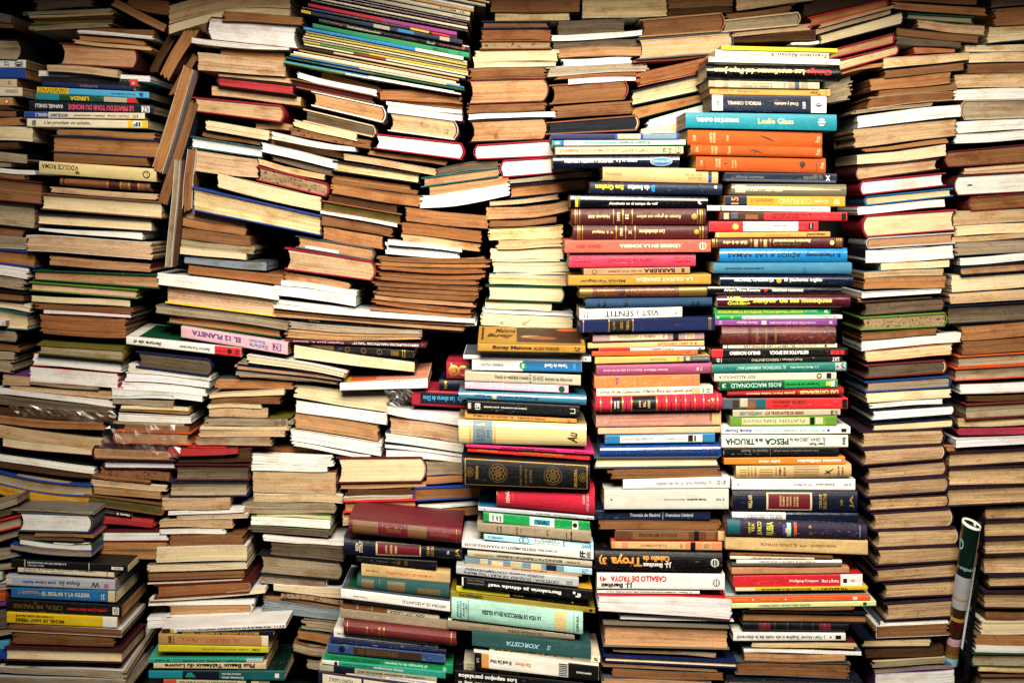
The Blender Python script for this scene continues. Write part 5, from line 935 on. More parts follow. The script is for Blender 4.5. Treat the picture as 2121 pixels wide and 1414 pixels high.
B('S','p','thin paperback, gold spine, brown lettering, 23rd','M',(-77.2,263.4,125.7,243.8,125.7,238.3,-77.2,260.7),-123.5,'t','gold',[('T',0.2,0.85,0.2,0.7,'brown','f','victoria del hombre en la sierra',)],D=130)
B('S','p','medium paperback, black spine, white lettering, 24th','M',(-78.5,263.8,126.0,241.4,126.0,225.3,-78.5,248.6),-132.5,'c','inkblack',[('T',0.2,0.76,0.25,0.68,'white','fb','Barcelona ¿a dónde vas?',),('T',0.04,0.17,0.6,0.8,'grey','f','francisco martí',),('T',0.04,0.17,0.3,0.5,'grey','f','eduardo moreno',),('O',0.86,0.62,0.14,'white',),('R',0.885,0.91,0.3,0.6,'white',),('R',0.87,0.9,0.22,0.36,'white',),('R',0,0.012,0.1,0.95,'white',)],D=130)
B('S','p','thin paperback, black spine, olive lettering, 25th','M',(-87.7,247.6,112.0,221.1,112.0,216.2,-87.7,238.0),-122.9,'c','inkblack',[('R',0,0.42,0,1,'acid',),('T',0.16,0.38,0.3,0.7,'olive','f','Luis Fernández Roces',),('T',0.45,0.53,0.35,0.75,'acid','f','Agrón',),('R',0.91,0.92,0.2,0.8,'acid',)],D=130)
B('S','p','thin paperback, olive gold spine, black lettering, 26th','M',(-96.5,238.6,130.6,211.2,130.6,203.2,-96.5,229.0),-122.3,'o','oliveg',[('T',0.06,0.22,0.25,0.8,'black','fb','DEPRESION',),('O',0.97,0.5,0.3,'black',)],D=160)
B('S','h','thick hardback, mint spine, navy lettering, 27th','M',(-94.7,229.9,110.9,206.6,110.9,172.3,-94.7,197.0),-128.8,'c','mint',[('T',0.23,0.68,0.4,0.62,'inknavy','fb','LA VIDA DE PERFECCION EN LA IGLESIA',),('T',0.04,0.055,0.15,0.9,'slate','r','FERNANDO',),('T',0.062,0.077,0.1,0.9,'slate','r','SEBASTIAN',),('T',0.084,0.1,0.2,0.85,'slate','r','AGUILAR',),('T',0.106,0.12,0.4,0.85,'slate','r','C.M.F.',),('R',0.125,0.13,0,1,'slate',),('R',0.785,0.875,0.02,0.98,'straw',),('R',0.93,0.934,0,1,'slate',),('T',0.95,0.97,0.15,0.85,'slate','r','DIFUSA',)],hard=1,r=4,m='worn',D=140)
B('S','p','medium paperback, worn taupe spine, black lettering, 28th','M',(-100.6,195.2,98.3,171.0,98.3,161.4,-100.6,179.1),-122.5,'t','stoneb',[('T',0.48,0.75,0.25,0.6,'black','f','GUNGA-DIN',),('T',0.17,0.33,0.3,0.6,'brown','f','JUAN CHING',)],m='gloss',r=2,D=150)
B('S','p','paperback, dark teal spine, ice blue lettering, 29th','M',(-62.5,177.9,123.6,156.3,123.6,134.6,-62.5,155.5),-132.1,'o','tealdk',[('T',0.29,0.57,0.3,0.62,'iceblue','fi','XORCISTA',),('T',0.63,0.66,0.3,0.62,'iceblue','fi',"L'E",)],m='cloth',D=140)
B('S','p','thin paperback, ivory spine, black lettering, 30th','M',(-35.3,150.4,138.4,136.7,138.4,126.4,-35.3,144.7),-125.9,'t','ivory',[('T',0.04,0.76,0.35,0.9,'black','fib','Bertrand Russell. La meva concepció del món',),('T',0.94,0.98,0.25,0.75,'black','f','5',)],D=120)
B('S','h','medium hardback, white spine, navy lettering, 31st','M',(-59.1,148.2,135.2,125.9,135.2,102.2,-59.1,124.9),-139.3,'o','white',[('R',0,0.06,0,1,'inkblack',),('R',0.06,0.118,0,1,'apricot',),('R',0.755,1,0,1,'inkblack',),('T',0.13,0.3,0.4,0.65,'inknavy','fb','El codi Da Vinci',),('T',0.33,0.455,0.4,0.65,'apricot','fb','Dan Brown',),('R',0.68,0.75,0.1,0.16,'slate',),('R',0.68,0.75,0.22,0.28,'black',),('R',0.68,0.75,0.34,0.4,'slate',),('R',0.68,0.75,0.46,0.52,'black',),('R',0.68,0.75,0.58,0.64,'slate',),('R',0.68,0.75,0.7,0.76,'black',),('R',0.68,0.75,0.82,0.9,'slate',),('T',0.82,0.94,0.35,0.5,'white','f','EMPÚRIES',),('T',0.02,0.04,0.35,0.65,'silver','f','271',)],hard=1,D=140)
B('S','p','paperback, stone grey spine, dark wine lettering, 32nd','M',(-75.5,128.8,70.8,111.1,70.8,96.9,-75.5,115.1),-126.3,'g','stone',[('T',0.03,0.36,0.1,0.5,'wine','f','MANUEL DE PEDROLO',),('T',0.03,0.1,0.6,0.95,'grey','f','GEN',),('R',0.4,0.55,0,0.9,'salmon',),('R',0.6,0.9,0,0.9,'slate',)],D=120)
B('S','p','thick paperback, black spine, white lettering, 33rd','M',(-89.7,118.0,112.3,97.2,112.3,73.5,-89.7,92.7),-132.9,'i','inkblack',[('T',0.03,0.48,0.56,0.9,'white','fb','Los espejos paralelos',),('T',0.03,0.3,0.1,0.45,'white','fb','Néstor Luján',)],D=150)
B('S','h','thick hardback, oxblood spine, bronze lettering, 1st','X',(-255.8,355.7,-79.3,339.1,-79.3,315.0,-255.8,331.0),-130.9,'o','oxblood',[('R',0.03,0.27,0.1,0.92,'wine',),('X',0.035,0.265,0.12,0.9,'bronze',),('R',0.3,0.302,0.05,0.95,'bronze',),('R',0.5,0.502,0.05,0.95,'bronze',),('T',0.33,0.47,0.3,0.7,'bronze','ni','Stendhal',),('T',0.72,0.9,0.35,0.65,'bronze','ni','Stendhal',),('R',0.52,0.7,0.1,0.92,'wine',),('X',0.525,0.695,0.12,0.9,'bronze',),('R',0.955,0.96,0.05,0.95,'bronze',)],hard=1,r=6,m='leather',D=140)
B('S','h','medium hardback, navy spine, ivory lettering, 2nd','X',(-265.2,320.3,-78.4,305.4,-78.4,286.0,-265.2,293.3),-111.9,'c','inknavy',[('R',0.27,0.65,0.05,0.95,'cream',),('R',0.285,0.64,0.14,0.87,'oxblood',),('T',0.1,0.125,0.3,0.8,'ivory','r','REX',),('T',0.13,0.16,0.2,0.9,'ivory','r','STOUT',),('T',0.35,0.37,0.25,0.75,'straw','r','LA JUSTICIA',),('T',0.39,0.41,0.2,0.8,'straw','r','VENCEDORA',),('T',0.43,0.45,0.25,0.75,'straw','r','PRESUMIDA',),('T',0.7,0.725,0.15,0.85,'foil','r','OBRAS',),('T',0.735,0.76,0.1,0.9,'foil','r','SELECTAS',),('T',0.87,0.89,0.4,0.65,'white','r','16',),('T',0.94,0.98,0.2,0.85,'foil','r','JA',)],hard=1,r=5,m='leather',D=140)
B('S','p','medium paperback, black spine, bronze lettering, 3rd','X',(-246.0,290.6,-119.7,282.5,-119.7,268.7,-246.0,280.9),-110.8,'o','inkblack',[('T',0.5,0.55,0.2,0.8,'bronze','r','ALLC',),('T',0.6,0.64,0.2,0.8,'bronze','r','LEN',)],D=110)
B('S','p','medium paperback, wheat spine, brown lettering, 4th','X',(-238.2,278.5,-98.0,263.9,-98.0,246.9,-238.2,259.1),-107.8,'o','wheat',[('T',0.05,0.2,0.35,0.55,'brown','f','ANA MARIA VALLES',),('T',0.28,0.8,0.3,0.55,'rust','f','LA MASIA DE CASTELLDEFELS',),('R',0.13,0.133,0,1,'brown',)],m='worn',D=120)
B('S','h','medium hardback, dark teal spine, 5th','X',(-244.3,259.2,-98.6,247.1,-98.6,222.8,-244.3,239.0),-111.5,'o','tealdk',[('X',0.05,0.18,0.15,0.85,'bronze',),('X',0.33,0.52,0.15,0.85,'bronze',),('X',0.65,0.9,0.2,0.6,'bronze',),('R',0.24,0.243,0,1,'bronze',)],hard=1,r=6,m='cloth',D=130)
B('S','p','medium paperback, white spine, navy lettering, 6th','X',(-268.3,243.1,-97.1,222.2,-97.1,206.9,-268.3,228.6),-127.0,'o','white',[('T',0.56,0.96,0.3,0.62,'inknavy','f','HISTORIA DE LA ESCLAVITUD',),('T',0.11,0.24,0.3,0.5,'black','f','Franky Kaller',),('U',0,1,0.02,0.9,'slate',),('U',0.05,0.5,0.1,0.8,'dgreen',)],D=150)
B('S','p','paperback, sienna brown spine, dark green lettering, 7th','X',(-266.9,222.9,-114.8,205.1,-114.8,190.6,-266.9,208.4),-112.0,'c','sienna',[('R',0.46,1,0,0.45,'ivory',),('T',0.48,0.85,0.05,0.35,'dgreen','fb','GOLDFINGER',),('R',0.1,0.9,0.75,1,'white',),('R',0.15,0.155,0,0.7,'ivory',),('R',0.3,0.305,0,0.7,'ivory',)],m='worn',D=120)
B('S','p','medium paperback, worn taupe spine, 8th','X',(-271.7,208.3,-97.0,188.9,-97.0,174.3,-271.7,193.7),-111.8,'o','stoneb',[],m='worn',D=140)
B('S','h','medium hardback, maroon spine, gold lettering, 9th','X',(-264.6,192.2,-87.9,172.8,-87.9,150.2,-264.6,169.6),-117.5,'t','maroonb',[('R',0.03,0.035,0,1,'foil',),('R',0.955,0.96,0,1,'foil',),('T',0.2,0.215,0.25,0.75,'foil','r','LATINA',),('R',0.25,0.254,0.4,0.6,'foil',),('T',0.31,0.325,0.2,0.8,'foil','r','DESPERTAR',),('T',0.35,0.365,0.2,0.8,'foil','r','LA NOVELA',)],hard=1,r=7,m='leather',D=140)
B('S','p','medium paperback, white spine, black lettering, 10th','X',(-281.9,174.8,-116.6,150.5,-116.6,140.7,-281.9,161.8),-107.8,'c','white',[('T',0.03,0.3,0.35,0.7,'black','n','Jean-Paul Sartre. El muro',),('R',0.9,0.97,0.2,0.9,'silver',),('T',0.81,0.87,0.3,0.7,'black','n','1.880',)],D=140)
B('S','p','','X',(-286.2,163.3,-104.2,143.1,-104.2,137.4,-286.2,154.4),-112.8,'g','navy',[],D=130,m='worn',mass=1)
B('S','p','medium paperback, worn blue spine, bronze lettering, 12th','X',(-291.1,153.4,-105.9,135.6,-105.9,121.8,-291.1,138.0),-112.0,'i','steelw',[('R',0.22,0.8,0.1,0.85,'dbrown',),('T',0.26,0.6,0.2,0.7,'bronze','n','DE SELECCIONES',),('O',0.12,0.5,0.35,'inknavy',)],D=140,m='worn')
B('S','p','medium paperback, green spine, mint lettering, 13th','X',(-292.5,136.5,-93.9,117.9,-93.9,102.5,-292.5,124.4),-107.3,'o','greenb',[('T',0.46,0.8,0.3,0.75,'mint','fb','el lenguaje de la imagen',),('T',0.03,0.42,0.25,0.68,'dgreen','f','ANNEMARIE THIBAULT-LAULAN',),('T',0.92,0.95,0.2,0.8,'mint','f','ep',)],D=140)
B('S','p','thin paperback, teal spine, dark green lettering, 14th','X',(-300.2,127.1,-105.1,107.7,-105.1,96.3,-300.2,120.6),-110.8,'c','teal',[('R',0,0.135,0,1,'white',),('R',0.1,0.125,0.1,0.9,'black',),('T',0.16,0.4,0.3,0.75,'dgreen','f','Kressmann Taylor',),('T',0.42,0.66,0.3,0.75,'white','f','Adreça desconeguda',)],D=140)
B('S','p','thin paperback, stone grey spine, black lettering, 15th','X',(-304.3,120.3,-118.9,99.3,-118.9,92.0,-304.3,109.0),-109.9,'t','stone',[('R',0.12,0.3,0,1,'inknavy',),('T',0.32,0.9,0.3,0.7,'black','f','GABRIEL GARCIA MARQUEZ',)],D=140)
B('S','p','thin paperback, white spine, black lettering, 16th','X',(-262.3,110.6,-119.7,91.9,-119.7,84.7,-262.3,102.5),-109.7,'c','white',[('T',0.1,0.44,0.3,0.7,'black','n','AGUSTIN FERNANDEZ MALLO',),('T',0.48,0.9,0.3,0.7,'steel','n','JOAN FONTAINE ODISEA',)],D=130)
B('S','p','paperback, dark purple spine, dark teal lettering, 17th','X',(-305.8,109.5,-135.8,85.2,-135.8,66.1,-305.8,88.5),-111.5,'c','purpledk',[('R',0.04,0.4,0.15,0.85,'ivory',),('T',0.1,0.32,0.35,0.65,'tealc','f','PEDRO CASALS',),('R',0.42,0.9,0.15,0.85,'ivory',),('T',0.44,0.75,0.35,0.65,'rust','f','EL INFIERNO',)],D=140)
B('P','p','thick pale yellow-edged paperback, white cover, 1st','G',(117.2,1197.6,256.3,1201.0,256.3,1156.8,117.2,1153.1),-0.0,'ic','white',[])
B('P','p','medium dark grey-edged paperback, grey cover, 2nd','G',(76.4,1149.0,185.9,1150.7,185.9,1129.3,76.4,1125.9),-0.2,'gd','grey',[])
B('P','p','','G',(65.4,1125.2,216.4,1134.3,216.4,1125.8,65.4,1115.7),-1.0,'w','white',[],s=2.38,mass=1)
B('P','p','medium dark grey-edged paperback, grey cover, 4th','G',(68.0,1116.1,212.4,1119.5,212.4,1109.3,68.0,1104.2),2.6,'gd','grey',[],s=1.02)
B('P','p','medium tan-edged paperback, tan cover, 5th','G',(77.2,1103.1,213.8,1107.1,213.8,1091.9,77.2,1088.5),-1.4,'t','tan',[])
B('P','p','','G',(83.3,1085.4,197.9,1090.5,197.9,1079.4,83.3,1075.2),1.5,'w','white',[],mass=1)
B('P','p','medium greyish-edged paperback, white cover, 7th','G',(57.8,1073.6,222.6,1078.7,222.6,1066.8,57.8,1057.5),2.6,'g','white',[])
B('P','p','','G',(69.7,1057.4,210.6,1065.0,210.6,1059.0,69.7,1052.3),1.4,'b','brown',[],mass=1)
B('P','p','','G',(93.4,1053.7,205.3,1057.1,205.3,1050.3,93.4,1043.5),-1.4,'w','red',[],s=-0.68,mass=1)
B('H','h','thick brown-edged hardback, sienna brown cover, 10th','G',(65.5,1041.2,185.2,1049.7,185.2,1020.9,65.5,1013.1),1.8,'b','sienna',[],sp='R')
B('P','p','medium brown-edged paperback, black cover, 11th','G',(69.6,1007.1,198.5,1017.2,198.5,996.0,69.6,987.6),-1.4,'b','black',[])
B('H','h','medium black-stained-edged hardback, sienna brown cover, 12th','G',(59.4,979.2,205.2,990.4,205.2,969.7,59.4,962.6),-2.9,'inkp','sienna',[],sp='R')
B('P','p','medium brown-edged paperback, brown cover, 1st','GR',(258.6,1193.8,363.6,1197.1,363.6,1174.8,258.6,1170.0),-3.0,'b','brown',[])
B('P','p','','GR',(258.6,1169.4,364.6,1174.2,364.6,1163.3,258.6,1155.4),-2.3,'d','brown',[],mass=1)
B('H','h','thick brown-edged hardback, tan cover, 3rd','GR',(214.2,1148.3,344.6,1159.5,344.6,1132.7,214.2,1123.2),-5.9,'b','tan',[],sp='R')
B('H','h','thick cream-edged hardback, slate cover, 4th','GR',(209.7,1116.5,357.6,1127.6,357.6,1096.8,209.7,1085.7),-9.1,'c','slate',[],sp='R')
B('P','p','','GR',(199.9,1082.0,326.8,1093.8,326.8,1089.8,199.9,1078.9),-5.6,'r2','rust',[],mass=1)
B('P','p','medium reddish-brown-edged paperback, rust cover, 6th','GR',(208.5,1061.5,323.7,1088.3,323.7,1064.5,208.5,1039.1),-3.7,'r2','rust',[],s=-0.68)
B('F','h','medium pale yellow-edged hardback, navy cover, 7th','GR',(200.0,1031.3,325.4,1061.1,325.4,1036.7,200.0,1010.3),-3.9,'ic','inknavy',[])
B('P','p','medium orange-tan-edged paperback, moss green cover, 8th','GR',(201.1,1004.1,327.5,1031.2,327.5,1019.0,201.1,985.9),-0.5,'o','moss',[])
B('P','p','medium white-edged paperback, moss green cover, 9th','GR',(225.7,985.1,329.2,1014.2,329.2,988.4,225.7,971.5),-0.9,'w','moss',[])
B('P','p','','GR',(213.8,969.8,293.5,983.7,293.5,964.7,213.8,961.3),-1.5,'i','white',[],mass=1)
B('P','p','thick cream-edged paperback, black cover, 1st','I',(370.7,1197.4,497.0,1204.1,497.0,1182.6,370.7,1165.6),-1.5,'c','black',[])
B('P','p','','I',(354.9,1160.1,461.9,1173.6,461.9,1161.8,354.9,1151.6),1.2,'b','brown',[],mass=1)
B('H','h','medium greyish-edged hardback, cream cover, 3rd','I',(349.6,1148.0,472.6,1161.5,472.6,1143.6,349.6,1132.0),-0.4,'g','cream',[],sp='R')
B('P','p','','I',(366.2,1131.4,496.2,1145.8,496.2,1134.8,366.2,1122.9),2.9,'c','brown',[],mass=1)
B('P','p','medium dark brown-edged paperback, brown cover, 5th','I',(363.6,1120.5,504.7,1134.8,504.7,1117.8,363.6,1114.4),2.6,'d','brown',[])
B('P','p','','I',(459.8,1110.0,504.4,1113.7,504.4,1108.6,459.8,1106.6),-18.6,'w','white',[],mass=1)
B('S','p','','J',(328.9,1094.5,510.6,1089.6,510.6,1083.2,328.9,1087.6),-126.2,'c','acid',[('U',0,1,0.05,0.95,'olive',),('U',0.1,0.35,0.1,0.5,'violet',),('U',0.4,0.7,0.1,0.4,'moss',)],D=130,mass=1)
B('S','p','thin paperback, ivory spine, black lettering, 2nd','J',(319.6,1088.3,497.4,1083.5,497.4,1073.0,319.6,1077.2),-123.7,'i','ivory',[('T',0.55,0.98,0.2,0.78,'black','f','Francisco Alonso',),('T',0.265,0.44,0.35,0.7,'bronze','fi','J. Montero Alonso',),('O',0.505,0.5,0.22,'rust',)],D=130)
B('S','p','thin paperback, white spine, grey lettering, 3rd','J',(309.1,1077.0,515.1,1073.0,515.1,1064.1,309.1,1069.0),-123.7,'o','white',[('T',0.1,0.28,0.35,0.7,'grey','f','Prats, Rafanell, Rossich',),('T',0.31,0.585,0.3,0.7,'pink','f','EL FUTUR DE LA LLENGUA CATALANA',),('T',0.89,0.91,0.2,0.8,'grey','r','PSA',),('T',0.92,0.935,0.3,0.7,'pink','r','45',)],D=140)
B('S','h','thick hardback, black spine, pale straw lettering, 4th','J',(304.3,1066.8,513.0,1062.8,513.0,1037.1,304.3,1041.1),-129.8,'i','inkblack',[('T',0.055,0.73,0.36,0.78,'straw','fb','Las enseñanzas del Papa Juan',),('T',0.745,0.935,0.36,0.8,'red','f','Chinigo',)],hard=1,r=8,m='gloss',D=150)
B('S','p','thin paperback, cream spine, grey lettering, 5th','J',(308.5,1039.6,482.0,1036.4,482.0,1026.0,308.5,1029.2),-128.0,'c','cream',[('X',0,0.06,0,1,'grey',),('X',0.13,0.18,0,1,'grey',),('X',0.72,0.78,0,1,'grey',),('X',0.83,0.9,0,1,'grey',),('R',0.78,0.82,0,1,'slate',),('T',0.29,0.57,0.5,0.85,'grey','f','EL RICACHON EN LA CORTE',),('T',0.29,0.57,0.12,0.42,'grey','f','EL ENFERMO DE APRENSION',),('T',0.675,0.695,0.2,0.8,'grey','r','118',)],D=120)
B('S','p','thin paperback, apricot spine, rust lettering, 6th','J',(310.8,1028.8,500.0,1025.6,500.0,1015.1,310.8,1018.3),-123.2,'o','apricot',[('T',0.07,0.2,0.35,0.7,'rust','f','Lo Somni',),('T',0.225,0.41,0.35,0.7,'rust','f','Bernat Metge',),('T',0.83,0.92,0.15,0.7,'black','fi','Tísner',),('T',0.955,0.975,0.3,0.75,'rust','r','11',)],D=120)
B('S','h','thick hardback, dark blue spine, black lettering, 7th','J',(313.4,1017.2,493.4,1014.8,493.4,988.3,313.4,992.3),-127.6,'c','inkblue',[('R',0,0.095,0,1,'white',),('R',0.865,1,0,1,'white',),('T',0.035,0.065,0.3,0.7,'black','r','vib',),('T',0.135,0.425,0.4,0.62,'ivory','f','PATRICIA D. CORNWELL',),('T',0.545,0.755,0.4,0.66,'ivory','f','Cruel y extraño',),('T',0.79,0.82,0.25,0.65,'white','r','109',),('O',0.93,0.48,0.13,'black',),('O',0.93,0.48,0.07,'white',),('R',0.9,0.965,0.42,0.47,'black',)],hard=1,D=130)
B('S','p','thick paperback, turq spine, white lettering, 8th','J',(271.7,989.5,507.3,985.5,507.3,960.6,271.7,965.4),-133.7,'c','turq',[('T',0.07,0.355,0.34,0.66,'white','nb','TIEMPO DE JUZGAR',),('T',0.48,0.715,0.34,0.7,'straw','n','Leslie Glass',),('O',0.9,0.5,0.24,'white',),('R',0.875,0.925,0.38,0.46,'turq',),('R',0.875,0.925,0.56,0.62,'turq',)],r=2,D=140)
B('S','p','medium paperback, orange spine, pale straw lettering, 9th','J',(275.7,962.1,486.3,958.9,486.3,934.8,275.7,938.8),-126.9,'c','orange',[('T',0.035,0.06,0.25,0.65,'straw','r','230',),('T',0.16,0.18,0.15,0.85,'straw','r','ALBERTO',),('T',0.185,0.205,0.15,0.85,'straw','r','MORAVIA',),('T',0.285,0.305,0.3,0.65,'straw','r','1934',),('T',0.95,0.985,0.3,0.7,'straw','r','Proa',),('R',0.067,0.07,0,1,'rust',),('R',0.935,0.938,0,1,'rust',),('L',0.53,0.74,0.64,0.35,0.09,'dbrown',)],r=3,m='cloth',D=130)
B('S','p','medium paperback, orange spine, pale straw lettering, 10th','J',(280.4,938.8,486.1,934.7,486.1,918.7,280.4,923.2),-128.0,'i','orange',[('T',0.035,0.055,0.25,0.75,'straw','r','254',),('T',0.155,0.175,0.05,0.9,'straw','r','FRANÇOIS',),('T',0.18,0.2,0.05,0.9,'straw','r','MAURIAC',),('T',0.28,0.3,0.1,0.9,'straw','r','Therese',),('T',0.95,0.985,0.2,0.8,'straw','r','Proa',),('R',0.067,0.07,0,1,'rust',),('R',0.935,0.938,0,1,'rust',),('L',0.43,0.72,0.54,0.35,0.07,'dbrown',),('L',0.45,0.4,0.5,0.75,0.05,'dbrown',),('L',0.48,0.3,0.52,0.7,0.05,'dbrown',)],r=3,m='cloth',D=130)
B('S','p','medium paperback, orange spine, pale straw lettering, 11th','J',(289.1,922.5,492.7,917.7,492.7,894.4,289.1,899.2),-123.3,'i','orange',[('T',0.03,0.05,0.35,0.65,'straw','r','114',),('T',0.15,0.165,0.2,0.8,'straw','r','GRAHAM',),('T',0.172,0.187,0.2,0.8,'straw','r','GREENE',),('T',0.275,0.29,0.2,0.75,'straw','r','El poder',),('T',0.297,0.312,0.2,0.75,'straw','r','i la glòria',),('T',0.955,0.985,0.3,0.7,'straw','r','Proa',),('R',0.06,0.063,0.1,0.9,'dbrown',),('R',0.925,0.928,0.1,0.9,'dbrown',),('O',0.82,0.58,0.2,'dbrown',),('L',0.81,0.25,0.84,0.7,0.1,'dbrown',),('L',0.215,0.5,0.24,0.5,0.06,'dbrown',)],r=3,m='cloth',D=130)
B('S','p','medium paperback, dark blue spine, grey lettering, 12th','J',(334.2,896.0,510.6,893.6,510.6,878.3,334.2,881.5),-122.4,'t','inkblue',[('T',0.1,0.35,0.38,0.7,'grey','f','FERNANDO DE ROJAS',),('T',0.7,0.87,0.38,0.7,'grey','f','LA CELESTINA',),('R',0.01,0.99,0.05,0.3,'slate',),('T',0.9,0.94,0.25,0.8,'white','fb','X',)],D=120)
B('S','p','medium paperback, olive grey spine, ivory lettering, 13th','J',(344.7,877.5,525.0,876.7,525.0,857.3,344.7,860.6),-122.9,'c','olivegrey',[('R',0.03,0.12,0.2,0.9,'cream',),('T',0.06,0.44,0.35,0.7,'ivory','f','PETER WEISS / LA INDAGACION',),('L',0.12,0.6,0.95,0.55,0.18,'straw',)],m='gloss',r=4,D=130)  # long straw stroke is glare on the plastic, put in as colour
B('S','p','medium paperback, ochre spine, apricot lettering, 14th','J',(334.1,858.9,523.2,857.3,523.2,842.0,334.1,843.6),-123.6,'o','ochre',[('R',0,0.185,0,1,'inkblue',),('T',0.055,0.115,0.15,0.9,'apricot','r','15',),('T',0.21,0.41,0.3,0.75,'brown','fi','Generación X',),('T',0.45,0.72,0.22,0.78,'straw','f','COUPLAND',),('T',0.735,0.86,0.25,0.75,'straw','fi','Douglas',),('T',0.905,0.955,0.2,0.8,'straw','rb','B',)],D=120)
B('S','p','thin paperback, white spine, grey lettering, 15th','J',(306.8,843.6,500.1,842.0,500.1,833.2,306.8,835.6),-122.8,'g','white',[('T',0.42,0.82,0.35,0.7,'grey','f','DE LA RAÇA DELS DEUS, DE LA RAÇA DELS HOMES',),('T',0.84,0.95,0.35,0.7,'grey','f','Tomeu Terrades',),('R',0.065,0.105,0.2,0.9,'silver',),('R',0.105,0.12,0.1,0.95,'moss',)],D=130)
B('S','p','medium paperback, red spine, black lettering, 16th','J',(326.8,833.2,526.4,833.2,526.4,819.5,326.8,821.1),-123.7,'o','red',[('R',0,0.345,0,1,'dbrown',),('R',0.03,0.07,0.1,0.9,'stone',),('R',0.09,0.14,0.2,1,'slate',),('R',0.2,0.3,0.1,0.7,'sienna',),('T',0.4,0.62,0.2,0.52,'black','f','GUIA DE LECTURA',),('T',0.4,0.72,0.65,0.85,'wine','f','EL PLACER DE LEER BIEN',),('R',0.955,0.99,0.1,0.9,'inkblack',)],D=130)
B('S','p','medium paperback, red spine, grey lettering, 17th','J',(309.6,818.7,480.8,818.7,480.8,803.5,309.6,802.7),-126.2,'c','red',[('R',0.31,0.815,0.02,0.98,'white',),('T',0.41,0.555,0.52,0.75,'grey','f','aman demasiado',),('T',0.45,0.555,0.28,0.5,'grey','f','Mujeres que',),('R',0.57,0.573,0.25,0.8,'red',),('T',0.585,0.715,0.38,0.68,'black','f','Robin Norwood',),('O',0.24,0.5,0.34,'gold',),('O',0.24,0.5,0.2,'straw',),('R',0.91,0.955,0.22,0.85,'inkblack',),('R',0.93,0.935,0.3,0.8,'white',)],D=120)
B('S','p','thin paperback, apricot spine, brown lettering, 18th','J',(319.4,801.8,499.6,802.6,499.6,794.6,319.4,793.0),-125.0,'t','apricot',[('T',0.435,0.65,0.2,0.5,'brown','f','Els Vietels de Catalunya',),('T',0.79,0.96,0.25,0.7,'black','fb','observador',),('R',0.79,0.81,0.15,0.3,'red',),('R',0.01,0.03,0.1,0.9,'cream',)],D=120)
B('S','h','hardback, dark brown leather spine, pale straw lettering, 19th','J',(313.0,791.4,519.8,793.0,519.8,777.7,313.0,777.7),-124.4,'i','umber',[('R',0.01,0.014,0,1,'foil',),('R',0.02,0.024,0,1,'foil',),('R',0.04,0.043,0,1,'foil',),('T',0.09,0.275,0.35,0.75,'straw','fib','Guía de la obra',),('R',0.3,0.303,0,1,'foil',),('T',0.325,0.355,0.1,0.9,'straw','rb','1950',),('R',0.375,0.378,0,1,'foil',),('T',0.395,0.425,0.1,0.9,'straw','rb','1990',),('R',0.445,0.448,0,1,'foil',),('T',0.47,0.755,0.52,0.9,'straw','fib','literatura internacional',),('T',0.47,0.68,0.12,0.45,'bronze','fi','Cinco décadas de',),('O',0.915,0.5,0.25,'straw',),('R',0.95,0.953,0,1,'foil',),('R',0.965,0.968,0,1,'foil',),('R',0.98,0.983,0,1,'foil',)],hard=1,r=2,m='leather',D=130)
B('S','p','medium paperback, azure spine, navy lettering, 20th','J',(326.3,776.0,526.8,776.8,526.8,755.1,326.3,755.1),-122.0,'t','azure',[('T',0.06,0.635,0.35,0.68,'inknavy','f','ADIOS A LAS ARMAS',),('T',0.67,0.945,0.35,0.7,'inknavy','fb','E. Hemingway',)],r=4,m='gloss',D=140)
B('S','p','medium paperback, steel blue spine, navy lettering, 21st','J',(316.8,753.6,533.1,754.4,533.1,736.7,316.8,737.5),-126.1,'i','steelb',[('T',0.075,0.365,0.38,0.6,'inknavy','fb','ALEJANDRA PIZARNIK',),('R',0.645,0.67,0,1,'steel',)],r=3,m='cloth',D=150)
B('S','p','medium paperback, dark blue spine, white lettering, 22nd','J',(326.8,734.2,536.0,734.2,536.0,717.6,326.8,718.1),-123.8,'i','inkblue',[('T',0.105,0.4,0.32,0.72,'white','nb','MICHAEL ONDAATJE',),('O',0.44,0.5,0.25,'gold',),('T',0.48,0.765,0.32,0.75,'white','n','El paciente inglés',)],r=4,m='gloss',D=140)
B('S','p','medium paperback, black spine, white lettering, 23rd','J',(307.4,717.4,518.2,714.9,518.2,703.7,307.4,703.7),-124.5,'t','inkblack',[('T',0.12,0.39,0.4,0.75,'white','n','Arturo Pérez-Reverte',),('O',0.43,0.55,0.2,'red',),('O',0.43,0.55,0.1,'inkblack',),('T',0.475,0.71,0.42,0.75,'white','nb','TERRITORIO COMANCHE',)],r=2,m='gloss',D=130)
B('S','p','medium paperback, dark wine spine, chartreuse lettering, 24th','J',(321.0,702.5,529.6,704.1,529.6,684.8,321.0,684.8),-130.9,'i','wine',[('T',0.075,0.235,0.52,0.92,'chart','nb','William',),('T',0.075,0.245,0.1,0.5,'chart','nb','Golding',),('T',0.265,0.86,0.28,0.78,'chart','nb','Senyor de les mosques',)],r=5,m='gloss',D=150)
B('S','p','medium paperback, green spine, bright yellow lettering, 25th','J',(318.2,682.7,501.0,683.5,501.0,671.3,318.2,671.3),-122.0,'g','green',[('T',0.03,0.765,0.25,0.78,'acid','fb','MASAJES TERAPÉUTICOS, ESTÉTICOS Y DEPORTIVOS',),('T',0.775,0.885,0.35,0.7,'mint','f','Lisette Lovin',),('T',0.945,0.975,0.2,0.8,'white','fb','hspa',)],D=120)
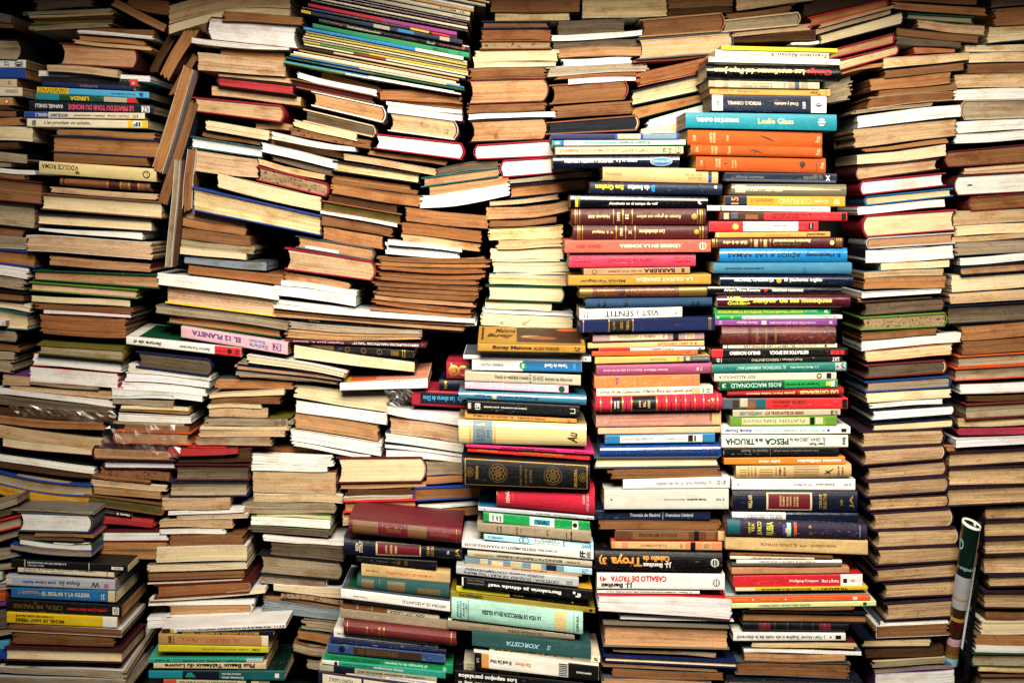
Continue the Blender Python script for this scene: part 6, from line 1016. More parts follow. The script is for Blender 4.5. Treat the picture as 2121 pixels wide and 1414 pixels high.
B('S','p','thin paperback, white spine, white lettering, 26th','J',(319.1,670.9,518.4,671.7,518.4,666.1,319.1,665.3),-127.0,'g','white',[('R',0,0.21,0,1,'green',),('O',0.13,0.5,0.35,'gold',),('T',0.01,0.03,0.2,0.8,'white','r','44',),('T',0.24,0.39,0.3,0.75,'black','f','Jonathan Swift',),('T',0.84,0.97,0.3,0.75,'black','f','Viaje a Liliput',)],D=130)
B('S','p','thin paperback, purple spine, pale pink lettering, 27th','J',(319.0,664.5,509.4,665.3,509.4,655.7,319.0,655.7),-127.6,'c','violetb',[('T',0.45,0.825,0.3,0.72,'pinkl','f','CONTES DE JERUSALEM',),('T',0.17,0.35,0.3,0.7,'pinkl','fi','David Shahar',),('R',0.38,0.42,0.15,0.85,'pinkl',),('T',0.03,0.055,0.2,0.8,'pinkl','r','318',),('T',0.94,0.96,0.2,0.8,'white','r','Z',)],D=120)
B('S','h','thick hardback, marbled red spine, 28th','J',(328.9,653.9,507.3,654.8,507.3,627.4,328.9,625.8),-126.3,'t','bloodleather',[('R',0.23,0.26,0.05,0.95,'wine',),('X',0.3,0.32,0.1,0.9,'bronze',),('X',0.38,0.4,0.1,0.9,'bronze',),('X',0.46,0.48,0.1,0.9,'bronze',)],hard=1,r=6,m='marble',D=130)
B('S','p','thin paperback, ivory spine, black lettering, 29th','J',(331.7,625.1,510.4,627.2,510.4,620.7,331.7,619.1),-123.5,'g','ivory',[('T',0.18,0.63,0.25,0.75,'black','f','EL VENT I LES ESTRELLES',),('R',0.035,0.045,0,1,'blue',),('T',0.66,0.82,0.35,0.7,'grey','f','Richard Bach',),('O',0.9,0.5,0.3,'black',)],D=120)
B('S','p','medium paperback, black spine, white lettering, 30th','J',(313.9,618.4,527.1,620.0,527.1,607.9,313.9,604.7),-124.4,'c','inkblack',[('R',0,0.08,0,1,'red',),('T',0.13,0.355,0.3,0.72,'white','fb','EMILIO ROMERO',),('T',0.425,0.71,0.3,0.75,'white','fb','RETRATOS DE EPOCA',),('R',0.875,0.905,0.2,0.75,'red',),('R',0.91,0.94,0.2,0.75,'red',),('R',0.945,0.975,0.2,0.75,'red',)],D=150)
B('S','p','thin paperback, black spine, stone grey lettering, 31st','J',(314.9,604.5,519.5,606.1,519.5,598.9,314.9,595.6),-122.5,'o','inkblack',[('T',0.3,0.69,0.3,0.75,'stone','f','Fred Uhlman / REENCUENTRO',),('T',0.03,0.06,0.2,0.85,'white','r','41',),('R',0.068,0.071,0.1,0.9,'white',),('T',0.92,0.975,0.05,0.95,'white','f','SAT',)],D=140)
B('S','p','medium paperback, grey teal spine, mint lettering, 32nd','J',(314.4,594.5,525.0,598.5,525.0,584.8,314.4,580.8),-126.5,'i','tealgrey',[('T',0.18,0.545,0.35,0.7,'mint','f','EL "EXISTENCIAL SOBRENATURAL"',),('T',0.58,0.79,0.35,0.7,'mint','f','J. L. Martín García-Alós',),('R',0.915,0.99,0.05,0.95,'silver',),('T',0.92,0.985,0.1,0.9,'dgreen','fb','SE',)],r=2,D=140)
B('S','p','medium paperback, ivory spine, black lettering, 33rd','J',(318.0,579.7,509.5,582.9,509.5,570.8,318.0,567.6),-123.7,'c','ivory',[('T',0.035,0.335,0.3,0.72,'black','f','SOY ALCOHOLICA',),('O',0.86,0.5,0.34,'black',),('O',0.86,0.5,0.18,'ivory',),('R',0.92,0.96,0.15,0.85,'black',),('T',0.97,0.98,0.2,0.8,'grey','r','LR',)],D=130)
B('S','p','medium paperback, dark green spine, mint lettering, 34th','J',(325.5,568.0,511.2,571.2,511.2,559.2,325.5,553.6),-127.0,'c','dgreen',[('R',0.55,1,0,1,'green',),('T',0.02,0.055,0.3,0.75,'mint','f','3',),('T',0.095,0.52,0.25,0.75,'mint','f','ROSS MACDONALD',),('T',0.56,0.85,0.3,0.7,'black','fb','Te espero en la morgue',),('T',0.9,0.935,0.2,0.8,'yellow','fb','80',),('T',0.935,0.975,0.1,0.9,'white','rb','MR',)],D=130)
B('S','h','thin hardback, dark red spine, pale straw lettering, 35th','J',(337.8,551.8,520.3,558.2,520.3,546.2,337.8,544.6),-125.8,'g','redd',[('T',0.16,0.58,0.3,0.72,'straw','fb','Jesús Fernández Santos',),('T',0.62,0.95,0.25,0.75,'straw','fb','LAS CATEDRALES',)],hard=1,r=4,m='cloth',D=130)
B('S','p','medium paperback, red spine, dark brown lettering, 36th','J',(330.9,541.0,527.3,541.8,527.3,524.9,330.9,524.1),-123.5,'t','red',[('R',0,0.35,0,1,'slate',),('R',0.08,0.13,0.1,0.8,'dbrown',),('R',0.14,0.2,0.2,1,'stone',),('R',0.2,0.26,0,0.7,'sienna',),('R',0.27,0.34,0.1,0.9,'tealc',),('T',0.4,0.665,0.5,0.78,'dbrown','f','CRIM DE GERMANIA',),('T',0.4,0.53,0.22,0.4,'black','f','JOSEP LOZANO',),('R',0.955,0.995,0.1,0.9,'inkblack',)],D=140)
B('S','p','thin paperback, stone grey spine, slate lettering, 37th','J',(346.8,522.7,515.7,524.3,515.7,515.0,346.8,511.4),-124.6,'g','stone',[('T',0.065,0.27,0.25,0.75,'slate','n','BERNT ENGELMANN',),('T',0.3,0.66,0.25,0.75,'maroonb','nb','LOS TRAFICANTES DE ARMAS',),('T',0.91,0.94,0.15,0.85,'oxblood','rb','PE',),('T',0.95,0.975,0.15,0.85,'grey','rb','382',)],D=120)
B('S','p','medium paperback, lime spine, grey lettering, 38th','J',(343.0,512.0,510.4,513.6,510.4,498.6,343.0,497.5),-123.1,'g','lime',[('X',0,0.1,0,1,'moss',),('X',0.9,1,0,1,'moss',),('R',0.11,0.74,0.15,0.85,'cream',),('T',0.12,0.43,0.35,0.68,'grey','f','DIALOGOS',),('T',0.46,0.7,0.35,0.68,'grey','f','PLATON',),('R',0.75,0.79,0.1,0.9,'inkblack',),('R',0.8,0.87,0.15,0.85,'cream',)],D=120)
B('S','p','medium paperback, white spine, blue lettering, 39th','J',(328.8,496.5,530.5,497.3,530.5,486.3,328.8,485.2),-126.7,'g','white',[('T',0.03,0.24,0.25,0.7,'blue','fb','Aimé Duval',),('T',0.26,0.8,0.25,0.7,'teal','f','EL NIÑO QUE JUGABA CON LA LUNA',),('O',0.83,0.5,0.2,'blue',),('R',0.93,0.97,0.25,0.75,'black',)],D=140)
B('S','p','medium paperback, white spine, dark green lettering, 40th','J',(328.7,483.7,527.2,483.7,527.2,465.2,328.7,464.4),-127.3,'i','white',[('T',0.03,0.26,0.22,0.75,'dgreen','fb','TRUCHA',),('T',0.265,0.33,0.4,0.75,'black','fb','de la',),('T',0.34,0.53,0.22,0.75,'dgreen','fb','PESCA',),('T',0.54,0.61,0.45,0.78,'black','f','de la',),('T',0.615,0.82,0.5,0.8,'black','f','EL GRAN LIBRO',),('T',0.69,0.82,0.15,0.45,'dgreen','fb','Juan Roig',),('T',0.955,0.98,0.2,0.85,'black','r','eva',)],D=140)
B('S','p','medium paperback, black spine, grey lettering, 41st','J',(332.7,463.6,512.7,464.4,512.7,451.6,332.7,450.8),-127.5,'i','inkblack',[('T',0.15,0.385,0.5,0.8,'grey','f','Gabriel G. Badell',),('T',0.425,0.82,0.5,0.8,'grey','f','Las cartas cayeron boca abajo',),('R',0.402,0.405,0,0.9,'grey',)],D=120)
B('S','p','medium paperback, orange spine, white lettering, 42nd','J',(333.0,448.0,522.8,449.6,522.8,437.5,333.0,437.5),-125.3,'o','orangeb',[('T',0.29,0.465,0.28,0.72,'white','fb','julio ricci',),('T',0.605,0.97,0.28,0.72,'white','fb','cuentos civilizados',)],D=130)
B('S','p','medium paperback, wheat spine, brown lettering, 43rd','J',(352.0,436.2,532.4,438.6,532.4,417.7,352.0,415.3),-122.3,'c','wheat',[('T',0.1,0.115,0.2,0.85,'brown','r','SELECCION',),('T',0.13,0.145,0.2,0.85,'brown','r','JUVENTUD',),('T',0.16,0.175,0.2,0.85,'brown','r','AVENTURAS',),('T',0.34,0.355,0.2,0.8,'brown','r','J. MALLORQUI',),('T',0.37,0.39,0.2,0.85,'black','r','TAMBO',),('T',0.41,0.43,0.2,0.85,'black','r','EN EL RIO',),('R',0.03,0.09,0.12,0.15,'brown',),('R',0.03,0.09,0.3,0.33,'brown',),('R',0.03,0.09,0.48,0.51,'brown',),('R',0.03,0.09,0.66,0.69,'brown',),('R',0.2,0.32,0.12,0.15,'brown',),('R',0.2,0.32,0.3,0.33,'brown',),('R',0.2,0.32,0.48,0.51,'brown',),('R',0.2,0.32,0.66,0.69,'brown',),('R',0.5,0.72,0.12,0.15,'brown',),('R',0.5,0.72,0.3,0.33,'brown',),('R',0.5,0.72,0.48,0.51,'brown',),('R',0.5,0.72,0.66,0.69,'brown',),('R',0.5,0.72,0.84,0.87,'brown',),('L',0.76,0.3,0.85,0.7,0.06,'black',),('L',0.77,0.6,0.82,0.3,0.06,'black',),('T',0.88,0.895,0.2,0.85,'black','r','EDIT M',),('T',0.915,0.93,0.2,0.85,'black','r','208 A',)],r=5,D=130)
B('S','p','medium paperback, white spine, black lettering, 44th','J',(345.2,414.1,539.1,414.1,539.1,397.2,345.2,398.0),-124.7,'i','white',[('T',0.505,0.65,0.38,0.62,'black','f','Don Juan Manuel',),('T',0.68,0.83,0.38,0.62,'black','f','El conde Lucanor',),('T',0.91,0.965,0.4,0.6,'black','f','EL PAIS',),('T',0.045,0.06,0.4,0.6,'black','f','2',)],D=140)
B('S','h','thick hardback, navy spine, pale straw lettering, 45th','J',(345.8,396.6,542.0,395.8,542.0,363.2,345.8,366.1),-125.9,'t','inknavy',[('R',0.27,0.635,0.05,0.93,'cream',),('R',0.285,0.62,0.1,0.87,'oxblood',),('T',0.125,0.155,0.15,0.82,'straw','r','MILLAR',),('T',0.375,0.39,0.25,0.78,'straw','r','LAS PUERTAS',),('T',0.4,0.415,0.25,0.75,'straw','r','DE HIERRO',),('T',0.43,0.445,0.25,0.75,'straw','r','PATRIA',),('T',0.455,0.47,0.25,0.75,'straw','r','CON MUCHO',),('T',0.485,0.5,0.25,0.75,'straw','r','UN EXTRAÑO',),('T',0.51,0.525,0.25,0.75,'straw','r','EN MI TUMBA',),('T',0.69,0.715,0.15,0.85,'foil','r','OBRAS',),('T',0.725,0.75,0.12,0.88,'foil','r','SELECTAS',),('T',0.86,0.88,0.35,0.6,'foil','r','100',),('T',0.935,0.97,0.2,0.8,'foil','r','JA',)],hard=1,r=4,m='leather',D=150)
B('S','p','medium paperback, dark blue spine, black lettering, 46th','J',(345.1,363.5,543.8,361.1,543.8,347.4,345.1,352.2),-124.9,'g','inkblue',[('R',0,0.425,0,1,'white',),('T',0.14,0.26,0.5,0.75,'black','f','PEDRO M URIBE',),('T',0.14,0.26,0.18,0.42,'black','f','AMADO ALONSO',),('T',0.3,0.4,0.5,0.75,'black','f','CASTELLANA',),('T',0.3,0.4,0.18,0.42,'black','f','GRAMATICA',),('R',0.127,0.131,0,1,'black',),('R',0.275,0.279,0,1,'black',)],m='gloss',r=2,D=140)
B('S','p','thick paperback, dark purple spine, chartreuse lettering, 47th','J',(334.3,355.5,554.8,345.9,554.8,321.9,334.3,328.3),-132.8,'o','purpledk',[('R',0.01,0.1,0.1,0.95,'tealc',),('T',0.155,0.175,0.2,0.85,'chart','r','JOSÉ Mª',),('T',0.18,0.2,0.3,0.8,'yellow','r','TEX',),('T',0.22,0.26,0.12,0.9,'chart','r','JUNCO',),('T',0.285,0.335,0.12,0.9,'chart','r','RUBIA',),('R',0.4,0.42,0.15,0.8,'violet',),('R',0.43,0.46,0.05,0.9,'mint',),('R',0.48,0.5,0.1,0.95,'rust',),('R',0.42,0.44,0.3,0.6,'straw',),('O',0.595,0.7,0.1,'bronze',),('O',0.6,0.3,0.12,'bronze',),('R',0.945,0.952,0.1,0.9,'slateb',)],r=6,m='worn',D=150)
B('S','p','medium paperback, wheat spine, brown lettering, 48th','J',(334.8,325.9,557.2,319.5,557.2,297.3,334.8,305.4),-129.5,'i','wheat',[('T',0.245,0.5,0.38,0.6,'brown','f','EL DIALEG INTERIOR',),('T',0.52,0.57,0.4,0.6,'brown','fi','pvre.',),('T',0.6,0.78,0.4,0.6,'brown','f','Carles CARDÓ',)],D=140,m='worn')
B('S','p','thin paperback, sienna brown spine, dark brown lettering, 49th','J',(342.9,298.9,503.9,294.6,503.9,289.7,342.9,293.8),-123.8,'g','sienna',[('T',0.13,0.7,0.25,0.7,'dbrown','f','A. MASPONS I EL DIARIO NOU',)],D=110)
B('S','p','','J',(342.8,293.9,474.8,291.0,474.8,288.3,342.8,289.1),-124.4,'g','ivory',[('T',0.25,0.9,0.25,0.75,'black','f','ADVOCACION DE LO MARE DE DEU',)],D=110,mass=1)
B('S','p','thin paperback, white spine, black lettering, 51st','J',(352.6,288.1,518.3,286.5,518.3,282.5,352.6,282.0),-123.8,'t','white',[('T',0.22,0.75,0.3,0.7,'black','f','ALGEBRA EN EL CAMP DE LA MARE DE DEU',)],D=120)
B('P','p','','J',(344.3,282.1,518.0,282.1,518.0,277.2,344.3,278.0),-125.3,'gd','slate',[],D=120,mass=1)
B('S','p','thin paperback, worn salmon spine, 53rd','J',(345.5,275.8,529.9,276.1,529.9,266.1,345.5,264.8),-122.7,'i','salmonb',[],D=120,m='worn')
B('S','p','medium paperback, red spine, white lettering, 54th','J',(347.9,262.2,550.9,265.2,550.9,245.9,347.9,244.3),-122.5,'t','redb',[('R',0.83,1,0,1,'white',),('T',0.43,0.66,0.35,0.62,'white','n','Wolfgang Koeppen',),('T',0.685,0.815,0.35,0.62,'white','n','Mort a Roma',),('R',0.85,0.88,0.3,0.65,'black',),('T',0.9,0.94,0.35,0.6,'grey','n','140',)],D=140)
B('S','p','thin paperback, yellow spine, black lettering, 55th','J',(350.4,244.3,557.7,247.2,557.7,241.6,350.4,239.2),-127.4,'o','yellowb',[('R',0,0.15,0,1,'ivory',),('T',0.195,0.57,0.25,0.75,'black','fb','EDUCACION DE LA SEXUALIDAD',),('T',0.62,0.85,0.25,0.75,'black','fb','TILMANN -',)],D=140)
B('S','p','thin paperback, orange-red spine, gold lettering, 56th','J',(335.4,229.3,562.2,233.0,562.2,224.2,335.4,220.9),-125.3,'i','redorange',[('T',0.06,0.155,0.3,0.7,'gold','f','Versalls de Paper',),('O',0.19,0.5,0.15,'white',),('T',0.245,0.37,0.3,0.7,'gold','f','Miquel Argentina',),('O',0.415,0.5,0.15,'white',),('T',0.47,0.75,0.3,0.7,'gold','f','Memories de Kafka Juvenal',),('R',0.88,0.91,0.2,0.8,'ivory',),('U',0,1,0.02,0.95,'silver',),('U',0.3,0.42,0.05,0.4,'turq',),('U',0.5,0.62,0.1,0.5,'violet',),('U',0.02,0.1,0.1,0.6,'slateb',)],D=150,pt=5)
B('S','p','thin paperback, pale lime spine, dark green lettering, 57th','J',(344.0,219.9,571.3,223.9,571.3,215.9,344.0,212.7),-127.4,'i','mintg',[('T',0.19,0.545,0.3,0.7,'dgreen','f','TELE-ESTEL, ARREU, ORIFLAMA, CANIGO I PRESENCIA',),('R',0.91,0.935,0.2,0.8,'dgreen',)],D=160)
B('P','p','','J',(372.8,212.5,536.7,215.7,536.7,209.3,372.8,209.9),-128.0,'b','dbrown',[],D=110,mass=1)
B('F','h','medium brown-edged hardback, black cover, 59th','J',(363.7,206.8,555.9,202.9,555.9,190.5,363.7,192.9),-124.7,'b','inkblack',[],D=140)
B('S','h','medium hardback, black spine, bronze lettering, 60th','J',(362.0,192.8,528.5,191.2,528.5,175.1,362.0,177.5),-125.3,'t','inkblack',[('R',0.15,0.26,0.08,0.92,'oxblood',),('R',0.72,0.83,0.08,0.92,'oxblood',),('R',0.3,0.303,0,1,'bronze',),('R',0.42,0.423,0,1,'bronze',),('R',0.55,0.553,0,1,'bronze',),('R',0.66,0.663,0,1,'bronze',),('T',0.19,0.21,0.2,0.8,'bronze','r','HISTORIA',),('T',0.76,0.78,0.2,0.8,'bronze','r','MUNDIAL',)],hard=1,r=3,m='leather',D=120)
B('S','p','medium paperback, white spine, black lettering, 61st','J',(347.2,174.2,523.1,173.3,523.1,162.1,347.2,161.3),-127.5,'t','white',[('T',0.03,0.585,0.22,0.78,'black','f','Sophie o els mals de la discreció',),('T',0.6,0.82,0.22,0.78,'dgreen','f','J. Vidal i Alcover',),('R',0.91,0.96,0.25,0.75,'black',),('R',0.86,0.875,0.4,0.6,'black',)],D=120)
B('P','p','thin pale yellow-edged paperback, maroon cover, 62nd','J',(377.5,158.6,539.2,158.6,539.2,147.7,377.5,150.6),-124.1,'ic','maroon',[],D=120)
B('P','p','','J',(364.0,148.5,550.0,143.7,550.0,137.2,364.0,142.1),-122.5,'w','slate',[],D=140,s=-0.68,mass=1)
B('P','p','medium tan-edged paperback, brown cover, 64th','J',(364.7,140.7,524.1,138.3,524.1,127.1,364.7,128.7),-123.4,'t','brown',[],D=120)
B('P','p','medium brown-edged paperback, slate cover, 65th','J',(353.4,127.9,528.9,124.7,528.9,100.5,353.4,107.8),-123.6,'b','slate',[],D=130)
B('F','h','medium ivory-edged hardback, navy cover, 66th','J',(340.2,99.9,546.9,96.6,546.9,80.6,340.2,80.6),-125.4,'i','inknavy',[],D=150)
B('S','p','thin paperback, blue spine, 1st','H',(61.3,955.7,262.9,957.3,262.9,947.7,61.3,947.2),-119.5,'c','blue',[('R',0,0.5,0.05,0.95,'navy',),('R',0.52,0.7,0.05,0.95,'stone',),('R',0.72,0.98,0.05,0.95,'slateb',)],D=130)
B('S','p','thin paperback, mint spine, teal lettering, 2nd','H',(63.8,946.5,273.7,947.1,273.7,938.9,63.8,937.4),-117.3,'i','mint',[('R',0,0.085,0,1,'turq',),('R',0.07,0.085,0,1,'blue',),('R',0.02,0.05,0.3,0.7,'white',),('T',0.24,0.475,0.3,0.7,'teal','f','FERRAN RAMON-CORTÉS',),('T',0.5,0.73,0.25,0.75,'dgreen','f','El cuaderno de bitácora',),('O',0.92,0.5,0.35,'white',)],D=140)
B('S','p','medium paperback, cream spine, brown lettering, 3rd','H',(68.7,935.7,269.8,936.5,269.8,925.2,68.7,923.6),-116.3,'o','cream',[('T',0.03,0.5,0.25,0.72,'brown','f','LOS ÚLTIMOS Y LOS PRIMEROS',),('T',0.515,0.765,0.28,0.7,'brown','f','IVY COMPTON-BURNETT',),('T',0.84,0.87,0.15,0.85,'black','r','79',),('T',0.885,0.91,0.15,0.85,'black','r','P-39',),('O',0.96,0.5,0.4,'black',),('O',0.96,0.5,0.32,'cream',),('R',0.957,0.963,0.12,0.88,'black',)],D=130)
B('S','p','medium paperback, navy spine, white lettering, 4th','H',(64.6,921.1,264.0,922.7,264.0,903.4,64.6,902.6),-117.0,'g','inknavy',[('T',0.085,0.475,0.42,0.75,'white','nb','WERTHER / HERMAN Y DOROTEA',),('O',0.505,0.57,0.07,'white',),('T',0.52,0.665,0.42,0.75,'white','nb','J. W. Goethe',),('E',0.855,0.5,0.088,0.36,'straw',),('E',0.855,0.5,0.082,0.31,'azure',),('T',0.785,0.925,0.42,0.6,'straw','n','CLASICOS SELECCION',)],r=3,m='gloss',D=140)
B('S','h','medium hardback, wheat spine, brown lettering, 5th','H',(142.9,904.1,324.4,901.7,324.4,878.3,142.9,882.4),-118.0,'c','wheat',[('T',0.015,0.16,0.4,0.6,'brown','f','RIGSHULL',),('T',0.71,0.865,0.45,0.68,'orangeb','f','qui tu es',),('T',0.74,0.865,0.18,0.42,'orangeb','f','dis-moi',),('R',0.915,0.945,0.05,0.55,'blue',),('R',0.915,0.945,0.55,0.95,'black',)],hard=1,r=3,D=130)
B('S','h','medium hardback, dark blue spine, yellow lettering, 6th','H',(122.6,880.7,330.5,877.5,330.5,860.6,122.6,862.2),-120.8,'o','inkblue',[('T',0.04,0.255,0.35,0.78,'yellow','fb','Sue Grafton',),('T',0.285,0.45,0.35,0.78,'white','fb','de bestias',),('T',0.46,0.49,0.2,0.8,'azure','fb','B',),('O',0.95,0.7,0.14,'white',),('O',0.95,0.7,0.08,'inknavy',)],hard=1,r=3,D=140)
B('S','p','medium paperback, black spine, white lettering, 7th','H',(92.0,860.6,308.1,857.3,308.1,840.4,92.0,840.4),-119.1,'t','inkblack',[('T',0.28,0.6,0.58,0.82,'white','nb','La muerte de lord Edgware',),('T',0.28,0.635,0.18,0.45,'white','nb','Asesinato en el campo de golf',),('R',0.035,0.055,0.05,0.85,'yellow',),('R',0.06,0.068,0.05,0.85,'tealc',),('O',0.945,0.5,0.2,'white',),('O',0.955,0.5,0.14,'inkblack',)],r=3,m='gloss',D=140)
B('S','h','hardback, dark brown leather spine, pale straw lettering, 8th','H',(93.6,838.0,304.9,838.8,304.9,813.8,93.6,813.8),-118.8,'o','umber',[('R',0.025,0.03,0,1,'foil',),('R',0.04,0.043,0,1,'foil',),('R',0.06,0.063,0,1,'foil',),('T',0.125,0.285,0.4,0.62,'straw','fb','Heinrich Böll',),('R',0.31,0.315,0,1,'foil',),('R',0.337,0.365,0,1,'wine',),('T',0.338,0.362,0.25,0.8,'straw','rb','1970',),('R',0.38,0.385,0,1,'foil',),('R',0.398,0.43,0,1,'wine',),('T',0.4,0.425,0.35,0.65,'straw','rb','II',),('R',0.45,0.455,0,1,'foil',),('T',0.485,0.815,0.38,0.68,'straw','fi','Retrato de grupo con señora',),('O',0.912,0.5,0.18,'foil',),('R',0.935,0.938,0,1,'foil',),('R',0.955,0.96,0,1,'foil',),('R',0.97,0.973,0,1,'foil',)],hard=1,r=4,m='leather',D=140)
B('S','h','hardback, dark brown leather spine, pale straw lettering, 9th','H',(97.0,812.9,308.6,812.9,308.6,791.1,97.0,790.3),-115.6,'t','umber',[('R',0.03,0.035,0,1,'foil',),('R',0.045,0.048,0,1,'foil',),('R',0.065,0.068,0,1,'foil',),('T',0.14,0.295,0.4,0.65,'straw','fb','V. S. Naipaul',),('R',0.315,0.32,0,1,'foil',),('R',0.34,0.37,0,1,'wine',),('T',0.343,0.367,0.25,0.8,'straw','rb','1960',),('R',0.385,0.39,0,1,'foil',),('R',0.403,0.437,0,1,'wine',),('T',0.407,0.433,0.35,0.65,'straw','rb','X',),('R',0.455,0.46,0,1,'foil',),('T',0.485,0.68,0.38,0.68,'straw','fib','Los simuladores',),('O',0.915,0.5,0.18,'foil',),('R',0.94,0.943,0,1,'foil',),('R',0.96,0.965,0,1,'foil',)],hard=1,r=4,m='leather',D=140)
B('S','p','medium paperback, salmon red spine, ivory lettering, 10th','H',(82.8,789.0,311.8,789.8,311.8,770.9,82.8,769.7),-127.3,'t','salmonr',[('T',0.375,0.79,0.32,0.68,'ivory','fb','LÍDERES EN LA SOMBRA',),('T',0.08,0.25,0.35,0.65,'redd','f','HERMANN SIMON',),('O',0.945,0.5,0.3,'ivory',),('O',0.945,0.5,0.24,'salmonr',),('R',0.942,0.948,0.2,0.8,'ivory',),('R',0.925,0.93,0.25,0.75,'ivory',),('R',0.96,0.965,0.25,0.75,'ivory',)],D=140,m='worn')
B('S','p','medium paperback, pink-red spine, maroon lettering, 11th','H',(90.5,768.6,289.0,768.6,289.0,748.4,90.5,746.0),-117.6,'i','crimsonp',[('T',0.3,0.66,0.38,0.65,'maroon','f','LISETA DE CONSTANS',),('T',0.02,0.17,0.35,0.5,'maroon','f','JOSEP MARIA',),('T',0.02,0.17,0.62,0.76,'black','f','FOLCH I TORRES',),('T',0.82,0.96,0.3,0.44,'maroon','f','BIBLIOTECA',),('T',0.82,0.96,0.6,0.76,'maroon','f','PATUFET',)],r=3,D=130)
B('S','p','thin paperback, worn salmon spine, black lettering, 12th','H',(112.9,744.5,279.8,746.9,279.8,737.2,112.9,734.0),-120.1,'g','salmonb',[('T',0.23,0.545,0.3,0.7,'black','f',"la veu d'un poble?",),('T',0.565,0.86,0.2,0.85,'black','fb','BARRERA',),('O',0.1,0.5,0.36,'black',),('O',0.1,0.5,0.26,'salmonb',),('R',0.92,0.95,0.2,0.85,'dbrown',)],D=120)
B('S','p','medium paperback, mustard spine, ivory lettering, 13th','H',(88.5,733.5,312.1,735.9,312.1,720.6,88.5,718.2),-125.8,'c','mustard',[('T',0.475,0.87,0.3,0.72,'ivory','f','LA CIUTAT ESVAÏDA',),('T',0.08,0.4,0.25,0.65,'dbrown','f','Màrius Verdaguer',)],D=140,m='worn')
B('S','h','medium hardback, worn red-brown spine, bronze lettering, 14th','H',(106.5,714.6,306.5,717.9,306.5,700.9,106.5,698.5),-119.3,'i','bloodbrown',[('R',0,0.1,0,1,'bronze',),('R',0.78,1,0,1,'bronze',),('T',0.36,0.745,0.3,0.75,'bronze','n','EL FALSO ENAMORADO',),('T',0.14,0.28,0.55,0.85,'bronze','n','STANLEY',),('T',0.14,0.3,0.15,0.45,'bronze','n','GARDNER',)],hard=1,r=4,m='marble',D=130)
B('S','h','medium hardback, dark steel blue spine, navy lettering, 15th','H',(116.1,697.0,314.3,699.4,314.3,684.9,116.1,681.7),-120.8,'i','steeldk',[('T',0.09,0.12,0.15,0.85,'inknavy','ri','James',),('T',0.13,0.16,0.15,0.85,'inknavy','ri','Wassermann',),('T',0.3,0.33,0.15,0.85,'inknavy','ri','Barcelona',),('T',0.83,0.86,0.2,0.8,'inknavy','ri','Luis',),('T',0.87,0.9,0.2,0.8,'inknavy','ri','Caralt',)],hard=1,r=5,m='cloth',D=130)
B('S','p','medium paperback, white spine, black lettering, 16th','H',(106.4,680.2,267.5,684.2,267.5,668.9,106.4,664.1),-122.0,'i','white',[('T',0.245,0.775,0.2,0.78,'black','f','VIST i SENTIT',),('T',0.04,0.055,0.15,0.85,'black','r','PAPEL LES',),('T',0.07,0.085,0.15,0.85,'black','r','MESTRES',),('T',0.93,0.95,0.2,0.8,'black','r','VILTA',)],D=120)
B('S','h','medium hardback, deep navy spine, gold lettering, 17th','H',(106.0,663.9,317.8,668.8,317.8,648.7,106.0,644.7),-130.6,'i','blueink',[('R',0.025,0.03,0,1,'foil',),('R',0.215,0.22,0,1,'foil',),('R',0.222,0.39,0,1,'inkblack',),('R',0.392,0.397,0,1,'foil',),('R',0.955,0.958,0,1,'foil',),('R',0.968,0.971,0,1,'foil',),('T',0.245,0.265,0.2,0.85,'foil','r','C. J. CELA',),('T',0.3,0.32,0.25,0.8,'foil','r','OFICIO',),('T',0.345,0.365,0.15,0.85,'foil','r','TINIEBLAS',)],hard=1,m='cloth',D=150)
B('S','p','medium paperback, stone grey spine, brown lettering, 18th','H',(127.4,642.1,302.3,645.4,302.3,633.3,127.4,629.2),-120.1,'o','stone',[('X',0,1,0,1,'mauve',),('R',0.15,0.67,0.15,0.85,'cream',),('T',0.22,0.56,0.35,0.68,'brown','f','RIMAS Y LEYENDAS',),('R',0.72,0.77,0,1,'inkblack',),('R',0.83,0.91,0.1,0.9,'cream',),('T',0.84,0.9,0.2,0.8,'brown','r','CALPE',),('T',0.63,0.65,0.3,0.7,'brown','f','3',)],D=120)
B('S','p','thin paperback, wheat spine, brown lettering, 19th','H',(119.6,626.5,302.8,631.3,302.8,623.2,119.6,618.4),-116.5,'i','wheat',[('T',0.6,0.9,0.25,0.75,'brown','f',"EL DRET D'ESCOLLIR",),('T',0.92,0.94,0.3,0.7,'black','f','3',)],D=120)
B('S','p','thin paperback, white spine, black lettering, 20th','H',(137.3,619.2,303.7,621.6,303.7,616.8,137.3,613.5),-116.3,'c','white',[('R',0,0.295,0,1,'red',),('T',0.485,0.71,0.25,0.75,'black','fb','GUSTAVO MAEZTU',),('T',0.05,0.28,0.3,0.7,'wine','f','MUSEO DE LA CIUTAT',),('R',0.94,0.97,0.2,0.8,'grey',)],D=120)
B('S','p','','H',(125.9,613.7,292.9,616.1,292.9,608.9,125.9,606.5),-118.1,'t','orange',[('R',0.18,0.28,0.1,0.7,'rust',),('L',0.87,0.2,0.94,0.8,0.1,'dbrown',)],D=120,m='worn',mass=1)
B('S','p','thin paperback, golden tan spine, brown lettering, 22nd','H',(130.6,605.1,311.1,608.3,311.1,599.5,130.6,594.6),-120.6,'c','wheatg',[('R',0.77,1,0.02,0.98,'slate',),('T',0.48,0.62,0.3,0.7,'brown','f','Perich/Autopista',),('T',0.715,0.735,0.2,0.8,'brown','r','14',),('O',0.81,0.5,0.38,'wheat',),('T',0.85,0.99,0.35,0.68,'stone','f','Segunda Situación',)],D=120)
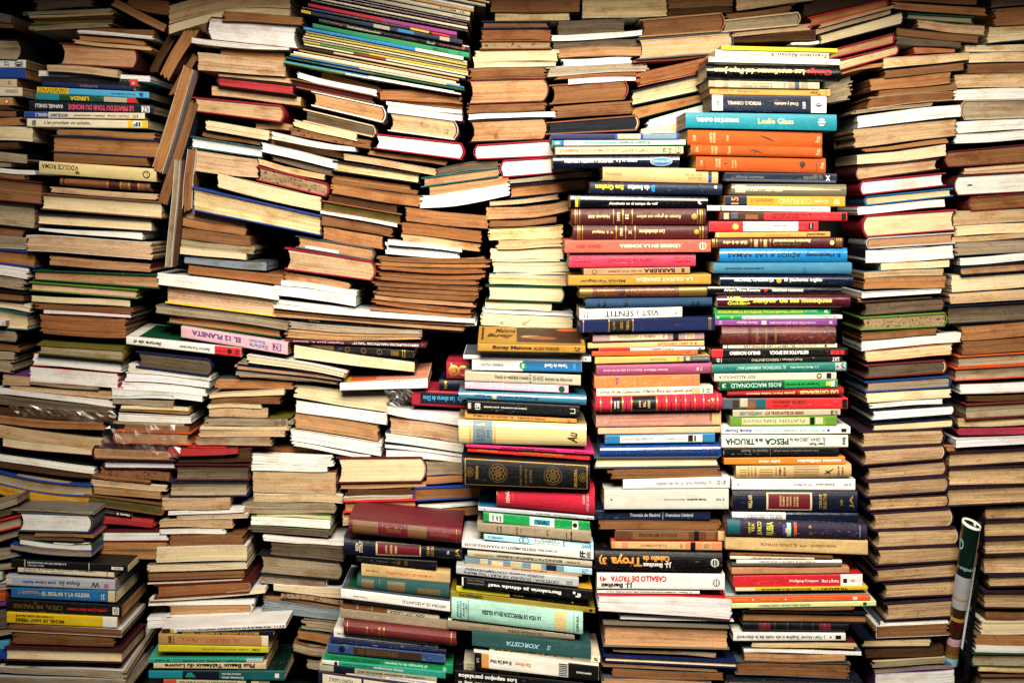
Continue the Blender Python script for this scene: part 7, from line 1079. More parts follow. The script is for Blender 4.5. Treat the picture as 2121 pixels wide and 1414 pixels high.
B('S','p','medium paperback, mauve spine, pale pink lettering, 23rd','H',(133.3,594.1,314.3,597.3,314.3,579.5,133.3,575.5),-115.5,'i','mauved',[('T',0.06,0.395,0.3,0.52,'pinkl','f','Bearn o La sala de les nines',),('T',0.41,0.62,0.3,0.55,'pinkl','fb','Llorenç Villalonga',),('T',0.87,0.89,0.25,0.55,'white','r','43',),('T',0.9,0.92,0.25,0.6,'pinkl','r','MOLL',)],r=3,D=130)
B('S','p','medium paperback, scuffed orange spine, violet lettering, 24th','H',(130.1,574.6,295.8,577.9,295.8,560.1,130.1,555.2),-115.0,'c','orangew',[('R',0.41,0.413,0,1,'violet',),('R',0.93,0.933,0,1,'violet',),('T',0.2,0.23,0.2,0.8,'violet','r','VI',)],D=120,m='worn')
B('S','p','medium paperback, ivory spine, black lettering, 25th','H',(132.9,555.4,315.7,560.2,315.7,547.3,132.9,544.1),-122.4,'t','ivory',[('T',0.03,0.82,0.25,0.75,'black','ni','Oriol Pi de Cabanyes. Oferiu flors als rebels que',),('R',0.82,0.89,0.1,0.9,'wheat',),('T',0.945,0.975,0.25,0.75,'black','r','10',),('O',0.92,0.62,0.12,'grey',),('O',0.92,0.35,0.12,'grey',)],D=130)
B('S','h','thick hardback, red ribbed spine, white lettering, 26th','H',(130.8,543.6,328.2,549.2,328.2,523.6,130.8,520.4),-130.9,'c','crimsonr',[('R',0.035,0.042,0,1,'foil',),('R',0.12,0.127,0,1,'foil',),('R',0.13,0.205,0,1,'inkblack',),('R',0.21,0.217,0,1,'foil',),('R',0.24,0.246,0,1,'black',),('R',0.28,0.287,0,1,'foil',),('R',0.29,0.475,0,1,'inkblack',),('R',0.48,0.487,0,1,'foil',),('R',0.52,0.525,0,1,'black',),('R',0.557,0.563,0,1,'foil',),('R',0.595,0.6,0,1,'black',),('R',0.632,0.638,0,1,'foil',),('R',0.67,0.675,0,1,'black',),('R',0.707,0.713,0,1,'foil',),('R',0.745,0.75,0,1,'black',),('R',0.782,0.788,0,1,'foil',),('R',0.85,0.857,0,1,'foil',),('R',0.96,0.967,0,1,'foil',),('T',0.145,0.16,0.25,0.75,'white','r','PRIMERA',),('T',0.17,0.185,0.25,0.75,'white','r','SERIE',),('T',0.34,0.36,0.3,0.75,'straw','r','JAKE',),('T',0.375,0.395,0.35,0.7,'straw','r','EL',),('T',0.41,0.43,0.25,0.75,'straw','r','NEGRO',),('T',0.885,0.9,0.3,0.7,'foil','ri','Luis',),('T',0.91,0.935,0.15,0.8,'foil','ri','de Caralt',)],hard=1,r=8,m='cloth',D=140)
B('S','p','medium paperback, pinkish wood-toned spine, salmon lettering, 27th','H',(132.2,517.3,328.9,520.5,328.9,498.8,132.2,495.5),-120.8,'g','rosewood',[('R',0.93,1,0,1,'wheat',),('R',0.91,0.925,0.3,0.9,'sienna',),('T',0.74,0.9,0.4,0.7,'salmon','f','VIDA SECRETA',),('L',0.1,0.6,0.6,0.65,0.04,'rust',),('L',0.1,0.35,0.7,0.4,0.03,'rust',)],m='worn',D=130)
B('S','p','thin paperback, pinkish tan spine, ivory lettering, 28th','H',(135.6,494.3,329.2,496.0,329.2,486.3,135.6,483.8),-118.2,'g','wheatp',[('T',0.58,0.93,0.35,0.68,'ivory','f','LAS TRES HIJAS DE SU MADRE',)],D=130)
B('S','p','medium paperback, patterned blue spine, black lettering, 29th','H',(146.8,482.4,319.4,485.6,319.4,471.1,146.8,468.7),-119.2,'i','azured',[('X',0,1,0,1,'steel',),('R',0.135,0.885,0.1,0.9,'white',),('R',0.14,0.88,0.14,0.16,'black',),('R',0.14,0.88,0.84,0.86,'black',),('T',0.155,0.44,0.35,0.65,'black','f','LA CASA DE LUCULO',),('T',0.56,0.73,0.35,0.65,'grey','f','JULIO CAMBA',),('R',0.755,0.8,0.15,0.85,'black',),('R',0.81,0.83,0.2,0.8,'slate',)],D=120)
B('S','h','medium hardback, blue spine, bronze lettering, 30th','H',(139.0,465.7,329.6,468.9,329.6,448.7,139.0,447.1),-115.6,'c','blued',[('R',0.02,0.023,0,1,'bronze',),('R',0.13,0.133,0,1,'bronze',),('R',0.22,0.223,0,1,'bronze',),('R',0.235,0.238,0,1,'bronze',),('L',0.3,0.2,0.5,0.9,0.02,'bronze',),('L',0.4,0.2,0.6,0.9,0.02,'bronze',),('L',0.5,0.2,0.7,0.9,0.02,'bronze',),('L',0.6,0.2,0.8,0.9,0.02,'bronze',),('L',0.3,0.9,0.5,0.2,0.02,'bronze',),('L',0.4,0.9,0.6,0.2,0.02,'bronze',),('L',0.5,0.9,0.7,0.2,0.02,'bronze',),('L',0.6,0.9,0.8,0.2,0.02,'bronze',),('R',0.85,0.853,0,1,'bronze',),('R',0.865,0.868,0,1,'bronze',),('R',0.88,0.883,0,1,'bronze',),('T',0.92,0.935,0.2,0.8,'bronze','r','VICTORIA',)],hard=1,r=6,m='gloss',D=130)
B('F','h','medium ivory-edged hardback, slate cover, 31st','H',(132.5,445.7,323.0,447.3,323.0,435.4,132.5,432.1),-116.8,'i','slate',[],D=130)
B('P','p','medium brown-edged paperback, black cover, 32nd','H',(154.8,429.0,327.3,431.9,327.3,415.7,154.8,413.3),-120.7,'b','black',[],D=110)
B('S','p','medium paperback, white spine, grey lettering, 33rd','H',(174.7,413.4,342.2,417.9,342.2,400.2,174.7,399.3),-123.3,'t','white',[('T',0.31,0.785,0.3,0.72,'grey','f','Victoria Holt: El rey del castillo',),('O',0.815,0.55,0.16,'wheat',),('T',0.88,0.965,0.3,0.72,'black','f','dl 131',)],D=120)
B('S','p','thick paperback, pale grey spine, grey lettering, 34th','H',(144.8,397.7,340.2,399.0,340.2,367.7,144.8,367.7),-125.7,'t','stonew',[('T',0.48,0.645,0.42,0.56,'grey','f','Miguel de Cervantes',),('T',0.665,0.82,0.42,0.56,'black','fb','Novelas ejemplares',),('T',0.9,0.965,0.42,0.54,'black','f','EL PAIS',),('T',0.05,0.065,0.45,0.55,'black','f','8',)],D=130)
B('S','p','medium paperback, dark blue spine, silver lettering, 35th','H',(130.1,363.3,312.7,363.8,312.7,348.4,130.1,348.4),-115.1,'c','inkblue',[('T',0.305,0.565,0.35,0.7,'silver','n','Travesía de Madrid',),('R',0.588,0.592,0,1,'silver',),('T',0.615,0.85,0.35,0.7,'silver','n','Francisco Umbral',)],D=120)
B('P','p','medium brown-edged paperback, brown cover, 36th','H',(137.3,347.2,327.0,345.6,327.0,331.9,137.3,334.3),-116.8,'b','brown',[],D=120,s=-0.68)
B('S','p','medium paperback, sienna brown spine, black lettering, 37th','H',(163.1,333.5,335.1,331.0,335.1,315.7,163.1,316.5),-116.7,'i','sienna',[('X',0,1,0,1,'dbrown',),('R',0.16,0.67,0.12,0.85,'brown',),('T',0.21,0.56,0.35,0.68,'inkblack','f','RELATOS DE LOS TIEMPOS MEROVINGIOS',),('R',0.72,0.765,0,1,'inkblack',),('R',0.83,0.91,0.08,0.92,'brown',),('R',0.94,1,0,1,'wheat',)],D=120)
B('S','p','medium paperback, orange-red spine, brown lettering, 38th','H',(156.5,315.4,330.7,314.6,330.7,300.9,156.5,304.1),-118.9,'g','redorange',[('X',0,1,0,1,'wheat',),('R',0.03,0.095,0.05,0.95,'wheat',),('R',0.15,0.665,0.1,0.9,'wheat',),('T',0.26,0.5,0.35,0.68,'brown','f','CUAUHTEMOC',),('T',0.62,0.645,0.25,0.75,'brown','r','807',),('R',0.715,0.76,0,1,'inkblack',),('R',0.82,0.9,0.08,0.92,'wheat',),('T',0.83,0.89,0.2,0.8,'brown','r','ESPASA',)],D=120)
B('S','h','thick hardback, black spine, apricot lettering, 39th','H',(130.3,302.3,329.7,299.1,329.7,269.3,130.3,273.3),-125.9,'t','inkblack',[('T',0.125,0.37,0.22,0.85,'apricot','fb','Troya',),('T',0.375,0.585,0.5,0.8,'apricot','fb','Caballo de',),('T',0.375,0.6,0.18,0.5,'white','fb','J.J. Benítez',),('T',0.03,0.09,0.3,0.8,'apricot','fb','3)',),('O',0.94,0.5,0.22,'white',),('O',0.94,0.5,0.18,'inkblack',),('R',0.937,0.943,0.3,0.7,'white',),('R',0.92,0.924,0.35,0.65,'white',),('R',0.956,0.96,0.35,0.65,'white',)],hard=1,r=4,D=140)
B('S','p','thick paperback, white spine, red lettering, 40th','H',(133.6,266.5,334.0,265.7,334.0,240.8,133.6,242.4),-124.3,'t','white',[('T',0.105,0.545,0.48,0.86,'red','fb','CABALLO DE TROYA',),('T',0.02,0.075,0.48,0.86,'red','fb','4)',),('T',0.03,0.28,0.08,0.46,'inkblack','fb','J.J. Benítez',),('O',0.935,0.45,0.23,'inknavy',),('O',0.935,0.45,0.19,'white',),('R',0.932,0.938,0.24,0.66,'inknavy',),('R',0.915,0.919,0.3,0.6,'inknavy',),('R',0.951,0.955,0.3,0.6,'inknavy',)],D=140)
B('S','p','thin paperback, white spine, black lettering, 41st','H',(133.8,239.8,295.0,238.2,295.0,233.4,133.8,234.2),-120.8,'c','white',[('T',0.1,0.92,0.3,0.7,'black','fb',"E. Thibaut. L'ALIMENTACIO RACIONAL DEL CON HUMA. Vol. II",)],D=120)
B('P','p','thick cool white-edged paperback, red cover, 42nd','H',(135.9,233.5,344.0,228.7,344.0,195.3,135.9,209.4),-127.2,'wv','redb',[],D=150)
B('P','p','','H',(169.6,200.0,348.0,193.6,348.0,188.1,169.6,192.0),-116.8,'wv','blue',[],D=150,mass=1)
B('F','h','thick tan-edged hardback, olive grey cover, 44th','H',(146.6,186.7,338.2,180.2,338.2,149.3,146.6,154.5),-123.1,'t','olivegrey',[],D=150)
B('P','p','','H',(159.0,148.1,322.0,140.0,322.0,131.9,159.0,142.3),-118.0,'g','maroon',[],D=130,mass=1)
B('F','h','thin ivory-edged hardback, deep navy cover, 46th','H',(146.8,134.9,352.5,125.5,352.5,118.7,146.8,128.4),-119.0,'i','blueink',[],D=160)
B('P','p','','H',(142.1,124.7,322.9,113.9,322.9,109.0,142.1,117.9),-117.5,'t','black',[],D=120,mass=1)
B('P','p','medium brown-edged paperback, slate cover, 48th','H',(158.3,114.4,332.7,106.3,332.7,95.0,158.3,100.7),-116.5,'b','slate',[],D=130)
B('P','p','medium tan-edged paperback, slate cover, 49th','H',(142.0,101.3,313.0,94.8,313.0,78.4,142.0,83.2),-119.0,'t','slate',[],D=130)
B('S','p','medium paperback, dark brown spine, 1st','RT',(488.6,1182.2,625.0,1207.8,625.0,1187.0,488.6,1157.5),11.6,'g','dbrown',[],m='cloth')
B('H','h','thin orange-tan-edged hardback, red cover, 2nd','RT',(494.4,1153.5,620.2,1182.7,620.2,1174.2,494.4,1141.6),2.8,'o','redb',[],sp='R')
B('P','p','','RT',(508.9,1142.7,631.7,1174.8,631.7,1170.4,508.9,1137.2),-5.0,'c','cream',[],mass=1)
B('P','p','','RT',(504.1,1134.5,628.0,1167.8,628.0,1161.7,504.1,1126.9),0.5,'c','cream',[],mass=1)
B('H','h','medium ivory-edged hardback, black cover, 5th','RT',(508.5,1124.1,643.0,1162.0,643.0,1144.1,508.5,1109.9),-7.1,'i','inkblack',[],sp='R')
B('H','h','medium tan-edged hardback, crimson cover, 6th','RT',(524.8,1098.5,630.9,1126.5,630.9,1113.6,524.8,1087.4),1.8,'t','crimson',[],sp='R')
B('H','h','medium pale yellow-edged hardback, crimson cover, 7th','RT',(537.5,1081.3,634.4,1105.7,634.4,1094.1,537.5,1066.7),-5.8,'ic','crimson',[],sp='R')
B('P','p','','RT',(541.9,1066.4,618.2,1081.7,618.2,1074.9,541.9,1059.6),-1.4,'o','brown',[],mass=1)
B('P','p','','RT',(522.8,1043.1,563.8,1059.3,563.8,1020.8,522.8,1015.7),20.0,'g','silver',[],mass=1)
B('P','p','medium brown-edged paperback, brown cover, 1st','R',(629.9,1197.3,768.1,1195.6,768.1,1176.1,629.9,1182.0),-2.2,'b','brown',[])
B('P','p','medium orange-tan-edged paperback, brown cover, 2nd','R',(630.4,1179.7,781.8,1169.5,781.8,1156.5,630.4,1168.2),-6.8,'o','brown',[])
B('F','h','thin greyish-edged hardback, dark green cover, 3rd','R',(656.0,1159.5,760.2,1153.4,760.2,1145.0,656.0,1153.1),-2.9,'g','dgreen',[])
B('P','p','medium cream-edged paperback, tan cover, 4th','R',(671.2,1150.0,781.3,1139.2,781.3,1123.6,671.2,1136.3),-5.9,'c','tan',[])
B('P','p','medium brown-edged paperback, brown cover, 5th','R',(636.1,1136.5,770.8,1123.8,770.8,1111.9,636.1,1124.6),-4.4,'b','brown',[])
B('P','p','','R',(636.6,1124.3,742.6,1112.1,742.6,1103.6,636.6,1110.4),-2.3,'gd','grey',[],mass=1)
B('P','p','','R',(664.6,1105.0,732.3,1101.6,732.3,1096.5,664.6,1094.0),-5.6,'o','red',[],mass=1)
B('P','p','medium pale yellow-edged paperback, cream cover, 8th','R',(613.5,1086.3,755.6,1096.4,755.6,1084.6,613.5,1069.3),-6.8,'ic','cream',[])
B('P','p','medium brown-edged paperback, brown cover, 9th','R',(616.0,1066.3,746.3,1079.5,746.3,1067.6,616.0,1054.1),-6.7,'b','brown',[])
B('P','p','medium orange-tan-edged paperback, brown cover, 10th','R',(593.0,1051.8,725.2,1065.4,725.2,1045.0,593.0,1032.3),-4.0,'o','brown',[])
B('P','p','','R',(607.9,1032.5,735.9,1044.3,735.9,1035.8,607.9,1024.0),-2.1,'b','tan',[],mass=1)
B('P','p','medium brown-edged paperback, cream cover, 12th','R',(590.9,1023.1,729.0,1032.4,729.0,1018.9,590.9,1004.5),-2.3,'b','cream',[])
B('P','p','','R',(565.2,1000.2,693.9,1013.7,693.9,1009.5,565.2,995.1),-3.5,'g','cream',[],mass=1)
B('P','p','medium white-edged paperback, cream cover, 14th','R',(571.1,991.5,741.2,1010.1,741.2,990.6,571.1,972.0),-7.0,'w','cream',[],s=-1.02)
B('P','p','thick cream-edged paperback, grey cover, 15th','R',(564.4,970.3,733.6,986.4,733.6,959.3,564.4,939.4),-6.7,'c','grey',[],s=1.02)
B('P','p','','R',(580.8,937.5,719.8,954.5,719.8,946.0,580.8,931.6),-1.9,'o','black',[],mass=1)
B('P','p','medium ivory-edged paperback, slate cover, 17th','R',(571.1,926.5,717.7,944.3,717.7,924.8,571.1,910.4),-3.4,'i','slate',[],s=0.68)
B('H','h','medium cream-edged hardback, dark brown leather cover, 18th','R',(573.1,906.0,703.1,919.2,703.1,904.3,573.1,887.3),-2.3,'c','umber',[],sp='L')
B('H','h','medium white-edged hardback, crimson cover, 19th','R',(579.6,882.7,712.4,895.4,712.4,877.8,579.6,862.9),-6.8,'w','crimson',[],sp='L')
B('H','h','thin pale yellow-edged hardback, steel cover, 20th','R',(586.7,856.8,725.8,870.0,725.8,860.2,586.7,845.3),-1.9,'ic','steel',[],sp='L')
B('P','p','medium white-edged paperback, red cover, 21st','R',(572.5,840.9,716.6,853.6,716.6,840.9,572.5,827.3),-1.3,'w','red',[])
B('H','h','thick ivory-edged hardback, crimson cover, 22nd','R',(586.4,825.3,732.1,834.8,732.1,804.6,586.4,793.1),-3.4,'i','crimson',[],sp='L')
B('H','h','medium tan-edged hardback, silver cover, 23rd','R',(589.8,788.0,728.7,796.8,728.7,782.6,589.8,774.1),-3.4,'t','silver',[],sp='L')
B('P','p','medium white-edged paperback, dark purple cover, 24th','R',(583.9,769.8,728.7,778.3,728.7,755.4,583.9,747.8),-6.4,'w','purpledk',[],s=0.68)
B('P','p','','R',(610.2,747.8,723.6,753.7,723.6,741.9,610.2,735.9),-6.3,'i','black',[],mass=1)
B('P','p','','R',(581.6,733.4,712.9,740.1,712.9,729.1,581.6,724.0),-5.4,'c','slateb',[],mass=1)
B('P','p','medium orange-tan-edged paperback, slate cover, 27th','R',(582.1,724.1,714.9,728.5,714.9,708.1,582.1,705.5),-7.0,'o','slate',[])
B('P','p','','R',(577.4,700.0,706.5,705.9,706.5,699.1,577.4,690.7),-12.6,'w','white',[],mass=1)
B('P','p','','R',(572.1,691.7,698.3,696.0,698.3,690.9,572.1,684.1),-3.0,'o','brown',[],mass=1)
B('H','h','medium dark grey-edged hardback, black cover, 30th','R',(583.3,681.8,710.5,690.0,710.5,671.7,583.3,662.8),-2.1,'gd','black',[],sp='R')
B('H','h','medium speckled grey-edged hardback, moss green cover, 31st','R',(578.8,657.1,713.4,664.9,713.4,646.3,578.8,639.8),-6.6,'sp2','moss',[],sp='R')
B('P','p','medium brown-edged paperback, dark green cover, 32nd','R',(577.4,634.3,701.8,641.9,701.8,630.1,577.4,620.8),-5.5,'b','dgreen',[])
B('P','p','medium white-edged paperback, white cover, 33rd','R',(577.9,620.6,742.3,634.1,742.3,618.9,577.9,603.6),-3.2,'w','white',[],s=-0.68)
B('P','p','medium pale yellow-edged paperback, rust cover, 34th','R',(586.0,603.0,726.5,614.8,726.5,597.0,586.0,585.2),-5.0,'ic','rust',[])
B('H','h','medium dark grey-edged hardback, maroon cover, 35th','R',(587.2,578.2,714.3,586.3,714.3,568.7,587.2,560.2),-3.3,'gd','maroonb',[],sp='R')
B('H','h','medium greyish-edged hardback, blue cover, 36th','R',(587.2,550.7,721.5,559.9,721.5,545.0,587.2,536.5),-3.2,'g','blued',[],sp='R')
B('P','p','medium ivory-edged paperback, navy cover, 37th','R',(586.5,534.1,725.4,540.9,725.4,526.5,586.5,517.2),-3.0,'i','navy',[])
B('P','p','','R',(594.3,515.3,710.5,524.6,710.5,515.3,594.3,508.5),-2.0,'w','white',[],mass=1)
B('H','h','medium white-edged hardback, navy cover, 39th','R',(597.1,504.0,729.9,513.1,729.9,498.9,597.1,488.7),-1.0,'w','inknavy',[],sp='R')
B('H','h','medium ivory-edged hardback, navy cover, 40th','R',(597.2,481.2,728.1,490.3,728.1,478.5,597.2,470.0),-2.7,'i','inknavy',[],sp='R')
B('H','h','medium mottled tan-edged hardback, plum cover, 1st','RE',(577.8,469.3,708.5,474.1,708.5,451.7,577.8,445.3),-7.1,'en','plum',[],sp='R')
B('H','h','medium mottled tan-edged hardback, plum cover, 2nd','RE',(579.5,440.5,708.4,448.3,708.4,427.0,579.5,417.2),-10.7,'en','plum',[],sp='R')
B('H','h','medium mottled tan-edged hardback, plum cover, 3rd','RE',(587.5,410.9,713.6,421.4,713.6,400.7,587.5,391.8),-5.7,'en','plum',[],sp='R')
B('H','h','medium mottled tan-edged hardback, plum cover, 4th','RE',(586.2,387.6,713.5,395.9,713.5,374.0,586.2,364.8),-10.8,'en','plum',[],sp='R')
B('H','h','medium mottled tan-edged hardback, plum cover, 5th','RE',(590.7,359.2,716.5,365.6,716.5,348.3,590.7,341.2),-6.2,'en','plum',[],sp='R')
B('H','h','thick mottled tan-edged hardback, plum cover, 6th','RE',(596.4,334.5,721.7,342.4,721.7,315.7,596.4,310.0),-7.1,'en','plum',[],sp='R')
B('H','h','thick mottled tan-edged hardback, plum cover, 7th','RE',(601.7,307.2,730.6,311.3,730.6,286.6,601.7,281.0),-9.9,'en','plum',[],sp='R')
B('H','h','medium mottled tan-edged hardback, plum cover, 8th','RE',(603.4,276.8,733.7,282.3,733.7,259.9,603.4,252.0),-9.9,'en','plum',[],sp='R')
B('H','h','medium mottled tan-edged hardback, plum cover, 9th','RE',(601.4,243.1,730.3,252.9,730.3,232.3,601.4,224.4),-7.6,'en','plum',[],sp='R')
B('H','h','medium mottled tan-edged hardback, plum cover, 10th','RE',(615.5,217.8,742.9,226.0,742.9,202.9,615.5,196.7),-5.3,'en','plum',[],sp='R')
B('H','h','thick mottled tan-edged hardback, plum cover, 11th','RE',(617.4,185.3,744.1,194.5,744.1,168.4,617.4,161.0),-7.8,'en','plum',[],sp='R')
B('P','p','','RB',(608.4,157.6,722.0,160.2,722.0,153.4,608.4,148.3),-3.2,'w','slate',[],mass=1)
B('P','p','medium brown-edged paperback, white cover, 2nd','RB',(601.7,148.4,721.8,154.3,721.8,134.0,601.7,129.0),-6.5,'b','white',[])
B('H','h','medium pale yellow-edged hardback, navy cover, 3rd','RB',(580.7,125.4,691.3,128.8,691.3,115.9,580.7,114.6),-2.2,'ic','inknavy',[],sp='R')
B('P','p','medium dark brown-edged paperback, dark brown cover, 4th','RB',(585.6,109.3,714.4,115.2,714.4,100.0,585.6,94.9),-3.2,'d','dbrown',[])
B('P','p','','RB',(596.6,90.8,716.0,97.6,716.0,88.3,596.6,80.7),-6.4,'g','cream',[],mass=1)
B('P','p','','RB',(600.5,79.7,728.5,84.8,728.5,78.2,600.5,69.7),-1.2,'g','steel',[],mass=1)
B('P','p','thick white-edged paperback, purple cover, 7th','RB',(600.7,68.7,731.2,77.2,731.2,36.0,600.7,36.0),-3.5,'w','violetb',[],D=180)
B('P','p','','Q',(794.1,1199.6,904.5,1204.7,904.5,1182.3,794.1,1171.2),2.1,'gd','grey',[],mass=1)
B('P','p','','Q',(797.6,1168.7,904.6,1177.2,904.6,1145.8,797.6,1140.7),2.4,'o','brown',[],mass=1)
B('P','p','','Q',(792.2,1138.7,906.2,1147.2,906.2,1133.5,792.2,1125.9),6.8,'ic','cream',[],mass=1)
B('P','p','','Q',(786.4,1124.7,902.5,1134.1,902.5,1125.6,786.4,1112.0),-3.2,'i','white',[],mass=1)
B('P','p','','Q',(753.0,1109.7,914.7,1111.4,914.7,1101.2,753.0,1099.5),6.6,'ic','white',[],mass=1)
B('P','p','','Q',(757.4,1095.6,912.7,1098.1,912.7,1082.0,757.4,1080.3),1.5,'ic','white',[],mass=1)
B('P','p','','Q',(756.1,1077.3,914.3,1082.4,914.3,1065.4,756.1,1062.8),5.5,'b','brown',[],mass=1)
B('P','p','medium cream-edged paperback, cream cover, 8th','Q',(734.8,1059.1,913.1,1065.1,913.1,1041.3,734.8,1037.9),2.5,'c','cream',[])
B('P','p','medium white-edged paperback, brown cover, 9th','Q',(733.6,1036.1,912.8,1039.5,912.8,1021.7,733.6,1018.3),1.6,'w','brown',[])
B('H','h','thick greyish-edged hardback, stone grey cover, 10th','Q',(751.7,1016.3,914.1,1019.1,914.1,993.2,751.7,987.4),5.0,'g','stone',[],sp='L')
B('P','p','medium white-edged paperback, slate cover, 11th','Q',(739.0,983.7,914.2,992.2,914.2,973.5,739.0,964.1),5.4,'w','slate',[],s=0.68)
B('P','p','medium white-edged paperback, white cover, 12th','Q',(733.5,961.4,912.7,973.3,912.7,958.0,733.5,946.1),1.3,'w','white',[],s=0.68)
B('H','h','thick brown-edged hardback, maroon cover, 13th','Q',(724.0,931.3,913.4,948.9,913.4,921.1,724.0,908.5),3.3,'b','maroon',[],sp='L')
B('P','p','','Q',(751.0,905.5,914.2,920.8,914.2,903.8,751.0,895.3),5.4,'c','black',[],mass=1)
B('H','h','thick white-edged hardback, maroon cover, 15th','Q',(739.9,891.1,913.2,901.3,913.2,870.8,739.9,861.6),2.7,'w','maroon',[('E',0.115,0.5,0.02,0.035,'black',),('E',0.095,0.48,0.012,0.02,'black',)],sp='L')
B('H','h','medium brown-edged hardback, maroon cover, 16th','Q',(762.8,855.8,914.1,866.7,914.1,847.0,762.8,836.1),5.1,'b','maroonb',[],sp='L')
B('P','p','medium cream-edged paperback, cream cover, 17th','Q',(733.1,834.0,914.2,840.8,914.2,822.1,733.1,810.2),5.3,'c','cream',[],s=1.02)
B('P','p','medium ivory-edged paperback, white cover, 18th','Q',(733.6,808.5,914.8,818.7,914.8,803.4,733.6,792.3),7.0,'i','white',[])
B('P','p','','Q',(729.6,791.6,913.1,801.8,913.1,793.3,729.6,783.1),2.5,'c','tan',[],mass=1)
B('P','p','medium greyish-edged paperback, grey cover, 20th','Q',(735.3,782.3,912.8,791.6,912.8,771.2,735.3,760.2),1.5,'g','grey',[])
B('P','p','','Q',(743.5,756.7,913.4,771.2,913.4,757.6,743.5,744.0),3.2,'w','navy',[],mass=1)
B('H','h','medium tan-edged hardback, navy cover, 22nd','Q',(745.4,740.3,912.7,752.2,912.7,741.0,745.4,729.5),1.3,'t','inknavy',[],sp='L')
B('P','p','thick ivory-edged paperback, cream cover, 23rd','Q',(731.0,726.8,914.8,735.3,914.8,713.2,731.0,698.7),6.9,'i','cream',[])
B('P','p','medium cream-edged paperback, navy cover, 24th','Q',(727.2,698.0,914.3,709.9,914.3,691.2,727.2,680.1),5.6,'c','inknavy',[])
B('F','h','thick dark grey-edged hardback, navy cover, 25th','Q',(725.1,675.3,913.8,685.5,913.8,658.3,725.1,648.4),4.1,'gd','inknavy',[])
B('P','p','medium orange-tan-edged paperback, brown cover, 26th','Q',(746.3,643.9,912.7,654.1,912.7,630.3,746.3,620.1),1.3,'o','brown',[])
B('P','p','medium brown-edged paperback, brown cover, 27th','Q',(747.1,618.4,912.7,628.6,912.7,606.6,747.1,596.4),1.3,'b','brown',[])
B('F','h','medium greyish-edged hardback, orange-red cover, 28th','Q',(742.2,591.9,914.0,602.1,914.0,586.5,742.2,577.3),4.7,'g','redorange',[])
B('F','h','medium greyish-edged hardback, orange-red cover, 29th','Q',(737.4,572.1,914.3,581.6,914.3,564.3,737.4,555.1),5.5,'g','redorange',[])
B('P','p','medium white-edged paperback, sienna brown cover, 30th','Q',(743.8,546.7,913.9,555.2,913.9,536.5,743.8,530.6),4.4,'w','sienna',[])
B('P','p','','Q',(756.5,527.2,913.7,533.2,913.7,523.0,756.5,518.7),4.0,'d','dbrown',[],mass=1)
B('F','h','medium greyish-edged hardback, maroon cover, 32nd','Q',(754.0,512.5,912.7,521.0,912.7,500.6,754.0,491.4),1.4,'g','maroonb',[])
B('P','p','','Q',(740.9,490.4,914.4,495.5,914.4,481.9,740.9,476.0),5.9,'ic','inknavy',[],mass=1)
B('P','p','','Q',(738.9,474.8,913.0,479.1,913.0,466.3,738.9,462.9),2.2,'pinkp','inkblack',[],mass=1)
B('P','p','','Q',(732.8,456.4,908.6,465.7,908.6,455.5,732.8,443.7),-9.4,'wv','white',[],mass=1)
B('P','p','','Q',(717.6,448.5,843.3,445.1,843.3,442.4,717.6,436.6),2.1,'o','black',[],mass=1)
B('F','h','medium mottled tan-edged hardback, plum cover, 37th','Q',(726.2,433.5,913.1,442.9,913.1,423.7,726.2,412.3),2.4,'en','plum',[])
B('F','h','thick mottled honey-edged hardback, plum cover, 38th','Q',(726.5,407.0,913.5,414.0,913.5,385.1,726.5,380.7),3.4,'en2','plum',[])
B('F','h','thick mottled tan-edged hardback, plum cover, 39th','Q',(724.5,374.6,914.1,383.1,914.1,355.2,724.5,346.7),5.0,'en','plum',[])
B('F','h','medium mottled tan-edged hardback, plum cover, 1st','QE',(790.0,341.2,917.2,347.0,917.2,326.2,790.0,322.8),13.1,'en','plum',[])
B('F','h','medium mottled honey-edged hardback, plum cover, 2nd','QE',(788.2,316.4,917.1,321.5,917.1,297.3,788.2,293.9),12.8,'en2','plum',[])
B('F','h','medium mottled tan-edged hardback, plum cover, 3rd','QE',(788.3,288.1,916.1,292.4,916.1,268.9,788.3,265.1),10.3,'en','plum',[])
B('F','h','thick mottled honey-edged hardback, plum cover, 4th','QE',(788.8,262.1,917.7,264.5,917.7,233.4,788.8,232.2),14.5,'en2','plum',[])
B('F','h','medium mottled tan-edged hardback, plum cover, 5th','QE',(795.4,227.3,917.4,228.8,917.4,212.5,795.4,210.6),13.8,'en','plum',[])
B('F','h','thick mottled tan-edged hardback, plum cover, 6th','QE',(787.5,200.0,916.2,201.4,916.2,175.2,787.5,176.5),10.5,'en','plum',[])
B('P','p','','QE',(789.3,167.3,917.3,166.5,917.3,152.8,789.3,153.7),13.5,'b','dbrown',[],mass=1)
B('P','p','medium ivory-edged paperback, white cover, 8th','QE',(782.0,154.2,917.7,152.5,917.7,128.6,782.0,130.3),14.6,'i','white',[])
B('P','p','','QE',(771.0,129.4,917.8,127.7,917.8,109.7,771.0,111.5),14.8,'o','grey',[],mass=1)
B('P','p','','QE',(771.7,112.4,916.6,109.0,916.6,98.8,771.7,100.5),11.7,'w','white',[],mass=1)
B('F','h','medium greyish-edged hardback, dark green cover, 11th','QE',(768.7,97.7,917.1,95.9,917.1,76.8,768.7,79.4),13.0,'g','dgreen',[])
B('P','p','','QE',(776.0,77.4,915.6,75.7,915.6,67.2,776.0,68.9),9.1,'ic','brown',[],mass=1)
B('F','h','thick greyish-edged hardback, sienna brown cover, 13th','QE',(782.1,61.4,915.9,61.4,915.9,35.0,782.1,35.0),9.7,'g','sienna',[])
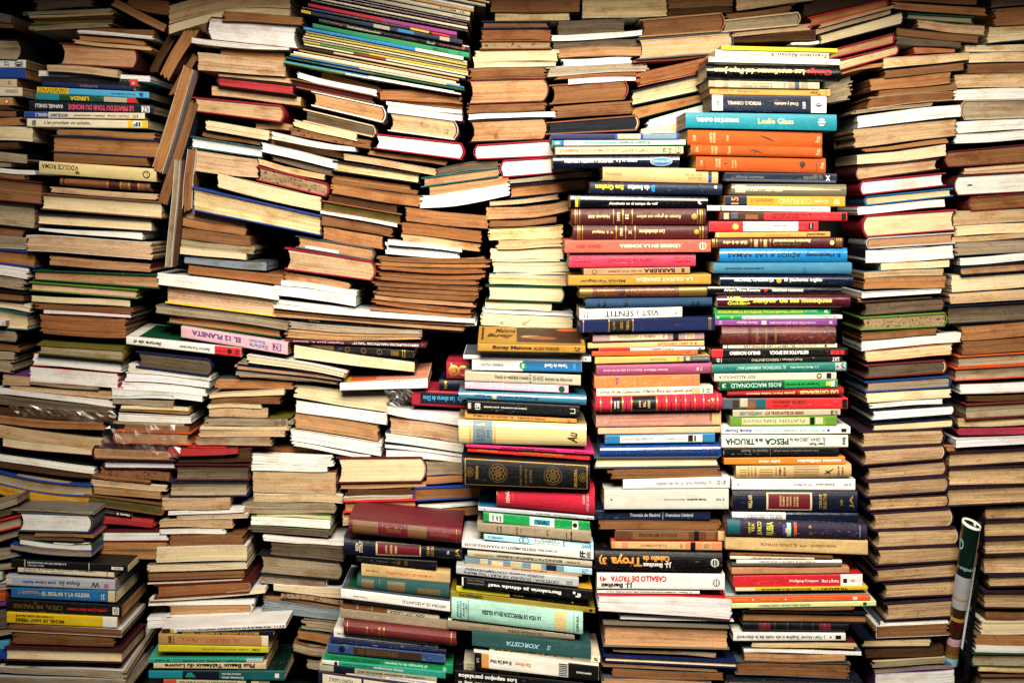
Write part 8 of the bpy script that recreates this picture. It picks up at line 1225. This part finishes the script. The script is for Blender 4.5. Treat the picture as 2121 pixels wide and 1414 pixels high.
B('S','c','thin comic, tan spine, 1st','COM',(-256.2,1223.6,-37.0,1179.3,-37.0,1175.1,-256.2,1220.0),-15.4,'i','tan',[],D=190,mag=1,s=-0.1)
B('S','c','thin comic, cream spine, 2nd','COM',(-259.9,1218.6,-43.8,1175.2,-43.8,1170.5,-259.9,1214.6),-12.0,'i','cream',[],D=190,mag=1,s=0.25)
B('S','c','thin comic, white spine, 3rd','COM',(-290.2,1216.7,-63.2,1171.4,-63.2,1166.0,-290.2,1212.1),-13.1,'i','white',[],D=190,mag=1,s=-0.15)
B('S','c','thin comic, ochre spine, 4th','COM',(-298.2,1213.3,-63.1,1166.5,-63.1,1161.1,-298.2,1208.7),-16.5,'i','ochre',[],D=190,mag=1,s=0.52)
B('S','c','thin comic, ivory spine, black lettering, 5th','COM',(-303.5,1208.3,-69.0,1162.1,-69.0,1155.3,-303.5,1202.6),-14.5,'i','ivory',[('T',0.78,0.9,0.25,0.8,'black','n','TOTEM',),('T',0.93,0.96,0.25,0.75,'black','n','15',)],D=190,mag=1,s=0.51)
B('S','c','thin comic, ivory spine, brown lettering, 6th','COM',(-306.5,1199.6,-69.8,1153.0,-69.8,1146.9,-306.5,1194.4),-17.1,'i','ivory',[('T',0.88,0.98,0.3,0.75,'brown','f','YOKO TSUNO',)],D=190,mag=1,s=-0.06)
B('S','c','thin comic, navy spine, 7th','COM',(-315.8,1195.2,-73.4,1147.1,-73.4,1144.3,-315.8,1192.7),-11.2,'i','navy',[],D=190,mag=1,s=0.62)
B('S','c','thin comic, worn red-brown spine, 8th','COM',(-319.3,1191.3,-74.2,1143.1,-74.2,1139.3,-319.3,1188.2),-9.9,'i','bloodbrown',[],D=190,mag=1,s=-0.13)
B('S','c','thin comic, ivory spine, 9th','COM',(-323.5,1186.1,-73.2,1137.1,-73.2,1132.9,-323.5,1182.5),-16.0,'i','ivory',[],D=190,mag=1,s=0.37)
B('S','c','thin comic, black spine, 10th','COM',(-330.7,1182.5,-73.3,1132.2,-73.3,1128.5,-330.7,1179.3),-13.2,'i','inkblack',[],D=190,mag=1,s=1.01)
B('S','c','thin comic, magenta spine, 11th','COM',(-335.8,1176.7,-91.0,1129.5,-91.0,1122.8,-335.8,1170.9),-12.8,'i','magentad',[('R',0,0.5,0,1,'redb',)],D=190,mag=1,s=0.73)
B('S','c','thin comic, black spine, 12th','COM',(-345.2,1170.4,-90.8,1121.2,-90.8,1116.8,-345.2,1166.6),-17.8,'i','inkblack',[('R',0.08,0.2,0.2,0.9,'blue',),('R',0.7,0.82,0.1,0.9,'yellow',),('R',0.84,0.95,0.1,0.9,'redb',)],D=190,mag=1,s=-0.35)
B('S','c','thin comic, dark blue spine, 13th','COM',(-346.7,1165.9,-81.5,1115.3,-81.5,1107.6,-346.7,1159.3),-19.0,'i','inkblue',[('R',0,0.06,0.2,0.9,'yellow',),('R',0.45,0.55,0.1,0.9,'stone',),('R',0.6,0.7,0.2,0.9,'azure',),('R',0.86,0.92,0.1,0.9,'stone',)],D=190,mag=1,s=0.77)
B('S','c','thin comic, black spine, salmon red lettering, 14th','COM',(-318.7,1153.9,-70.9,1107.4,-70.9,1096.3,-318.7,1144.4),-8.0,'i','inkblack',[('T',0.08,0.16,0.2,0.8,'salmonr','fi','Cairo',),('R',0.19,0.41,0.15,0.85,'stone',),('T',0.2,0.4,0.28,0.72,'inkblack','fb','NUMEROS 16-17-18',),('R',0.72,0.77,0.15,0.9,'silver',),('T',0.73,0.76,0.25,0.8,'inkblack','f','5',),('T',0.795,0.975,0.2,0.78,'salmonr','fb','ANTOLOGIA',)],D=190,mag=1,s=-0.06)
B('S','c','thin comic, green spine, black lettering, 15th','COM',(-328.3,1143.7,-70.8,1095.2,-70.8,1086.7,-328.3,1136.5),-12.0,'i','greenb',[('T',0.77,0.87,0.2,0.8,'inkblack','f','TOTEM',),('T',0.93,0.95,0.2,0.8,'dgreen','f','25',)],D=190,mag=1,s=0.98)
B('S','c','thin comic, azure spine, 16th','COM',(-342.4,1137.3,-79.8,1087.7,-79.8,1081.6,-342.4,1132.2),-19.6,'i','azure',[('R',0.7,1,0,1,'ivory',)],D=190,mag=1,s=0.06)
B('S','c','thin comic, stone grey spine, 17th','COM',(-338.8,1131.2,-74.1,1081.0,-74.1,1077.3,-338.8,1128.1),-15.3,'i','stone',[],D=190,mag=1,s=-0.11)
B('S','c','thin comic, yellow spine, 18th','COM',(-340.1,1126.6,-74.0,1076.4,-74.0,1072.8,-340.1,1123.6),-18.1,'i','yellowb',[],D=190,mag=1,s=-0.35)
B('S','c','thin comic, ivory spine, 19th','COM',(-343.2,1123.0,-75.0,1072.5,-75.0,1069.3,-343.2,1120.3),-14.2,'i','ivory',[],D=190,mag=1,s=-0.18)
B('S','c','thin comic, stone grey spine, 20th','COM',(-345.5,1119.9,-74.3,1069.1,-74.3,1065.7,-345.5,1117.0),-9.7,'i','stone',[],D=190,mag=1,s=-0.2)
B('S','c','thin comic, yellow spine, 21st','COM',(-343.4,1115.2,-72.5,1064.7,-72.5,1061.0,-343.4,1112.0),-13.0,'i','yellowb',[('R',0.1,0.4,0,1,'moss',)],D=190,mag=1,s=0.49)
B('S','c','thin comic, ivory spine, 22nd','COM',(-342.8,1110.6,-72.5,1060.5,-72.5,1057.1,-342.8,1107.8),-11.2,'i','ivory',[('R',0.3,0.5,0,1,'redd',)],D=190,mag=1,s=-0.01)
B('S','c','thin comic, stone grey spine, 23rd','COM',(-348.1,1106.5,-77.6,1056.6,-77.6,1052.8,-348.1,1103.3),-9.7,'i','stone',[('R',0,0.2,0,1,'inkblack',)],D=190,mag=1,s=-0.03)
B('S','c','thin comic, tan spine, 24th','COM',(-350.9,1100.1,-87.6,1051.6,-87.6,1048.8,-350.9,1097.7),-13.7,'i','tan',[],D=190,mag=1,s=0.33)
B('S','c','thin comic, ivory spine, 25th','COM',(-359.7,1097.4,-92.8,1048.7,-92.8,1044.3,-359.7,1093.6),-11.1,'i','ivory',[],D=190,mag=1,s=0.09)
B('S','c','thin comic, wheat spine, 26th','COM',(-364.5,1094.2,-86.0,1043.4,-86.0,1040.1,-364.5,1091.3),-13.1,'i','wheat',[],D=190,mag=1,s=-0.37)
B('S','c','thin comic, steel spine, 27th','COM',(-366.0,1091.4,-79.2,1039.3,-79.2,1036.2,-366.0,1088.8),-14.3,'i','steel',[('R',0.4,0.9,0,1,'stone',)],D=190,mag=1,s=0.12)
B('S','c','thin comic, dark green spine, 28th','COM',(-373.2,1089.1,-78.4,1035.8,-78.4,1032.4,-373.2,1086.2),-11.3,'i','dgreen',[('R',0.2,0.5,0,1,'slate',)],D=190,mag=1,s=0.95)
B('S','c','thin comic, patterned blue spine, 29th','COM',(-377.0,1082.3,-95.2,1031.5,-95.2,1029.0,-377.0,1080.2),-14.0,'i','azured',[('R',0.5,1,0,1,'ivory',)],D=190,mag=1,s=0.04)
B('S','c','thin comic, white spine, 30th','COM',(-375.8,1080.3,-84.2,1028.0,-84.2,1025.3,-375.8,1078.0),-16.1,'i','white',[('R',0,0.35,0,1,'moss',)],D=190,mag=1,s=1.01)
B('P','k','thin brown-edged booklet, tan cover, 1st','NB',(-220.8,759.6,-46.4,757.0,-38.1,749.5,-219.0,753.2),-5.7,'b','tan',[],s=2.56)
B('P','k','thin orange-tan-edged booklet, tan cover, 2nd','NB',(-219.3,751.6,-43.4,749.0,-40.9,741.5,-223.3,745.2),-2.6,'o','tan',[],s=2.04)
B('P','k','thin reddish-brown-edged booklet, sienna brown cover, 3rd','NB',(-216.7,743.7,-51.1,738.9,-47.6,731.5,-217.8,737.3),-9.5,'r2','sienna',[],s=1.53)
B('P','k','thin reddish-brown-edged booklet, tan cover, 4th','NB',(-225.9,734.3,-46.5,729.4,-51.5,721.9,-218.7,727.9),-3.1,'r2','tan',[],s=2.42)
B('P','k','thin brown-edged booklet, sienna brown cover, 5th','NB',(-220.5,727.3,-56.3,719.3,-56.0,711.9,-224.2,720.9),-2.6,'b','sienna',[],s=1.52)
B('P','k','thin brown-edged booklet, sienna brown cover, 6th','NB',(-228.1,719.0,-55.6,710.1,-53.8,702.7,-228.1,712.6),-6.3,'b','sienna',[],s=2.17)
B('P','k','thin brown-edged booklet, brown cover, 7th','NB',(-226.2,711.1,-58.3,701.9,-59.8,694.4,-224.2,704.7),-4.4,'b','brown',[],s=1.39)
B('P','k','thin brown-edged booklet, brown cover, 8th','NB',(-224.6,703.3,-59.4,692.6,-62.4,685.2,-229.5,696.9),-3.4,'b','brown',[],s=1.53)
B('P','k','thin tan-edged booklet, brown cover, 9th','NB',(-227.7,696.1,-69.1,683.0,-63.6,675.6,-231.4,689.7),-5.4,'t','brown',[],s=1.43)
B('P','k','thin reddish-brown-edged booklet, brown cover, 10th','NB',(-232.0,687.7,-64.4,672.7,-63.1,665.3,-227.0,681.3),-5.8,'r2','brown',[],s=2.69)
B('P','k','thin orange-tan-edged booklet, brown cover, 11th','NB',(-233.2,678.6,-68.0,663.3,-66.6,655.9,-234.0,672.2),-3.8,'o','brown',[],s=1.8)
prepare_text(sorted({(d[7], 'b' in d[6], 'i' in d[6]) for a, k in ROWS for d in a[7] if d[0] in 'TY'} | {("y antigüedad", False, False), ("D", False, False)}))
for a, k in ROWS: make_book(*a, **k)
build_mass("thin_paperbacks", "thin paperbacks tucked in between the larger books")

# ------------------------------------------------------------------ things between the stacks
def wpt(px, py, y):
    """a point of the facade, given in 0.8 mm grid steps from its top left corner, at depth y (metres)"""
    k = 0.0008 * (2.4 + y) / 2.4
    return Vector(((px - 1060.5) * k, y, 0.848 - (py - 420.0) * k))
def thing(name, label, cat, loc):
    o = bpy.data.objects.new(name, None); COL.objects.link(o); o.location = loc; o.empty_display_size = .02
    o['label'] = label; o['category'] = cat
    return o
# rolled brochure: a spiral of stiff printed paper
top = wpt(2012, 1086, -0.07); bot = wpt(1969, 1374, 0.025)
ax = bot - top; LEN = ax.length; ax.normalize()
side = ax.cross(Vector((0, 1, 0))).normalized(); frt = side.cross(ax).normalized()
tb = thing("rolled_brochure", "rolled brochure with dark green end stuck between two stacks", "brochure", bot)
def roll_pt(t, a, extra=0.0):
    r = 0.0150 - 0.004 * t
    r = r * (1 - 0.075 * max(0, a - 2 * math.pi) / math.pi) + extra
    sl = 0.005 * math.cos(a) * (1 - t)
    return top + ax * (LEN * t + sl) + side * (r * math.cos(a)) + frt * (r * 0.9 * math.sin(a))
NA = 56; A1 = 3.6 * math.pi
def roll(t0, t1, a0, a1, na, nt_, th, inner):
    V = []; F = []; U = []
    for j in range(nt_ + 1):
        t = t0 + (t1 - t0) * j / nt_
        for i in range(na + 1):
            V.append(roll_pt(t, a0 + (a1 - a0) * i / na, th))
    m_ = na + 1
    if inner:
        n1 = len(V)
        for j in range(nt_ + 1):
            t = t0 + (t1 - t0) * j / nt_
            for i in range(na + 1): V.append(roll_pt(t, a0 + (a1 - a0) * i / na, th - 0.0009))
    for j in range(nt_):
        for i in range(na):
            q = j * m_ + i
            F.append((q, q + m_, q + m_ + 1, q + 1)); U.append([(i * .002, j * .02)] * 4)
            if inner: F.append((n1 + q, n1 + q + 1, n1 + q + m_ + 1, n1 + q + m_)); U.append([(i * .002, j * .02)] * 4)
    if inner:
        for j in (0, nt_):
            for i in range(na):
                q = j * m_ + i
                F.append((q, q + 1, n1 + q + 1, n1 + q)); U.append([(0, 0)] * 4)
    return V, F, U
link("paper_roll", *roll(0, 1, 0, A1, NA, 6, 0, True), MC['gloss'], C['tealnight'], tb, True)
link("paper_rim", *roll(-0.012, 0.0035, 0, A1, NA, 1, 0.0003, True), MC['paper'], C['white'], tb, True)
BANDS = [(0.004, .34, 'tealnight', 'gloss'), (.345, .50, 'silver', 'gloss'), (.50, .51, 'foil', 'gloss'), (.512, .575, 'silver', 'paper'), (.577, .64, 'dbrown', 'gloss'), (.64, .665, 'gold', 'gloss'),
         (.667, .73, 'umber', 'gloss'), (.732, .79, 'dbrown', 'gloss'), (.792, .845, 'pinkl', 'paper'), (.847, .905, 'sienna', 'gloss'), (.907, .935, 'oliveg', 'gloss'), (.937, .996, 'iceblue', 'paper')]
for t0, t1, c_, mt in BANDS:
    link("printed_band", *roll(t0, t1, 0, 2 * math.pi, 28, 4, 0.0004, False), MC[mt], C[c_], tb, True)
for txt, t0, t1, a0, a1, turn in (("y antigüedad", .27, .30, 3.5, 5.4, 0), ("D", .10, .17, 3.35, 3.9, 0)):
    bm = text_mesh(txt, False, False); bm.verts.index_update()
    V = [roll_pt(t1 - v.co.y * (t1 - t0), a0 + v.co.x * (a1 - a0), 0.0009) for v in bm.verts]
    link("lettering", V, [tuple(v.index for v in f.verts) for f in bm.faces], [[(0, 0)] * len(f.verts) for f in bm.faces], MINK, C['mint'], tb)
# slanted dark framed panel behind the roll
fp = thing("framed_panel", "narrow dark framed panel leaning beside the rolled brochure", "panel", wpt(2000, 1430, 0.0))
def quadbox(name, p, y0, y1, mat, col, par):
    V = [wpt(x, z, y0) for x, z in p] + [wpt(x, z, y1) for x, z in p]
    F = [(0, 1, 2, 3), (7, 6, 5, 4), (0, 4, 5, 1), (1, 5, 6, 2), (2, 6, 7, 3), (3, 7, 4, 0)]
    link(name, V, F, [[(0, 0), (.1, 0), (.1, .1), (0, .1)]] * 6, mat, col, par)
quadbox("frame", [(2034, 1075), (2041, 1075), (2003, 1440), (1990, 1440)], -0.012, 0.05, MC['gloss'], C['inkblack'], fp)
quadbox("white_edge", [(2017, 1172), (2021, 1173), (1994, 1345), (1990, 1340)], -0.016, -0.0125, MC['paper'], C['silver'], fp)
# crumpled clear plastic film
m, nt, bs = newmat("clear_film"); g = G(nt)
bs.inputs['Base Color'].default_value = (.95, .95, .97, 1); bs.inputs['Roughness'].default_value = 0.08
bs.inputs['Specular IOR Level'].default_value = 0.9
tr = g.n('ShaderNodeBsdfTransparent'); mx = g.n('ShaderNodeMixShader'); tcf = g.n('ShaderNodeTexCoord')
lw = g.n('ShaderNodeLayerWeight'); lw.inputs[0].default_value = 0.35
g.l(g.ramp(lw.outputs[1], 0.0, 0.9, 0.09, 0.5), mx.inputs[0])
bp = g.n('ShaderNodeBump'); bp.inputs['Strength'].default_value = 0.3; bp.inputs['Distance'].default_value = 0.006
g.l(g.noise(tcf.outputs['Object'], 60, 3, .6), bp.inputs['Height']); g.l(bp.outputs[0], bs.inputs['Normal'])
gl = g.n('ShaderNodeBsdfAnisotropic'); gl.inputs['Roughness'].default_value = 0.34; gl.inputs['Color'].default_value = (1, 1, 1, 1)
g.l(tr.outputs[0], mx.inputs[1]); g.l(gl.outputs[0], mx.inputs[2])
g.l(mx.outputs[0], [n for n in nt.nodes if n.type == 'OUTPUT_MATERIAL'][0].inputs[0])
MFILM = m
def film(label, quad, y, amp, seed, nu=15, nv=6):
    rr = random.Random(seed)
    bumps = [(rr.random(), rr.random(), rr.uniform(.06, .22), rr.uniform(-1, 1), rr.uniform(0, 3.1)) for _ in range(46)]
    a, b, c_, d = [Vector(p) for p in quad]
    V = []; F = []
    for j in range(nv + 1):
        for i in range(nu + 1):
            u, v = i / nu, j / nv
            p = (a.lerp(b, u)).lerp(d.lerp(c_, u), v)
            h = 0
            for bu, bv, s_, k_, an in bumps:
                du, dv = u - bu, (v - bv) * .5
                x = du * math.cos(an) + dv * math.sin(an)
                if abs(du) + abs(dv) < s_ * 2: h += k_ * max(0, 1 - abs(x) / (s_ * .35)) * max(0, 1 - (abs(du) + abs(dv)) / (s_ * 2))
            edge = (rr.uniform(-6, 6) if j in (0, nv) or i in (0, nu) else 0)
            w_ = wpt(p[0] + edge + rr.uniform(-1, 1), p[1] + edge * .5 + rr.uniform(-1, 1), y - abs(h) * amp)
            V.append(w_)
    o_ = wpt((a[0] + b[0]) / 2, (c_[1] + d[1]) / 2, y)
    for j in range(nv):
        for i in range(nu):
            q = j * (nu + 1) + i
            F.append((q, q + nu + 1, q + nu + 2)); F.append((q, q + nu + 2, q + 1))
    ob = link("plastic_film", [v - o_ for v in V], F, None, MFILM, (1, 1, 1, 1), None)
    ob.location = o_; ob['label'] = label; ob['category'] = 'plastic film'; ob['group'] = 'scraps of clear plastic film'
film("crumpled clear plastic film over the orange and wine hardbacks at left", [(222, 878), (374, 880), (368, 948), (200, 935)], -0.026, 0.016, 3)
film("crinkled clear plastic on the dark wad of the wide pile at left", [(20, 838), (235, 852), (238, 876), (18, 862)], -0.018, 0.010, 5, 22, 4)
film("crumpled clear plastic bag beside the crimson spine in the middle", [(802, 808), (852, 806), (848, 842), (800, 838)], -0.022, 0.018, 8, 8, 6)
